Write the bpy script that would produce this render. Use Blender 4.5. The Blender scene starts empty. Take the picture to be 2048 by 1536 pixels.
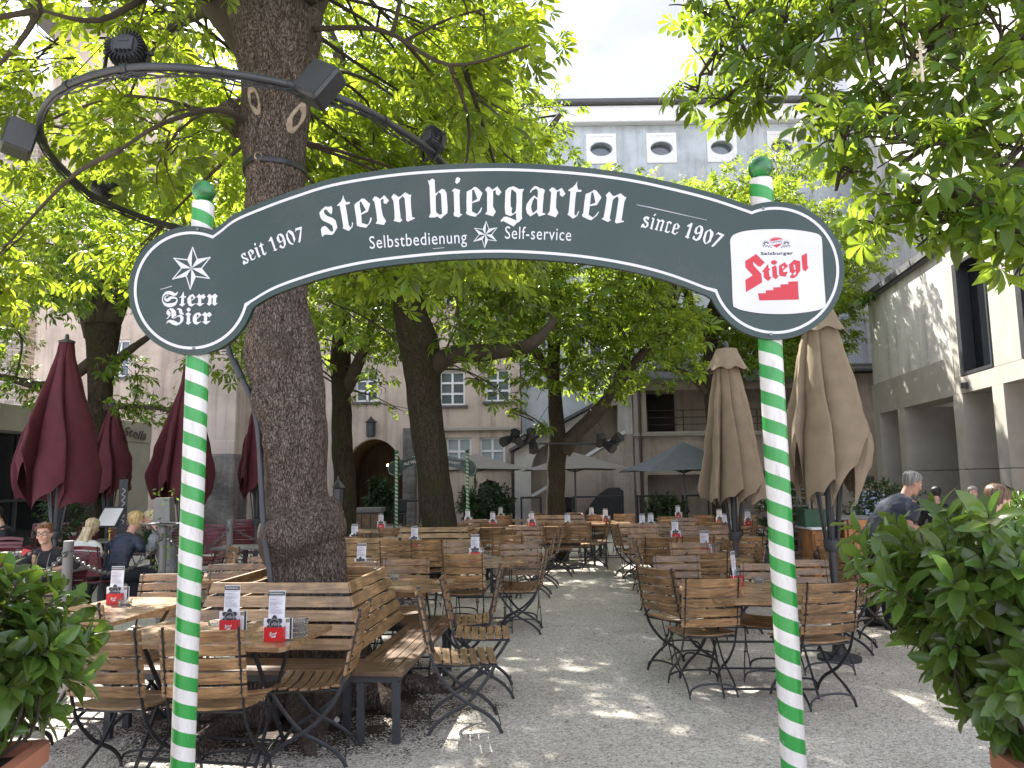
import bpy, math, random
import numpy as np
from mathutils import Vector, Matrix, Euler, noise
from mathutils.geometry import tessellate_polygon

S = bpy.context.scene
COL = S.collection
R = math.radians
# ------------------------------------------------------------------ camera
F, CZ = 1538.0, 1.65                 # focal length in pixels of the 2048 px photograph, eye height
PITCH, ROLL = R(7.1), R(0.8)
_cp, _sp, _cr, _sr = math.cos(PITCH), math.sin(PITCH), math.cos(ROLL), math.sin(ROLL)

def ray(px, py):
    u, v = (px - 1024) / F, (768 - py) / F
    u, v = u * _cr + v * _sr, -u * _sr + v * _cr
    return Vector((u, _cp - v * _sp, _sp + v * _cp))

def at(px, py, Y):
    d = ray(px, py)
    return Vector((0, 0, CZ)) + d * (Y / d.y)

def gz(px, py, z=0.0):
    d = ray(px, py)
    return Vector((0, 0, CZ)) + d * ((z - CZ) / d.z)

def proj(p):
    x, y, z = p[0], p[1], p[2] - CZ
    f = y * _cp + z * _sp
    if f < 1e-3:
        return None
    u, v = x / f, (z * _cp - y * _sp) / f
    u, v = u * _cr - v * _sr, u * _sr + v * _cr
    return 1024 + u * F, 768 - v * F, f

cam = bpy.data.cameras.new('camera')
cam.sensor_width = 36.0
cam.lens = 36.0 * F / 2048
cam.clip_end = 600
cam.clip_start = 0.05
camo = bpy.data.objects.new('camera', cam)
COL.objects.link(camo)
_r = Vector((_cr, _sr * _sp, -_sr * _cp))
_u = Vector((_sr, -_cr * _sp, _cr * _cp))
_f = Vector((0, _cp, _sp))
camo.matrix_world = Matrix(((_r.x, _u.x, -_f.x, 0), (_r.y, _u.y, -_f.y, 0), (_r.z, _u.z, -_f.z, CZ), (0, 0, 0, 1)))
S.camera = camo

# ------------------------------------------------------------------ light
SUN_EL, SUN_AZ = R(46.5), math.atan2(-0.50, 0.86)       # sun ahead of the camera, to the left
sun = bpy.data.lights.new('sun', 'SUN')
sun.energy = 3.6
sun.angle = R(0.55)
sun.color = (1.0, 0.95, 0.86)
suno = bpy.data.objects.new('sun', sun)
COL.objects.link(suno)
SUND = Vector((math.sin(SUN_AZ) * math.cos(SUN_EL), math.cos(SUN_AZ) * math.cos(SUN_EL), math.sin(SUN_EL)))
suno.rotation_euler = (-SUND).to_track_quat('-Z', 'Y').to_euler()
suno.location = (0, 0, 40)

W = bpy.data.worlds.new('World')
S.world = W
W.use_nodes = True
wt = W.node_tree
wt.nodes.clear()
def _wn(t, **k):
    n = wt.nodes.new(t)
    for a, b in k.items():
        setattr(n, a, b)
    return n
wo = _wn('ShaderNodeOutputWorld')
bg = _wn('ShaderNodeBackground')
bg.inputs['Strength'].default_value = 0.15
sky = _wn('ShaderNodeTexSky', sky_type='NISHITA', sun_disc=False, sun_elevation=SUN_EL, sun_rotation=SUN_AZ)
sky.air_density, sky.dust_density = 1.0, 1.5
tc = _wn('ShaderNodeTexCoord')
mp = _wn('ShaderNodeMapping')
mp.inputs['Scale'].default_value = (1, 1, 2.2)
cn = _wn('ShaderNodeTexNoise')
cn.inputs['Scale'].default_value = 2.6
cn.inputs['Detail'].default_value = 8
cn.inputs['Roughness'].default_value = 0.55
cr = _wn('ShaderNodeValToRGB')
cr.color_ramp.elements[0].color = (.82, .82, .82, 1)
cr.color_ramp.elements[0].position = 0.30
cr.color_ramp.elements[1].position = 0.62
cm = _wn('ShaderNodeMixRGB')
cm.inputs[2].default_value = (4.6, 4.7, 5.1, 1)       # bright thin cloud
cn2 = _wn('ShaderNodeTexNoise')
cn2.inputs['Scale'].default_value = 4.2
cn2.inputs['Detail'].default_value = 9
cb = _wn('ShaderNodeValToRGB')
cb.color_ramp.elements[0].position, cb.color_ramp.elements[1].position = .42, .68
cb.color_ramp.elements[0].color = (.97, 1.03, 1.28, 1)
cb.color_ramp.elements[1].color = (1.42, 1.45, 1.60, 1)
wt.links.new(mp.outputs[0], cn2.inputs['Vector'])
wt.links.new(cn2.outputs[0], cb.inputs[0])
# cloud brightness raised round the sun and behind the viewer, added as fill light
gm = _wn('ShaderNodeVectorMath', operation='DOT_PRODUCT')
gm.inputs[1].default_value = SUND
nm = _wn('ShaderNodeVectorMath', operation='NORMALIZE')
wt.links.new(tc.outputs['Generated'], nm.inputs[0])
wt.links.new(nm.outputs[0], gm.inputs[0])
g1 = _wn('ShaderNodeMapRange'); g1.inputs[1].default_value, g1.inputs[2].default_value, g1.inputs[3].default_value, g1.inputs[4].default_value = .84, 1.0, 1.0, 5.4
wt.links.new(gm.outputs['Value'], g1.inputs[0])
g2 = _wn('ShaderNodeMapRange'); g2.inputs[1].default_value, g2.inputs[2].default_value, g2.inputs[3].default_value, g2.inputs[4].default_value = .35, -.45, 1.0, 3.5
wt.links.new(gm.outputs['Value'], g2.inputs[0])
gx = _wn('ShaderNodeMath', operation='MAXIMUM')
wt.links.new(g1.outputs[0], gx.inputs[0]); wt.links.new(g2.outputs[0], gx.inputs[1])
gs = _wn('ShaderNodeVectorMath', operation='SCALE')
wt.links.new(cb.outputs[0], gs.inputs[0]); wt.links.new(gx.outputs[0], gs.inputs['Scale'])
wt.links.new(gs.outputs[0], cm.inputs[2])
wt.links.new(tc.outputs['Generated'], mp.inputs[0])
wt.links.new(mp.outputs[0], cn.inputs['Vector'])
wt.links.new(cn.outputs[0], cr.inputs[0])
wt.links.new(cr.outputs[0], cm.inputs[0])
wt.links.new(sky.outputs[0], cm.inputs[1])
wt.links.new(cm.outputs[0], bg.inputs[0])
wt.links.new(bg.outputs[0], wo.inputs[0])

S.view_settings.view_transform = 'Standard'
S.view_settings.look = 'None'
S.view_settings.gamma = 1
S.view_settings.exposure = 2.25
S.cycles.use_denoising = True
S.cycles.max_bounces = 9
S.cycles.transmission_bounces = 6
S.cycles.transparent_max_bounces = 6
S.cycles.caustics_reflective = False
S.cycles.caustics_refractive = False
S.cycles.sample_clamp_indirect = 6

rnd = random.Random(11)
nrg = np.random.default_rng(5)

# ------------------------------------------------------------------ mesh building
class MB:
    def __init__(s):
        s.v, s.f, s.mi, s.m = [], [], [], 0
    def add(s, vs, fs):
        o = len(s.v)
        s.v.extend([tuple(p) for p in vs])
        for f in fs:
            s.f.append([i + o for i in f])
            s.mi.append(s.m)
        return s
    def box(s, c, d, M=None, taper=1.0):
        x, y, z = d[0] / 2, d[1] / 2, d[2] / 2
        vs = []
        for k, (a, b, e) in enumerate(((-1, -1, -1), (1, -1, -1), (1, 1, -1), (-1, 1, -1), (-1, -1, 1), (1, -1, 1), (1, 1, 1), (-1, 1, 1))):
            t = taper if e > 0 else 1.0
            p = Vector((a * x * t, b * y * t, e * z))
            if M is not None:
                p = M @ p
            vs.append(p + Vector(c))
        return s.add(vs, [(0, 3, 2, 1), (4, 5, 6, 7), (0, 1, 5, 4), (1, 2, 6, 5), (2, 3, 7, 6), (3, 0, 4, 7)])
    def cbox(s, c, d, b=0.004, M=None):
        # box with chamfered edges
        x, y, z = d[0] / 2, d[1] / 2, d[2] / 2
        b = min(b, x * .9, y * .9, z * .9)
        vs, ring = [], []
        for zz, ins in ((-z, b), (-z + b, 0), (z - b, 0), (z, b)):
            xx, yy = x - ins, y - ins
            k = b if ins == 0 else b * .5
            for p in ((-xx + k, -yy), (xx - k, -yy), (xx, -yy + k), (xx, yy - k), (xx - k, yy), (-xx + k, yy), (-xx, yy - k), (-xx, -yy + k)):
                q = Vector((p[0], p[1], zz))
                if M is not None:
                    q = M @ q
                vs.append(q + Vector(c))
        fs = [tuple(range(7, -1, -1)), tuple(range(24, 32))]
        for r in range(3):
            for i in range(8):
                j = (i + 1) % 8
                fs.append((r * 8 + i, r * 8 + j, r * 8 + 8 + j, r * 8 + 8 + i))
        return s.add(vs, fs)
    def beam(s, a, b, w, h, up=(0, 0, 1), ext=0.0):
        a, b = Vector(a), Vector(b)
        d = (b - a)
        L = d.length
        d.normalize()
        u = Vector(up)
        x = d.cross(u)
        if x.length < 1e-4:
            x = d.cross(Vector((1, 0, 0)))
        x.normalize()
        y = x.cross(d)
        M = Matrix((x, d, y)).transposed()
        return s.box((a + b) / 2, (w, L + ext, h), M)
    def tube(s, pts, r, n=8, closed=False, flat=None, up=None, cap=True, twist=0.0):
        P = [Vector(p) for p in pts]
        m = len(P)
        rs = list(r) if hasattr(r, '__len__') else [r] * m
        T = []
        for i in range(m):
            if closed:
                t = P[(i + 1) % m] - P[i - 1]
            else:
                t = P[min(i + 1, m - 1)] - P[max(i - 1, 0)]
            if t.length < 1e-9:
                t = Vector((0, 0, 1))
            T.append(t.normalized())
        nrm = Vector(up) if up else (Vector((1, 0, 0)) if abs(T[0].x) < .8 else Vector((0, 1, 0)))
        vs = []
        for i in range(m):
            nrm = nrm - T[i] * nrm.dot(T[i])
            if nrm.length < 1e-6:
                nrm = T[i].orthogonal()
            nrm.normalize()
            bi = T[i].cross(nrm)
            fl = flat if flat else 1.0
            for k in range(n):
                a = 2 * math.pi * (k + .5) / n + twist
                vs.append(P[i] + nrm * (math.cos(a) * rs[i]) + bi * (math.sin(a) * rs[i] * fl))
        fs = []
        for i in range(m if closed else m - 1):
            j = (i + 1) % m
            for k in range(n):
                l = (k + 1) % n
                fs.append((i * n + k, i * n + l, j * n + l, j * n + k))
        if cap and not closed:
            fs.append(tuple(range(n - 1, -1, -1)))
            fs.append(tuple(range((m - 1) * n, m * n)))
        return s.add(vs, fs)
    def loft(s, rings, cap=True, closed=True):
        n = len(rings[0])
        vs = [p for r in rings for p in r]
        fs = []
        for i in range(len(rings) - 1):
            for k in range(n if closed else n - 1):
                l = (k + 1) % n
                fs.append((i * n + k, i * n + l, (i + 1) * n + l, (i + 1) * n + k))
        if cap and closed:
            fs.append(tuple(range(n - 1, -1, -1)))
            fs.append(tuple(range((len(rings) - 1) * n, len(rings) * n)))
        return s.add(vs, fs)
    def lathe(s, prof, n=24, c=(0, 0, 0), cap=True):
        return s.loft([[(c[0] + r * math.cos(2 * math.pi * k / n), c[1] + r * math.sin(2 * math.pi * k / n), c[2] + z) for k in range(n)] for r, z in prof], cap)
    def sphere(s, c, r, n=16, m=10, sc=(1, 1, 1)):
        return s.loft([[(c[0] + sc[0] * r * math.sin(math.pi * (i + .02) / (m - .0 + .04)) * math.cos(2 * math.pi * k / n), c[1] + sc[1] * r * math.sin(math.pi * (i + .02) / (m + .04)) * math.sin(2 * math.pi * k / n), c[2] - sc[2] * r * math.cos(math.pi * (i + .02) / (m + .04))) for k in range(n)] for i in range(m + 1)])
    def plate(s, poly, holes, fn, t0=0.0, t1=None):
        # flat plate from a 2D outline with holes; fn(x, y, t) gives the 3D point; t1 adds thickness
        loops = [poly] + list(holes)
        flat = [p for l in loops for p in l]
        tris = tessellate_polygon([[Vector((p[0], p[1], 0)) for p in l] for l in loops])
        n = len(flat)
        vs = [fn(p[0], p[1], t0) for p in flat]
        fs = [tuple(t) for t in tris]
        if t1 is not None:
            vs += [fn(p[0], p[1], t1) for p in flat]
            fs += [tuple(i + n for i in reversed(t)) for t in tris]
            o = 0
            for l in loops:
                k = len(l)
                for i in range(k):
                    j = (i + 1) % k
                    fs.append((o + i, o + j, n + o + j, n + o + i))
                o += k
        return s.add(vs, fs)
    def prism(s, poly, z0, z1, M=None):
        def fn(x, y, t):
            p = Vector((x, y, t))
            return M @ p if M is not None else p
        return s.plate(poly, [], fn, z0, z1)
    def slat(s, xs, yz, wdt, th, tilt):
        # curved slat along x: yz(x) centre, wdt along the tilt direction, th across it
        rings = []
        for x in xs:
            y, z = yz(x)
            a = tilt(x) if callable(tilt) else tilt
            dy, dz = math.cos(a), math.sin(a)
            w, t = wdt / 2, th / 2
            c = min(t * .6, .004)
            pr = [(-w + c, -t), (w - c, -t), (w, -t + c), (w, t - c), (w - c, t), (-w + c, t), (-w, t - c), (-w, -t + c)]
            rings.append([(x, y + p * dy - q * dz, z + p * dz + q * dy) for p, q in pr])
        return s.loft(rings)
    def build(s, name, mats, parent=None, smooth=None, loc=None, rot=None, recalc=True):
        me = bpy.data.meshes.new(name)
        me.from_pydata(s.v, [], s.f)
        if not isinstance(mats, (list, tuple)):
            mats = [mats]
        for m in mats:
            me.materials.append(m)
        if len(mats) > 1:
            me.polygons.foreach_set('material_index', s.mi)
        if recalc:
            import bmesh
            bm = bmesh.new()
            bm.from_mesh(me)
            bmesh.ops.recalc_face_normals(bm, faces=bm.faces)
            bm.to_mesh(me)
            bm.free()
        if smooth is not None:
            me.polygons.foreach_set('use_smooth', [True] * len(me.polygons))
            if smooth < 179:
                me.set_sharp_from_angle(angle=R(smooth))
        return link(name, me, parent, loc, rot)

def link(name, me, parent=None, loc=None, rot=None):
    o = bpy.data.objects.new(name, me)
    COL.objects.link(o)
    if parent is not None:
        o.parent = parent
    if loc is not None:
        o.location = loc
    if rot is not None:
        o.rotation_euler = rot
    return o

def tag(o, label=None, cat=None, group=None, kind=None):
    if label: o['label'] = label
    if cat: o['category'] = cat
    if group: o['group'] = group
    if kind: o['kind'] = kind
    return o

def thing(name, label, cat, loc=(0, 0, 0), rz=0.0, group=None):
    o = bpy.data.objects.new(name, None)
    o.empty_display_size = 0.1
    COL.objects.link(o)
    o.location = loc
    o.rotation_euler = (0, 0, rz)
    return tag(o, label, cat, group)

def copy_tree(o, parent=None):
    c = o.copy()
    COL.objects.link(c)
    if parent is not None:
        c.parent = parent
    for ch in list(o.children):
        copy_tree(ch, c)
    return c

def dup(o, loc, rz, label, group=None):
    c = copy_tree(o)
    c.location = loc
    c.rotation_euler = (0, 0, rz)
    c['label'] = label
    if group: c['group'] = group
    return c

def fast_mesh(name, V, FQ, mat, parent=None, smooth=False, mats=None):
    # V (n,3), FQ (m,k) uniform faces, through foreach_set
    me = bpy.data.meshes.new(name)
    n, (m, k) = len(V), FQ.shape
    me.vertices.add(n)
    me.vertices.foreach_set('co', np.ascontiguousarray(V, dtype=np.float32).ravel())
    me.loops.add(m * k)
    me.loops.foreach_set('vertex_index', np.ascontiguousarray(FQ, dtype=np.int32).ravel())
    me.polygons.add(m)
    me.polygons.foreach_set('loop_start', np.arange(0, m * k, k, dtype=np.int32))
    me.update(calc_edges=True)
    me.materials.append(mat)
    if smooth:
        me.polygons.foreach_set('use_smooth', [True] * m)
    return link(name, me, parent)

def bez(pts, n=6):
    # Catmull-Rom through points
    P = [Vector(p) for p in pts]
    out = []
    for i in range(len(P) - 1):
        p0, p1, p2, p3 = P[max(i - 1, 0)], P[i], P[i + 1], P[min(i + 2, len(P) - 1)]
        for k in range(n):
            t = k / n
            out.append(0.5 * ((2 * p1) + (p2 - p0) * t + (2 * p0 - 5 * p1 + 4 * p2 - p3) * t * t + (3 * p1 - p0 - 3 * p2 + p3) * t ** 3))
    out.append(P[-1])
    return out

# ------------------------------------------------------------------ materials
def nodes(name):
    m = bpy.data.materials.new(name)
    m.use_nodes = True
    nt = m.node_tree
    b = nt.nodes['Principled BSDF']
    return m, nt, b

def N(nt, t, **k):
    n = nt.nodes.new(t)
    for a, b in k.items():
        setattr(n, a, b)
    return n

def ramp(nt, src, stops):
    r = N(nt, 'ShaderNodeValToRGB')
    e = r.color_ramp.elements
    while len(e) < len(stops):
        e.new(0.5)
    for x, (p, c) in zip(e, stops):
        x.position = p
        x.color = (*c, 1)
    nt.links.new(src, r.inputs[0])
    return r

def pm(name, col, rough=.6, metal=0.0, var=.18, scale=6.0, bump=0.0, bscale=60.0, stretch=(1, 1, 1), spec=.5, coat=0.0, rand=0.0, col2=None, detail=5):
    m, nt, b = nodes(name)
    L = nt.links.new
    tc = N(nt, 'ShaderNodeTexCoord')
    mp = N(nt, 'ShaderNodeMapping')
    mp.inputs['Scale'].default_value = stretch
    L(tc.outputs['Object'], mp.inputs[0])
    nz = N(nt, 'ShaderNodeTexNoise')
    nz.inputs['Scale'].default_value = scale
    nz.inputs['Detail'].default_value = detail
    L(mp.outputs[0], nz.inputs['Vector'])
    lo = tuple(c * (1 - var) for c in col)
    hi = tuple(min(1, c * (1 + var)) for c in (col2 or col))
    r = ramp(nt, nz.outputs[0], [(.3, lo), (.7, hi)])
    out = r.outputs[0]
    if rand:
        oi = N(nt, 'ShaderNodeObjectInfo')
        hs = N(nt, 'ShaderNodeHueSaturation')
        mr = N(nt, 'ShaderNodeMapRange')
        mr.inputs[3].default_value, mr.inputs[4].default_value = 1 - rand, 1 + rand
        L(oi.outputs['Random'], mr.inputs[0])
        L(mr.outputs[0], hs.inputs['Value'])
        L(out, hs.inputs['Color'])
        out = hs.outputs[0]
    L(out, b.inputs['Base Color'])
    b.inputs['Roughness'].default_value = rough
    b.inputs['Metallic'].default_value = metal
    b.inputs['Specular IOR Level'].default_value = spec
    b.inputs['Coat Weight'].default_value = coat
    if bump:
        n2 = N(nt, 'ShaderNodeTexNoise')
        n2.inputs['Scale'].default_value = bscale
        n2.inputs['Detail'].default_value = 6
        L(mp.outputs[0], n2.inputs['Vector'])
        bp = N(nt, 'ShaderNodeBump')
        bp.inputs['Strength'].default_value = min(1, bump)
        bp.inputs['Distance'].default_value = 0.02
        L(n2.outputs[0], bp.inputs['Height'])
        L(bp.outputs[0], b.inputs['Normal'])
    return m

def wood(name, dark, light, rough=.38, rand=.25, stretch=(2.0, 30, 30), coat=.25):
    m, nt, b = nodes(name)
    L = nt.links.new
    tc = N(nt, 'ShaderNodeTexCoord')
    oi = N(nt, 'ShaderNodeObjectInfo')
    ad = N(nt, 'ShaderNodeVectorMath', operation='ADD')
    sc = N(nt, 'ShaderNodeVectorMath', operation='SCALE')
    cx = N(nt, 'ShaderNodeCombineXYZ')
    L(oi.outputs['Random'], cx.inputs[0]); L(oi.outputs['Random'], cx.inputs[1]); L(oi.outputs['Random'], cx.inputs[2])
    L(cx.outputs[0], sc.inputs[0]); sc.inputs['Scale'].default_value = 17.0
    L(tc.outputs['Object'], ad.inputs[0]); L(sc.outputs[0], ad.inputs[1])
    mp = N(nt, 'ShaderNodeMapping'); mp.inputs['Scale'].default_value = stretch
    L(ad.outputs[0], mp.inputs[0])
    nz = N(nt, 'ShaderNodeTexNoise'); nz.inputs['Scale'].default_value = 2.2; nz.inputs['Detail'].default_value = 7; nz.inputs['Distortion'].default_value = .7
    L(mp.outputs[0], nz.inputs['Vector'])
    r = ramp(nt, nz.outputs[0], [(.32, dark), (.5, tuple((a + c) / 2 for a, c in zip(dark, light))), (.68, light)])
    n2 = N(nt, 'ShaderNodeTexNoise'); n2.inputs['Scale'].default_value = 7; n2.inputs['Detail'].default_value = 4
    L(ad.outputs[0], n2.inputs['Vector'])
    wr = ramp(nt, n2.outputs[0], [(.35, (.62, .62, .62)), (.65, (1.15, 1.15, 1.15))])
    mx = N(nt, 'ShaderNodeMixRGB', blend_type='MULTIPLY'); mx.inputs[0].default_value = 1
    L(r.outputs[0], mx.inputs[1]); L(wr.outputs[0], mx.inputs[2])
    hs = N(nt, 'ShaderNodeHueSaturation'); mr = N(nt, 'ShaderNodeMapRange')
    mr.inputs[3].default_value, mr.inputs[4].default_value = 1 - rand, 1 + rand
    L(oi.outputs['Random'], mr.inputs[0]); L(mr.outputs[0], hs.inputs['Value']); L(mx.outputs[0], hs.inputs['Color'])
    L(hs.outputs[0], b.inputs['Base Color'])
    rr = N(nt, 'ShaderNodeMapRange'); rr.inputs[3].default_value, rr.inputs[4].default_value = rough - .1, rough + .2
    L(n2.outputs[0], rr.inputs[0]); L(rr.outputs[0], b.inputs['Roughness'])
    b.inputs['Coat Weight'].default_value = coat; b.inputs['Coat Roughness'].default_value = .25
    bp = N(nt, 'ShaderNodeBump'); bp.inputs['Strength'].default_value = .25; bp.inputs['Distance'].default_value = .004
    L(nz.outputs[0], bp.inputs['Height']); L(bp.outputs[0], b.inputs['Normal'])
    return m

def leafmat(name, base, back, trans, tw=.45, rough=.35, spec=.4, scale=.7):
    m, nt, b = nodes(name)
    L = nt.links.new
    tc = N(nt, 'ShaderNodeTexCoord')
    geo = N(nt, 'ShaderNodeNewGeometry')
    nz = N(nt, 'ShaderNodeTexNoise'); nz.inputs['Scale'].default_value = scale; nz.inputs['Detail'].default_value = 3
    L(tc.outputs['Object'], nz.inputs['Vector'])
    mr = N(nt, 'ShaderNodeMapRange'); mr.inputs[1].default_value, mr.inputs[2].default_value, mr.inputs[3].default_value, mr.inputs[4].default_value = .3, .7, .7, 1.3
    L(nz.outputs[0], mr.inputs[0])
    # each leaf (mesh island) has its own tone
    isl = N(nt, 'ShaderNodeMapRange'); isl.inputs[3].default_value, isl.inputs[4].default_value = .6, 1.4
    L(geo.outputs['Random Per Island'], isl.inputs[0])
    mu = N(nt, 'ShaderNodeMath', operation='MULTIPLY'); L(mr.outputs[0], mu.inputs[0]); L(isl.outputs[0], mu.inputs[1])
    mix = N(nt, 'ShaderNodeMixRGB'); mix.inputs[1].default_value = (*base, 1); mix.inputs[2].default_value = (*back, 1)
    L(geo.outputs['Backfacing'], mix.inputs[0])
    hs = N(nt, 'ShaderNodeHueSaturation'); L(mu.outputs[0], hs.inputs['Value']); L(mix.outputs[0], hs.inputs['Color'])
    hh = N(nt, 'ShaderNodeMapRange'); hh.inputs[3].default_value, hh.inputs[4].default_value = .478, .518
    L(geo.outputs['Random Per Island'], hh.inputs[0]); L(hh.outputs[0], hs.inputs['Hue'])
    L(hs.outputs[0], b.inputs['Base Color'])
    b.inputs['Roughness'].default_value = rough
    b.inputs['Specular IOR Level'].default_value = spec
    tr = N(nt, 'ShaderNodeBsdfTranslucent')
    ht = N(nt, 'ShaderNodeHueSaturation'); ht.inputs['Color'].default_value = (*trans, 1)
    L(mu.outputs[0], ht.inputs['Value'])
    L(ht.outputs[0], tr.inputs['Color'])
    ms = N(nt, 'ShaderNodeMixShader'); ms.inputs[0].default_value = tw
    L(b.outputs[0], ms.inputs[1]); L(tr.outputs[0], ms.inputs[2])
    out = [n for n in nt.nodes if n.type == 'OUTPUT_MATERIAL'][0]
    L(ms.outputs[0], out.inputs[0])
    return m

def plaster(name, col, bump=.6, bscale=14, var=.1, dist=.03):
    m = pm(name, col, rough=.9, var=var, scale=1.1, bump=bump, bscale=bscale, spec=.2)
    nt = m.node_tree
    b = nt.nodes['Principled BSDF']
    for n in nt.nodes:
        if n.type == 'BUMP':
            n.inputs['Distance'].default_value = dist
    # rain streaks, grey patches
    tc = N(nt, 'ShaderNodeTexCoord'); mp = N(nt, 'ShaderNodeMapping'); mp.inputs['Scale'].default_value = (2.2, 2.2, .16)
    nz = N(nt, 'ShaderNodeTexNoise'); nz.inputs['Scale'].default_value = 1.6; nz.inputs['Detail'].default_value = 9; nz.inputs['Roughness'].default_value = .65
    nt.links.new(tc.outputs['Object'], mp.inputs[0]); nt.links.new(mp.outputs[0], nz.inputs['Vector'])
    r = ramp(nt, nz.outputs[0], [(.34, (.70, .69, .68)), (.5, (1, 1, 1)), (.7, (1.06, 1.05, 1.03))])
    n2 = N(nt, 'ShaderNodeTexNoise'); n2.inputs['Scale'].default_value = .55; n2.inputs['Detail'].default_value = 10; n2.inputs['Roughness'].default_value = .7
    nt.links.new(tc.outputs['Object'], n2.inputs['Vector'])
    r2 = ramp(nt, n2.outputs[0], [(.36, (.84, .83, .82)), (.55, (1, 1, 1))])
    src = b.inputs['Base Color'].links[0].from_socket
    for q in (r, r2):
        mu = N(nt, 'ShaderNodeMixRGB', blend_type='MULTIPLY'); mu.inputs[0].default_value = .85
        nt.links.new(src, mu.inputs[1]); nt.links.new(q.outputs[0], mu.inputs[2]); src = mu.outputs[0]
    nt.links.new(src, b.inputs['Base Color'])
    return m

def gravel_mat():
    m, nt, b = nodes('gravel')
    L = nt.links.new
    tc = N(nt, 'ShaderNodeTexCoord')
    v = N(nt, 'ShaderNodeTexVoronoi'); v.inputs['Scale'].default_value = 95
    L(tc.outputs['Object'], v.inputs['Vector'])
    v2 = N(nt, 'ShaderNodeTexVoronoi'); v2.inputs['Scale'].default_value = 52
    L(tc.outputs['Object'], v2.inputs['Vector'])
    sp = N(nt, 'ShaderNodeSeparateColor'); L(v.outputs['Color'], sp.inputs[0])
    sp2 = N(nt, 'ShaderNodeSeparateColor'); L(v2.outputs['Color'], sp2.inputs[0])
    r1 = ramp(nt, sp.outputs[0], [(0, (.16, .135, .11)), (.3, (.44, .405, .36)), (.75, (.62, .59, .54)), (1, (.76, .73, .68))])
    r2 = ramp(nt, sp2.outputs[0], [(0, (.28, .25, .215)), (.5, (.55, .52, .475)), (1, (.78, .75, .70))])
    mx = N(nt, 'ShaderNodeMixRGB'); mx.inputs[0].default_value = .4
    L(r1.outputs[0], mx.inputs[1]); L(r2.outputs[0], mx.inputs[2])
    # trodden earth and leaf litter in large patches
    nz = N(nt, 'ShaderNodeTexNoise'); nz.inputs['Scale'].default_value = .9; nz.inputs['Detail'].default_value = 7; nz.inputs['Roughness'].default_value = .65
    L(tc.outputs['Object'], nz.inputs['Vector'])
    pr = ramp(nt, nz.outputs[0], [(.28, (.68, .64, .58)), (.46, (.93, .92, .90)), (.6, (1.03, 1.02, 1.0)), (.76, (1.12, 1.11, 1.1))])
    mu = N(nt, 'ShaderNodeMixRGB', blend_type='MULTIPLY'); mu.inputs[0].default_value = 1
    L(mx.outputs[0], mu.inputs[1]); L(pr.outputs[0], mu.inputs[2])
    # bare earth round the big trunk
    ds = N(nt, 'ShaderNodeVectorMath', operation='DISTANCE'); ds.inputs[1].default_value = (-1.65, 6.1, 0)
    L(tc.outputs['Object'], ds.inputs[0])
    n3 = N(nt, 'ShaderNodeTexNoise'); n3.inputs['Scale'].default_value = 4.0; n3.inputs['Detail'].default_value = 6
    L(tc.outputs['Object'], n3.inputs['Vector'])
    ad = N(nt, 'ShaderNodeMath', operation='MULTIPLY_ADD'); ad.inputs[1].default_value = 1.6; L(n3.outputs[0], ad.inputs[0]); L(ds.outputs['Value'], ad.inputs[2])
    er = ramp(nt, ad.outputs[0], [(0, (0, 0, 0)), (1, (1, 1, 1))])
    mr = N(nt, 'ShaderNodeMapRange'); mr.inputs[1].default_value, mr.inputs[2].default_value = 1.55, 2.35
    L(ad.outputs[0], mr.inputs[0])
    sp3 = N(nt, 'ShaderNodeMath', operation='LESS_THAN'); 
    L(sp.outputs[1], sp3.inputs[0]); L(mr.outputs[0], sp3.inputs[1])
    me_ = N(nt, 'ShaderNodeMixRGB'); me_.inputs[1].default_value = (.055, .04, .03, 1)
    L(sp3.outputs[0], me_.inputs[0]); L(mu.outputs[0], me_.inputs[2])
    L(me_.outputs[0], b.inputs['Base Color'])
    b.inputs['Roughness'].default_value = .85
    b.inputs['Specular IOR Level'].default_value = .25
    bp = N(nt, 'ShaderNodeBump'); bp.inputs['Strength'].default_value = .9; bp.inputs['Distance'].default_value = .008; bp.invert = True
    sm = N(nt, 'ShaderNodeMath', operation='ADD'); L(v.outputs['Distance'], sm.inputs[0]); L(v2.outputs['Distance'], sm.inputs[1])
    L(sm.outputs[0], bp.inputs['Height']); L(bp.outputs[0], b.inputs['Normal'])
    return m

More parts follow.
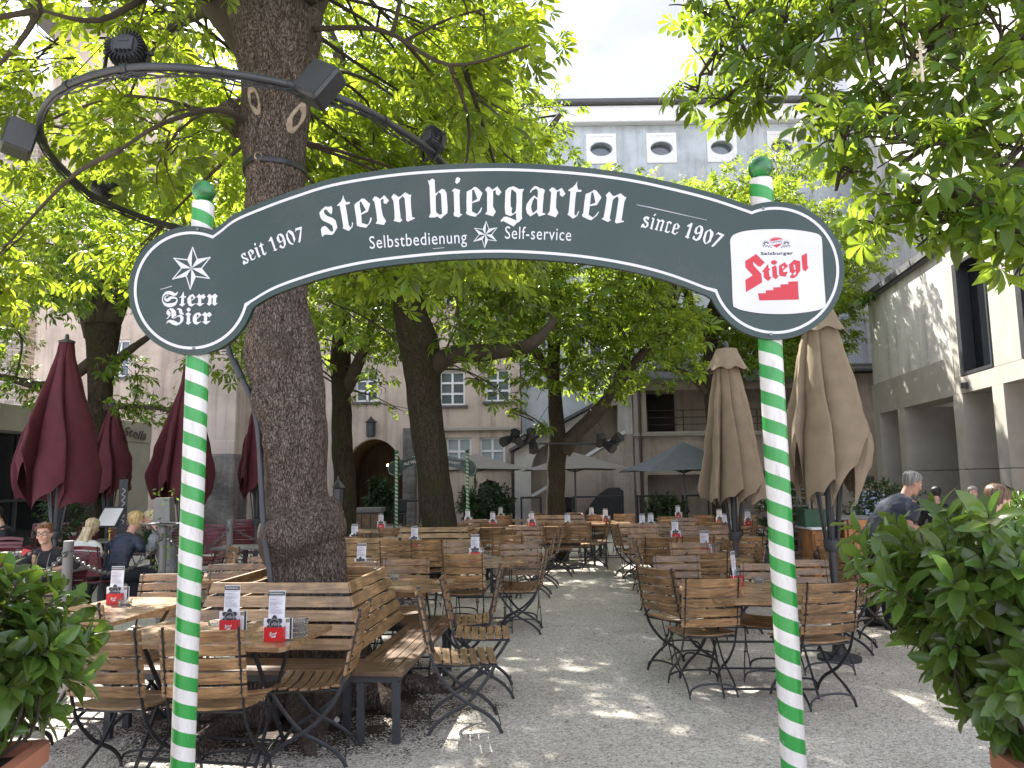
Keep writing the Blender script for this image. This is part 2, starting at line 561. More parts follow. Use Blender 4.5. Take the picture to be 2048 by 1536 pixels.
def bark_mat(name, dark, light, moss=0.0, vs=(9, 9, 2.6)):
    m, nt, b = nodes(name)
    L = nt.links.new
    tc = N(nt, 'ShaderNodeTexCoord')
    mp = N(nt, 'ShaderNodeMapping'); mp.inputs['Scale'].default_value = vs
    L(tc.outputs['Object'], mp.inputs[0])
    nz = N(nt, 'ShaderNodeTexNoise'); nz.inputs['Scale'].default_value = 3.0; nz.inputs['Detail'].default_value = 8; nz.inputs['Distortion'].default_value = 1.2
    L(mp.outputs[0], nz.inputs['Vector'])
    vo = N(nt, 'ShaderNodeTexVoronoi', feature='DISTANCE_TO_EDGE'); vo.inputs['Scale'].default_value = 8.0
    wv = N(nt, 'ShaderNodeVectorMath', operation='MULTIPLY_ADD'); wv.inputs[1].default_value = (.35, .35, .35)
    L(nz.outputs['Color'], wv.inputs[0]); L(mp.outputs[0], wv.inputs[2]); L(wv.outputs[0], vo.inputs['Vector'])
    cr_ = N(nt, 'ShaderNodeMapRange'); cr_.inputs[1].default_value, cr_.inputs[2].default_value = -.02, .12
    L(vo.outputs[0], cr_.inputs[0])
    r = ramp(nt, nz.outputs[0], [(.25, dark), (.75, light)])
    cm_ = N(nt, 'ShaderNodeMixRGB', blend_type='MULTIPLY'); cm_.inputs[0].default_value = .5
    L(r.outputs[0], cm_.inputs[1]); L(cr_.outputs[0], cm_.inputs[2])
    # pale lichen specks
    n3 = N(nt, 'ShaderNodeTexNoise'); n3.inputs['Scale'].default_value = 26; n3.inputs['Detail'].default_value = 4
    L(tc.outputs['Object'], n3.inputs['Vector'])
    lr = ramp(nt, n3.outputs[0], [(.68, (0, 0, 0)), (.78, (.4, .4, .4))])
    lm = N(nt, 'ShaderNodeMixRGB'); lm.inputs[2].default_value = (.22, .20, .18, 1)
    L(lr.outputs[0], lm.inputs[0]); L(cm_.outputs[0], lm.inputs[1])
    out = lm.outputs[0]
    if moss:
        n4 = N(nt, 'ShaderNodeTexNoise'); n4.inputs['Scale'].default_value = 3.2; n4.inputs['Detail'].default_value = 6
        L(tc.outputs['Object'], n4.inputs['Vector'])
        mr_ = ramp(nt, n4.outputs[0], [(.5, (0, 0, 0)), (.62, (moss, moss, moss))])
        mm = N(nt, 'ShaderNodeMixRGB'); mm.inputs[2].default_value = (.055, .06, .02, 1)
        L(mr_.outputs[0], mm.inputs[0]); L(out, mm.inputs[1])
        out = mm.outputs[0]
    L(out, b.inputs['Base Color'])
    b.inputs['Roughness'].default_value = .95
    b.inputs['Specular IOR Level'].default_value = .2
    bp = N(nt, 'ShaderNodeBump'); bp.inputs['Strength'].default_value = 1.0; bp.inputs['Distance'].default_value = .03
    sm = N(nt, 'ShaderNodeMath', operation='ADD'); L(cr_.outputs[0], sm.inputs[0]); L(nz.outputs[0], sm.inputs[1])
    L(sm.outputs[0], bp.inputs['Height']); L(bp.outputs[0], b.inputs['Normal'])
    return m

def glass_dark(name, col=(.012, .015, .018), rough=.06):
    return pm(name, col, rough=rough, var=.1, spec=.3)

M = {}
M['gravel'] = gravel_mat()
M['beige'] = plaster('beige_plaster', (.50, .415, .345))
M['beige2'] = plaster('pinkish_plaster', (.47, .40, .345), bscale=9)
M['bluewall'] = plaster('pale_blue_plaster', (.46, .50, .52), bump=.9, bscale=22)
M['white'] = pm('white_paint', (.72, .72, .71), rough=.6, var=.06, bump=.1)
M['offwhite'] = plaster('white_plaster', (.62, .60, .57), bump=.5, bscale=6)
M['concrete'] = pm('concrete_panel', (.36, .335, .295), rough=.8, var=.1, scale=2.5, bump=.12, bscale=30)
M['concrete_d'] = pm('olive_concrete', (.33, .31, .255), rough=.8, var=.1, scale=2.5, bump=.12, bscale=30)
M['stone'] = plaster('rough_stone', (.17, .16, .15), bump=1, bscale=7, var=.35, dist=.08)
M['glass'] = glass_dark('dark_glass')
M['pane'] = pm('window_pane', (.10, .12, .13), rough=.05, var=.3, scale=1.5, spec=.8)
M['curtain'] = pm('pale_blind', (.30, .34, .33), rough=.5, var=.15, stretch=(14, 1, .3))
M['darkvoid'] = pm('dark_interior', (.03, .027, .025), rough=.9)
M['roof'] = pm('slate_roof', (.09, .09, .095), rough=.7, var=.25, scale=12)
M['metal_dark'] = pm('anthracite_metal', (.035, .037, .042), rough=.45, var=.2, spec=.5)
M['black_metal'] = pm('black_iron', (.022, .023, .026), rough=.42, var=.25, scale=20, spec=.5)
M['steel'] = pm('grey_steel', (.15, .15, .148), rough=.5, metal=.2, var=.12)
M['chrome'] = pm('galvanised_chain', (.15, .15, .15), rough=.4, metal=.75, var=.15)
M['brownmetal'] = pm('brown_downpipe', (.06, .04, .035), rough=.5)
M['wood'] = wood('varnished_slats', (.125, .064, .026), (.35, .205, .092))
M['wood_l'] = wood('golden_bench_slats', (.20, .115, .05), (.42, .27, .135), rand=.1)
M['wood_d'] = wood('dark_seat_boards', (.085, .045, .025), (.19, .11, .062), rand=.1)
M['wood_t'] = wood('table_boards', (.20, .11, .05), (.40, .25, .125), rough=.24, rand=.12, coat=.5)
M['wood_k'] = wood('orange_pine', (.30, .11, .03), (.55, .24, .08), rand=.08, stretch=(20, 20, 1.6))
M['maroonslat'] = pm('maroon_slats', (.12, .012, .022), rough=.4, var=.25, rand=.2, coat=.2)
M['red'] = pm('red_plastic', (.50, .018, .020), rough=.35, var=.08)
M['paper'] = pm('white_card', (.74, .73, .76), rough=.6, var=.03)
M['printgrey'] = pm('grey_print', (.42, .41, .45), rough=.7, var=.1)
M['darkgreen'] = pm('dark_green_print', (.018, .04, .028), rough=.5)
M['blackcard'] = pm('charcoal_beer_mat', (.035, .037, .04), rough=.7)
M['tan'] = pm('tan_canvas', (.245, .19, .13), rough=.9, var=.12, bump=.15, bscale=300)
M['maroon'] = pm('maroon_canvas', (.075, .010, .018), rough=.85, var=.15, bump=.1, bscale=300)
M['greyfab'] = pm('stone_grey_canvas', (.27, .245, .22), rough=.9, var=.06)
M['slatefab'] = pm('slate_canvas', (.14, .155, .165), rough=.9, var=.08)
M['terracotta'] = pm('terracotta', (.38, .15, .085), rough=.8, var=.15, bump=.15)
M['soil'] = pm('potting_soil', (.03, .022, .016), rough=1, bump=.8, bscale=40)
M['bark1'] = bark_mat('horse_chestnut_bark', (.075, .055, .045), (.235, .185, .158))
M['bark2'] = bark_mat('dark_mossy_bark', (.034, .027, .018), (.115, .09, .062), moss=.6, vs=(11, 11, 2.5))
M['twig'] = pm('twig_bark', (.045, .034, .022), rough=.9, var=.3)
M['heartwood'] = pm('healed_cut_wood', (.34, .27, .2), rough=.9, var=.4, scale=14, bump=.5, bscale=25)
M['leaf1'] = leafmat('chestnut_leaf', (.065, .125, .016), (.085, .145, .026), (.42, .52, .035), tw=.54)
M['leaf7'] = leafmat('chestnut_leaf_darker', (.058, .115, .018), (.080, .138, .026), (.34, .46, .035), tw=.5)  # darker, less translucent leaf for the overhanging tree
M['leaf2'] = leafmat('chestnut_leaf_far', (.055, .115, .016), (.075, .135, .026), (.36, .48, .035), tw=.5)
M['laurel'] = leafmat('laurel_leaf', (.068, .122, .024), (.105, .17, .04), (.24, .36, .035), tw=.3, rough=.26, spec=.5, scale=3)
M['boxleaf'] = leafmat('dark_shrub_leaf', (.020, .045, .014), (.035, .07, .02), (.08, .14, .02), tw=.2, rough=.4, scale=2)
M['blossom'] = pm('chestnut_blossom', (.62, .56, .44), rough=.9, var=.2)
# ================================================================== SETTING
g = MB(); g.add([(-90, -40, 0), (90, -40, 0), (90, 120, 0), (-90, 120, 0)], [(0, 1, 2, 3)])
tag(g.build('ground', M['gravel'], recalc=False), kind='structure')
# stone flagged strip along the far facade, one step above the gravel
pv = MB(); pv.cbox((-1, 26.6, .03), (27, 3.2, .06), .01)
tag(pv.build('pavement', M['concrete_d']), kind='structure')

def arch_poly(x0, x1, z0, zs, rise, n=14):
    c, h = (x0 + x1) / 2, (x1 - x0) / 2
    return [(x0, z0), (x1, z0)] + [(c + h * math.cos(math.pi * k / n), zs + rise * math.sin(math.pi * k / n)) for k in range(n + 1)]

def rect(x0, x1, z0, z1):
    return [(x0, z0), (x1, z0), (x1, z1), (x0, z1)]

def window_part(b, fn, x0, x1, z0, z1, nx=2, nz=2, pane='pane', depth=.16, fw=.075, sill=True, frame='white'):
    # window > frame, sill   (fn(x, z, t): t goes into the wall)
    p = MB(); p.plate(rect(x0, x1, z0, z1), [], lambda x, z, t: fn(x, z, t), depth)
    w = p.build('window', M[pane], b, recalc=False)
    f = MB()
    holes = []
    cw, ch = (x1 - x0 - fw) / nx, (z1 - z0 - fw) / nz
    for i in range(nx):
        for j in range(nz):
            holes.append(rect(x0 + fw + i * cw, x0 + (i + 1) * cw, z0 + fw + j * ch, z0 + (j + 1) * ch))
    f.plate(rect(x0, x1, z0, z1), holes, fn, depth - .05, depth - .006)
    f.build('frame', M[frame], w)
    if sill:
        s = MB(); s.plate(rect(x0 - .1, x1 + .1, z0 - .09, z0 - .003), [], fn, -.12, .1)
        s.build('sill', M['roof'], w)
    return w

# ------------------------------------------------------------------ beige building across the far side
YB = 28.0
bb = thing('beige_building', 'tall beige plastered building with white windows and a vaulted archway behind the trees', 'building', (0, 0, 0))
fB = lambda x, z, t: Vector((x, YB + t, z))
wins = [(-14.85, -14.1, 5.6, 7.0), (-12.6, -11.8, 8.2, 9.8), (-14.85, -14.0, 8.7, 10.3), (-17.4, -16.6, 8.7, 10.3), (-8.9, -8.0, 5.0, 6.6), (-5.75, -4.9, 4.55, 5.75), (-2.66, -1.72, 4.38, 5.65), (-.98, -.06, 4.5, 5.7), (-8.9, -8.0, 8.3, 9.9), (-5.75, -4.9, 8.3, 9.9), (-2.66, -1.72, 8.2, 9.7), (-.98, -.06, 8.2, 9.7), (-14.9, -14.0, 12.4, 14.0)]
gw = [(-2.42, -1.5, 2.2, 3.2), (-1.2, -.28, 2.2, 3.2)]
arch = arch_poly(-6.15, -3.95, .0, 1.75, 1.45)
door = arch_poly(-1.3, -.42, .0, 1.15, .5)
wl = MB()
ocu = [( -15.95 + .42 * math.cos(2 * math.pi * k / 20), 17.3 + .36 * math.sin(2 * math.pi * k / 20)) for k in range(20)]
wl.plate([(-17.6, .003), (.3, .003), (.3, 13.0), (-13.4, 13.0), (-13.4, 19.3), (-17.6, 19.3)], [rect(*w) for w in wins + gw] + [[(x, max(z, .02)) for x, z in arch], [(x, max(z, .02)) for x, z in door], ocu], fB, 0, .35)
wl.box((-15.5, YB + 5, 9.6), (4.2, 9.2, 19.2)); wl.box((-6.6, YB + 9, 6.4), (13.6, 9.2, 12.8))
wl.build('wall', M['beige'], bb, recalc=False)
for w in wins:
    window_part(bb, fB, *w, nx=2, nz=3)
window_part(bb, fB, *gw[0], nx=2, nz=2, pane='curtain', frame='white')
window_part(bb, fB, *gw[1], nx=2, nz=2, pane='curtain', frame='white')
r_ = MB(); r_.box((-15.5, YB + 4.6, 19.45), (5.2, 11.2, .3)); r_.box((-15.5, YB + 4.6, 19.75), (4.2, 10, .32), taper=.6); r_.box((-6.5, YB + 6.5, 13.1), (14.2, 14.6, .28))
r_.build('roof', M['roof'], bb)
o_ = MB(); o_.plate([(x * 1, z) for x, z in ocu], [], fB, .3); o_.build('window', M['pane'], bb, recalc=False)
v_ = MB()
n_ = 16
c_, h_ = (-6.15 - 3.95) / 2, 1.1
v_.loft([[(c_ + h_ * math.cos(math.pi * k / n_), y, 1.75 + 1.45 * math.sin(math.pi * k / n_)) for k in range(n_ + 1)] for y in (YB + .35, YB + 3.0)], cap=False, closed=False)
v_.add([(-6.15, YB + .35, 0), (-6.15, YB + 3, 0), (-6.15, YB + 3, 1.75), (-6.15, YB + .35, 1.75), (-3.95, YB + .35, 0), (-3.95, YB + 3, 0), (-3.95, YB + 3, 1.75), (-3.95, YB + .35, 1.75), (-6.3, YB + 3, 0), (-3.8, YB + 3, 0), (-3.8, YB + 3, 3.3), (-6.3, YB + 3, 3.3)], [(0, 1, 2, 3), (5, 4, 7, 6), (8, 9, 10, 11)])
M['vault'] = plaster('shade_darkened_vault', (.09, .07, .055)); v_.build('vault', M['vault'], bb, recalc=False)  # the shade inside the archway is put into this dark colour
d_ = MB(); d_.plate(door, [], fB, .34); d_.build('door', M['darkvoid'], bb, recalc=False)
st = MB(); st.cbox((-3.72, YB - .2, 1.8), (.46, .4, 3.5), .03); st.build('stone_pilaster', M['stone'], bb)
co = MB(); co.cbox((-1.6, YB - .08, 3.5), (3.6, .16, .13), .02); co.cbox((-1.6, YB - .05, 2.05), (3.6, .1, .1), .02); co.build('cornice', M['concrete_d'], bb)
# buttress with its stone foot
bt = MB(); bt.cbox((-10.35, YB - .55, 5.6), (1.3, 1.1, 5.6), .03); bt.cbox((-10.35, YB - .6, 2.9), (1.34, 1.16, .5), .03)
bt.build('buttress', M['beige2'], bb)
bs = MB(); bs.cbox((-10.35, YB - .7, 1.33), (1.5, 1.4, 2.64), .05); bs.build('buttress_base', M['stone'], bb)
# brick chimney stack on the roof beyond the tower
bc = thing('brick_chimney', 'broad grey brick chimney stack with a stone cap, left of the tower', 'chimney', (-22.6, 34, 0))
m_, nt_, b_ = nodes('grey_brick')
tc_ = N(nt_, 'ShaderNodeTexCoord'); bk = N(nt_, 'ShaderNodeTexBrick'); bk.inputs['Scale'].default_value = 1.0
mpk = N(nt_, 'ShaderNodeMapping'); mpk.inputs['Rotation'].default_value = (R(90), 0, 0)
bk.inputs['Color1'].default_value = (.27, .235, .21, 1); bk.inputs['Color2'].default_value = (.20, .18, .165, 1); bk.inputs['Mortar'].default_value = (.36, .34, .32, 1)
bk.inputs['Brick Width'].default_value = .5; bk.inputs['Row Height'].default_value = .2; bk.inputs['Mortar Size'].default_value = .02
nt_.links.new(tc_.outputs['Object'], mpk.inputs[0]); nt_.links.new(mpk.outputs[0], bk.inputs['Vector']); nt_.links.new(bk.outputs[0], b_.inputs['Base Color'])
b_.inputs['Roughness'].default_value = .9
M['brick'] = m_
q_ = MB(); q_.box((0, 0, 9.6), (2.6, 1.6, 19.2)); q_.build('stack', M['brick'], bc)
q_ = MB(); q_.cbox((0, 0, 19.4), (2.9, 1.9, .36), .04); q_.build('cap', M['concrete_d'], bc)

# lantern over the arch
ln = thing('wall_lantern', 'black wall lantern mounted above the dark archway', 'lantern', (-5.12, YB - .25, 3.25))
q_ = MB(); q_.lathe([(.15, 0), (.17, .1), (.17, .5), (.19, .53)], 6); q_.build('lantern_body', M['metal_dark'], ln)
q_ = MB(); q_.lathe([(.24, .53), (.05, .68), (.02, .75)], 6); q_.box((0, .12, .5), (.03, .26, .04)); q_.build('roof', M['black_metal'], ln)
# chandelier glowing inside the vault
em, nt_, b_ = nodes('warm_lamp_glow'); b_.inputs['Emission Color'].default_value = (1, .62, .25, 1); b_.inputs['Emission Strength'].default_value = 6; b_.inputs['Base Color'].default_value = (1, .7, .4, 1)
M['lampglow'] = em
ch = thing('hanging_lamp', 'iron hanging lamp with glowing bulbs inside the vaulted archway', 'lamp', (-4.55, YB + 1.3, 2.15))
q_ = MB(); q_.tube([(.2 * math.cos(a), .2 * math.sin(a), .05) for a in [k * .524 for k in range(12)]], .015, 6, closed=True); q_.tube([(0, 0, 0), (0, 0, .95)], .012, 6)
for k in range(4): q_.tube([(0, 0, .3), (.2 * math.cos(k * 1.57), .2 * math.sin(k * 1.57), .05)], .01, 5)
q_.build('iron_ring', M['black_metal'], ch)
for k in range(4):
    q_ = MB(); q_.sphere((.2 * math.cos(k * 1.57), .2 * math.sin(k * 1.57), .11), .05, 8, 6); q_.build('bulb', M['lampglow'], ch, 60)

# ------------------------------------------------------------------ pale blue tall building
YL = 28.6
pb = thing('pale_blue_building', 'tall pale blue plastered building with a row of small round windows under its roof', 'building')
fL = lambda x, z, t: Vector((x, YL + t, z))
oc_x = [3.6, 5.95, 8.3, 10.65, 13.0]
ocs = [[(x + .42 * math.cos(2 * math.pi * k / 24), 14.38 + .27 * math.sin(2 * math.pi * k / 24)) for k in range(24)] for x in oc_x]
low = [(x - .5, x + .5, z, z + 1.7) for x in (3.4, 6.1, 8.6, 11.2) for z in (6.2, 9.6)]
q_ = MB(); q_.plate([(.34, 0), (14.6, 0), (14.6, 15.32), (.34, 15.32)], ocs + [rect(*w) for w in low], fL, 0, .3); q_.box((7.5, YL + 6.4, 7.6), (14.2, 12, 15.2))
q_.build('wall', M['bluewall'], pb, recalc=False)
for w in low:
    window_part(pb, fL, *w, nx=2, nz=2)
q_ = MB(); q_.cbox((7.45, YL - .12, 15.66), (14.5, .5, .66), .03); q_.build('cornice', M['white'], pb)
q_ = MB(); q_.cbox((7.45, YL + 5.9, 16.1), (15.0, 13, .18), .03); q_.build('roof', M['roof'], pb)
for x, oc in zip(oc_x, ocs):
    q_ = MB(); q_.plate(oc, [], fL, .28); w = q_.build('round_window', M['pane'], pb, recalc=False)
    q_ = MB(); q_.plate(rect(x - .58, x + .58, 13.78, 15.0), [rect(x - .45, x + .45, 13.9, 14.88)], fL, -.04, 0.02)
    big = [(x + (px_ - x) * 1.001, 14.38 + (pz_ - 14.38) * 1.001) for px_, pz_ in oc]
    q_.plate(rect(x - .45, x + .45, 13.9, 14.88), [[(x + .44 * math.cos(2 * math.pi * k / 24), 14.38 + .30 * math.sin(2 * math.pi * k / 24)) for k in range(24)]], fL, -.015, .02)
    q_.build('frame', M['white'], w)
# corner quoin
q_ = MB(); q_.cbox((14.35, YL - .03, 7.6), (.5, .1, 15.3), .01); q_.build('corner_strip', M['white'], pb)

# raking stair arcade and loggia in front of it
YS = 27.2
sa = thing('stair_arcade', 'whitewashed outdoor stairway with rising arches under a sloping slate roof', 'stairway')
fS = lambda x, z, t: Vector((x, YS + t, z))
outer = [(.05, .061), (4.25, .061), (4.25, 4.95), (3.3, 4.35), (1.2, 3.25), (.05, 2.62)]
a1 = [(.62, .08), (1.75, .08), (1.75, 1.0), (1.75, 2.7), (1.6, 2.95), (1.3, 2.95), (.95, 2.75), (.72, 2.35), (.62, 1.9)]
a2 = [(2.0, 2.0), (3.75, 3.15), (3.75, 4.25), (3.4, 4.2), (2.8, 3.85), (2.3, 3.3), (2.05, 2.7)]
q_ = MB(); q_.plate(outer, [a1, a2], fS, 0, .3); q_.build('arcade_wall', M['offwhite'], sa, recalc=False)
q_ = MB(); q_.plate([(.1, .061), (4.2, .061), (4.2, 4.6), (3.3, 4.1), (.1, 2.4)], [], fS, 1.3); q_.build('rear_wall', M['beige2'], sa, recalc=False)
dr = arch_poly(2.45, 3.85, .07, .55, .75)
dr = [(2.4, .07), (3.85, .07), (3.85, 1.2), (3.7, 1.33), (3.3, 1.32), (2.9, 1.05), (2.55, .6), (2.4, .3)]
q_ = MB(); q_.plate([(1.78, .063), (4.22, .063), (4.22, 3.2), (3.9, 3.16), (1.95, 1.95), (1.78, 1.9)], [dr], fS, -.06, -.003); q_.build('parapet_wall', M['beige2'], sa, recalc=False)
q_ = MB(); q_.plate(dr, [], fS, -.01); q_.build('cellar_door', M['metal_dark'], sa, recalc=False)
q_ = MB(); q_.beam((1.85, YS - .1, 2.0), (3.95, YS - .1, 3.28), .12, .1); q_.beam((.6, YS - .05, 1.05), (1.8, YS - .05, 1.75), .1, .1); q_.build('handrail', M['white'], sa)
q_ = MB()
for a_, b2 in (((-.1, 2.62), (1.2, 3.33)), ((1.2, 3.33), (3.35, 4.43)), ((3.35, 4.43), (4.4, 5.12))):
    q_.beam((a_[0], YS + .45, a_[1] + .06), (b2[0], YS + .45, b2[1] + .06), 1.7, .1, ext=.06)
q_.build('roof', M['roof'], sa)
lg = thing('loggia', 'pinkish plastered loggia with an upper balcony and a wide dark opening below', 'loggia')
q_ = MB(); q_.plate([(4.28, .061), (12.2, .061), (12.2, 5.0), (4.28, 5.0)], [rect(4.66, 7.3, .08, 1.75), arch_poly(7.9, 10.2, .08, 1.2, .7), rect(4.7, 7.4, 3.25, 4.72), rect(7.8, 10.4, 3.25, 4.72)], lambda x, z, t: Vector((x, YS - .3 + t, z)), 0, .35)
q_.build('wall', M['beige2'], lg, recalc=False)
q_ = MB(); q_.box((8.2, YS + 1.15, 2.5), (7.9, .1, 4.9)); q_.build('rear_wall', M['beige2'], lg)
q_ = MB(); q_.cbox((5.35, YS + 1.0, 3.95), (1.2, .1, 1.5)); q_.build('door', M['darkvoid'], lg)
q_ = MB(); q_.cbox((8.2, YS - .36, 3.14), (8.0, .2, .1)); q_.build('sill', M['concrete_d'], lg)
q_ = MB()
for z in (3.5, 3.75, 4.0): q_.beam((4.6, YS - .2, z), (10.6, YS - .2, z), .025, .025)
for x in (4.75, 6.0, 7.3, 8.6, 10.2): q_.beam((x, YS - .2, 3.2), (x, YS - .2, 4.0), .03, .03)
q_.build('railing', M['black_metal'], lg)
q_ = MB(); q_.add([(4.2, YS - .8, 4.95), (12.3, YS - .8, 4.95), (12.3, YS + 1.2, 5.75), (4.2, YS + 1.2, 5.75), (4.2, YS - .8, 5.07), (12.3, YS - .8, 5.07), (12.3, YS + 1.2, 5.9), (4.2, YS + 1.2, 5.9)], [(0, 1, 2, 3), (7, 6, 5, 4), (4, 5, 1, 0), (5, 6, 2, 1), (7, 4, 0, 3), (6, 7, 3, 2)])
q_.build('roof', M['roof'], lg)
for x_, lab in ((4.44, 'dark brown rain downpipe between the stairway and the loggia'), (-.02, 'dark brown rain downpipe at the foot of the stairway roof')):
    t_ = 4.9 if x_ > 1 else 2.6
    q_ = MB(); q_.tube([(x_, YS - .42, .08), (x_, YS - .42, t_)], .055, 10)
    for z in (.8, 1.8, t_ - .4): q_.lathe([(.07, z), (.07, z + .05)], 10, (x_, YS - .42, 0))
    tag(q_.build('downpipe', M['brownmetal'], None, 40), lab, 'downpipe')

# ------------------------------------------------------------------ right wing (modern, concrete fins)
P0 = Vector((8.9, 18.8, 0)); eW = Vector((-.9, -6.8, 0)).normalized(); nW = Vector((-eW.y, eW.x, 0))
fW = lambda s, z, t: P0 + eW * s + nW * t + Vector((0, 0, z))
rw = thing('concrete_wing', 'modern low wing with pale concrete panels, deep fins and tall dark windows', 'building')
q_ = MB(); q_.plate(rect(-.0, 4.5, 3.84, 5.95), [], fW, 0, .4); q_.build('plaster_wall', M['offwhite'], rw)
q_ = MB()
q_.plate(rect(-.0, 4.62, 3.1, 3.83), [], fW, -.05, .5)
q_.plate(rect(4.64, 13.5, 3.1, 3.4), [], fW, -.05, .5)
q_.plate(rect(4.52, 4.9, 3.41, 5.95), [], fW, -.04, .5)
q_.plate(rect(4.91, 6.12, 5.5, 5.95), [], fW, -.04, .5)
q_.plate(rect(6.13, 7.05, 3.41, 5.95), [], fW, -.04, .5)
q_.plate(rect(8.35, 13.5, 3.41, 5.95), [], fW, -.04, .5)
q_.plate(rect(7.06, 8.34, 5.5, 5.95), [], fW, -.04, .5)
q_.build('facade_panels', M['concrete'], rw)
q_ = MB()
for s0, s1 in ((.0, .4), (1.62, 2.0), (4.5, 4.9), (6.02, 6.4), (9.1, 9.5), (11.6, 12.0)):
    q_ = MB()
    for z0, z1 in ((0, 1.72), (1.735, 3.097)):
        q_.plate(rect(s0, s1, z0, z1), [], fW, -.05, 1.12)
    q_.build('fin', M['concrete'], rw)
q_ = MB(); q_.plate(rect(-.2, 13.4, 0, 3.09), [], fW, 1.1, 1.15); g_ = q_.build('glazing', M['glass'], rw)
q_ = MB()
for s in (2.6, 3.25, 3.9, 7.2, 8.3, 10.4):
    q_ = MB(); q_.plate(rect(s, s + .05, 0, 3.09), [], fW, 1.03, 1.098); q_.build('mullion', M['metal_dark'], g_)
q_ = MB(); q_.plate(rect(2.01, 4.49, 2.05, 2.1), [], fW, 1.02, 1.096); q_.build('transom', M['metal_dark'], g_)
for s0, s1 in ((4.91, 6.12), (7.06, 8.34)):
    q_ = MB(); q_.plate(rect(s0, s1, 3.41, 5.49), [], fW, .16, .2); w = q_.build('window', M['glass'], rw)
    q_ = MB(); q_.plate(rect(s0, s1, 3.41, 5.49), [rect(s0 + .16, s1 - .05, 3.47, 5.43)], fW, -.06, .155); q_.build('frame', M['metal_dark'], w)
q_ = MB(); q_.plate(rect(5.05, 5.17, 3.17, 3.27), [], fW, -.13, -.052); q_.build('wall_sensor', M['metal_dark'], rw)
q_ = MB(); q_.plate(rect(-.02, 13.5, 5.955, 6.1), [], fW, -.14, 3.6); q_.plate(rect(-.02, 4.5, 5.9, 5.95), [], fW, -.1, -.001); q_.build('roof', M['roof'], rw)
# pale script on the glazing, a partial word seen between the fins
def text_mesh(body, fn, mat, name, parent, size=1.0, shear=0.0, spacing=1.0, bold=0.0):
    c = bpy.data.curves.new(name, 'FONT')
    c.body = body; c.size = size; c.shear = shear; c.space_character = spacing; c.offset = bold
    c.resolution_u = 3
    tmp = bpy.data.objects.new(name, c); COL.objects.link(tmp)
    dg = bpy.context.evaluated_depsgraph_get()
    me = bpy.data.meshes.new_from_object(tmp.evaluated_get(dg))
    bpy.data.objects.remove(tmp); bpy.data.curves.remove(c)
    xs = [v.co.x for v in me.vertices]
    wdt = max(xs) if xs else 1
    for v in me.vertices:
        v.co = fn(v.co.x / wdt, v.co.y / size, v.co.x, v.co.y)
    me.materials.clear(); me.materials.append(mat)
    return link(name, me, parent)
q_ = MB()
pts_ = [(0, .05), (.28, .22), (.38, .42), (.25, .52), (.08, .38), (.02, .12), (.15, -.06), (.42, .05), (.62, .35), (.85, .45), (.98, .3), (.9, .08), (.7, .02), (.6, .2), (.75, .42)]
cv_ = bez([(2.75 + .85 * x, 2.42 + .85 * z, 0) for x, z in pts_], 5)
q_.tube([fW(p.x, p.y, 1.06) for p in cv_], .022, 6)
q_.build('lettering', M['concrete'], rw)
text_mesh('B', lambda u, v, x, y: fW(3.35 - 0 + x * .0 + u * .14, 1.35 + v * .22, 1.092), M['concrete'], 'lettering', rw)
text_mesh('VY', lambda u, v, x, y: fW(3.98 + u * .28, 1.35 + v * .22, 1.092), M['concrete'], 'lettering', rw)
# taller grey block behind the wing
tb = thing('grey_tower_block', 'tall plain light grey block rising behind the modern wing', 'building')
T0 = Vector((13.25, 28.3, 0)); eT = Vector((-2.75, -16.3, 0)).normalized(); nT = Vector((-eT.y, eT.x, 0))
fT = lambda s, z, t: T0 + eT * s + nT * t + Vector((0, 0, z))
q_ = MB(); q_.plate(rect(0, 22, 0, 17.5), [], fT, 0, 8); q_.build('wall', M['offwhite'], tb)
q_ = MB(); q_.plate(rect(-.3, 22.3, 17.503, 17.8), [], fT, -.4, 8.4); q_.build('roof', M['roof'], tb)
# small pinkish return wall with eave joining the wing to the loggia
rtn = thing('return_wall', 'narrow pinkish return wall with small tiled eave beside the modern wing', 'wall')
q_ = MB(); q_.cbox((10.6, 22.4, 2.3), (2.6, .4, 4.6), .02); q_.build('wall', M['beige2'], rtn)
q_ = MB(); q_.cbox((10.5, 22.15, 4.72), (3.0, 1.1, .16), .02); q_.tube([(9.0, 21.55, 4.62), (11.8, 21.55, 4.62)], .07, 8); q_.build('eave', M['roof'], rtn)

# ------------------------------------------------------------------ left pavilion
L0 = Vector((-11.05, 16.6, 0)); eL = Vector((.25, 6.4, 0)).normalized(); nL = Vector((-eL.y, eL.x, 0))
fP = lambda s, z, t: L0 + eL * s + nL * t + Vector((0, 0, z))
pv_ = thing('restaurant_pavilion', 'low olive concrete pavilion with dark glass front and script sign', 'building')
q_ = MB()
for s0, s1 in ((-6, .0), (.01, 2.6), (2.61, 6.4)): q_.plate(rect(s0, s1, 2.88, 3.45), [], fP, 0, 5)
q_.plate(rect(5.1, 6.4, 0, 2.877), [], fP, .02, 5)
q_.build('fascia', M['concrete_d'], pv_)
q_ = MB(); q_.plate(rect(-6, 5.09, 0, 2.877), [], fP, .7, .76); g_ = q_.build('glazing', M['glass'], pv_)
q_ = MB()
for s in (-2.2, -.4, 1.5, 3.2, 4.3):
    q_ = MB(); q_.plate(rect(s, s + .06, 0, 2.877), [], fP, .63, .698); q_.build('mullion', M['metal_dark'], g_)
q_ = MB(); q_.plate(rect(-6, 5.09, 1.3, 1.36), [], fP, .62, .696); q_.build('transom', M['metal_dark'], g_)
text_mesh('Stella', lambda u, v, x, y: fP(4.72 + u * 1.3, 2.99 + v * .36 + .03 * math.sin(u * 6), -.05), M['brownmetal'], 'lettering', pv_, shear=.35, bold=.02)
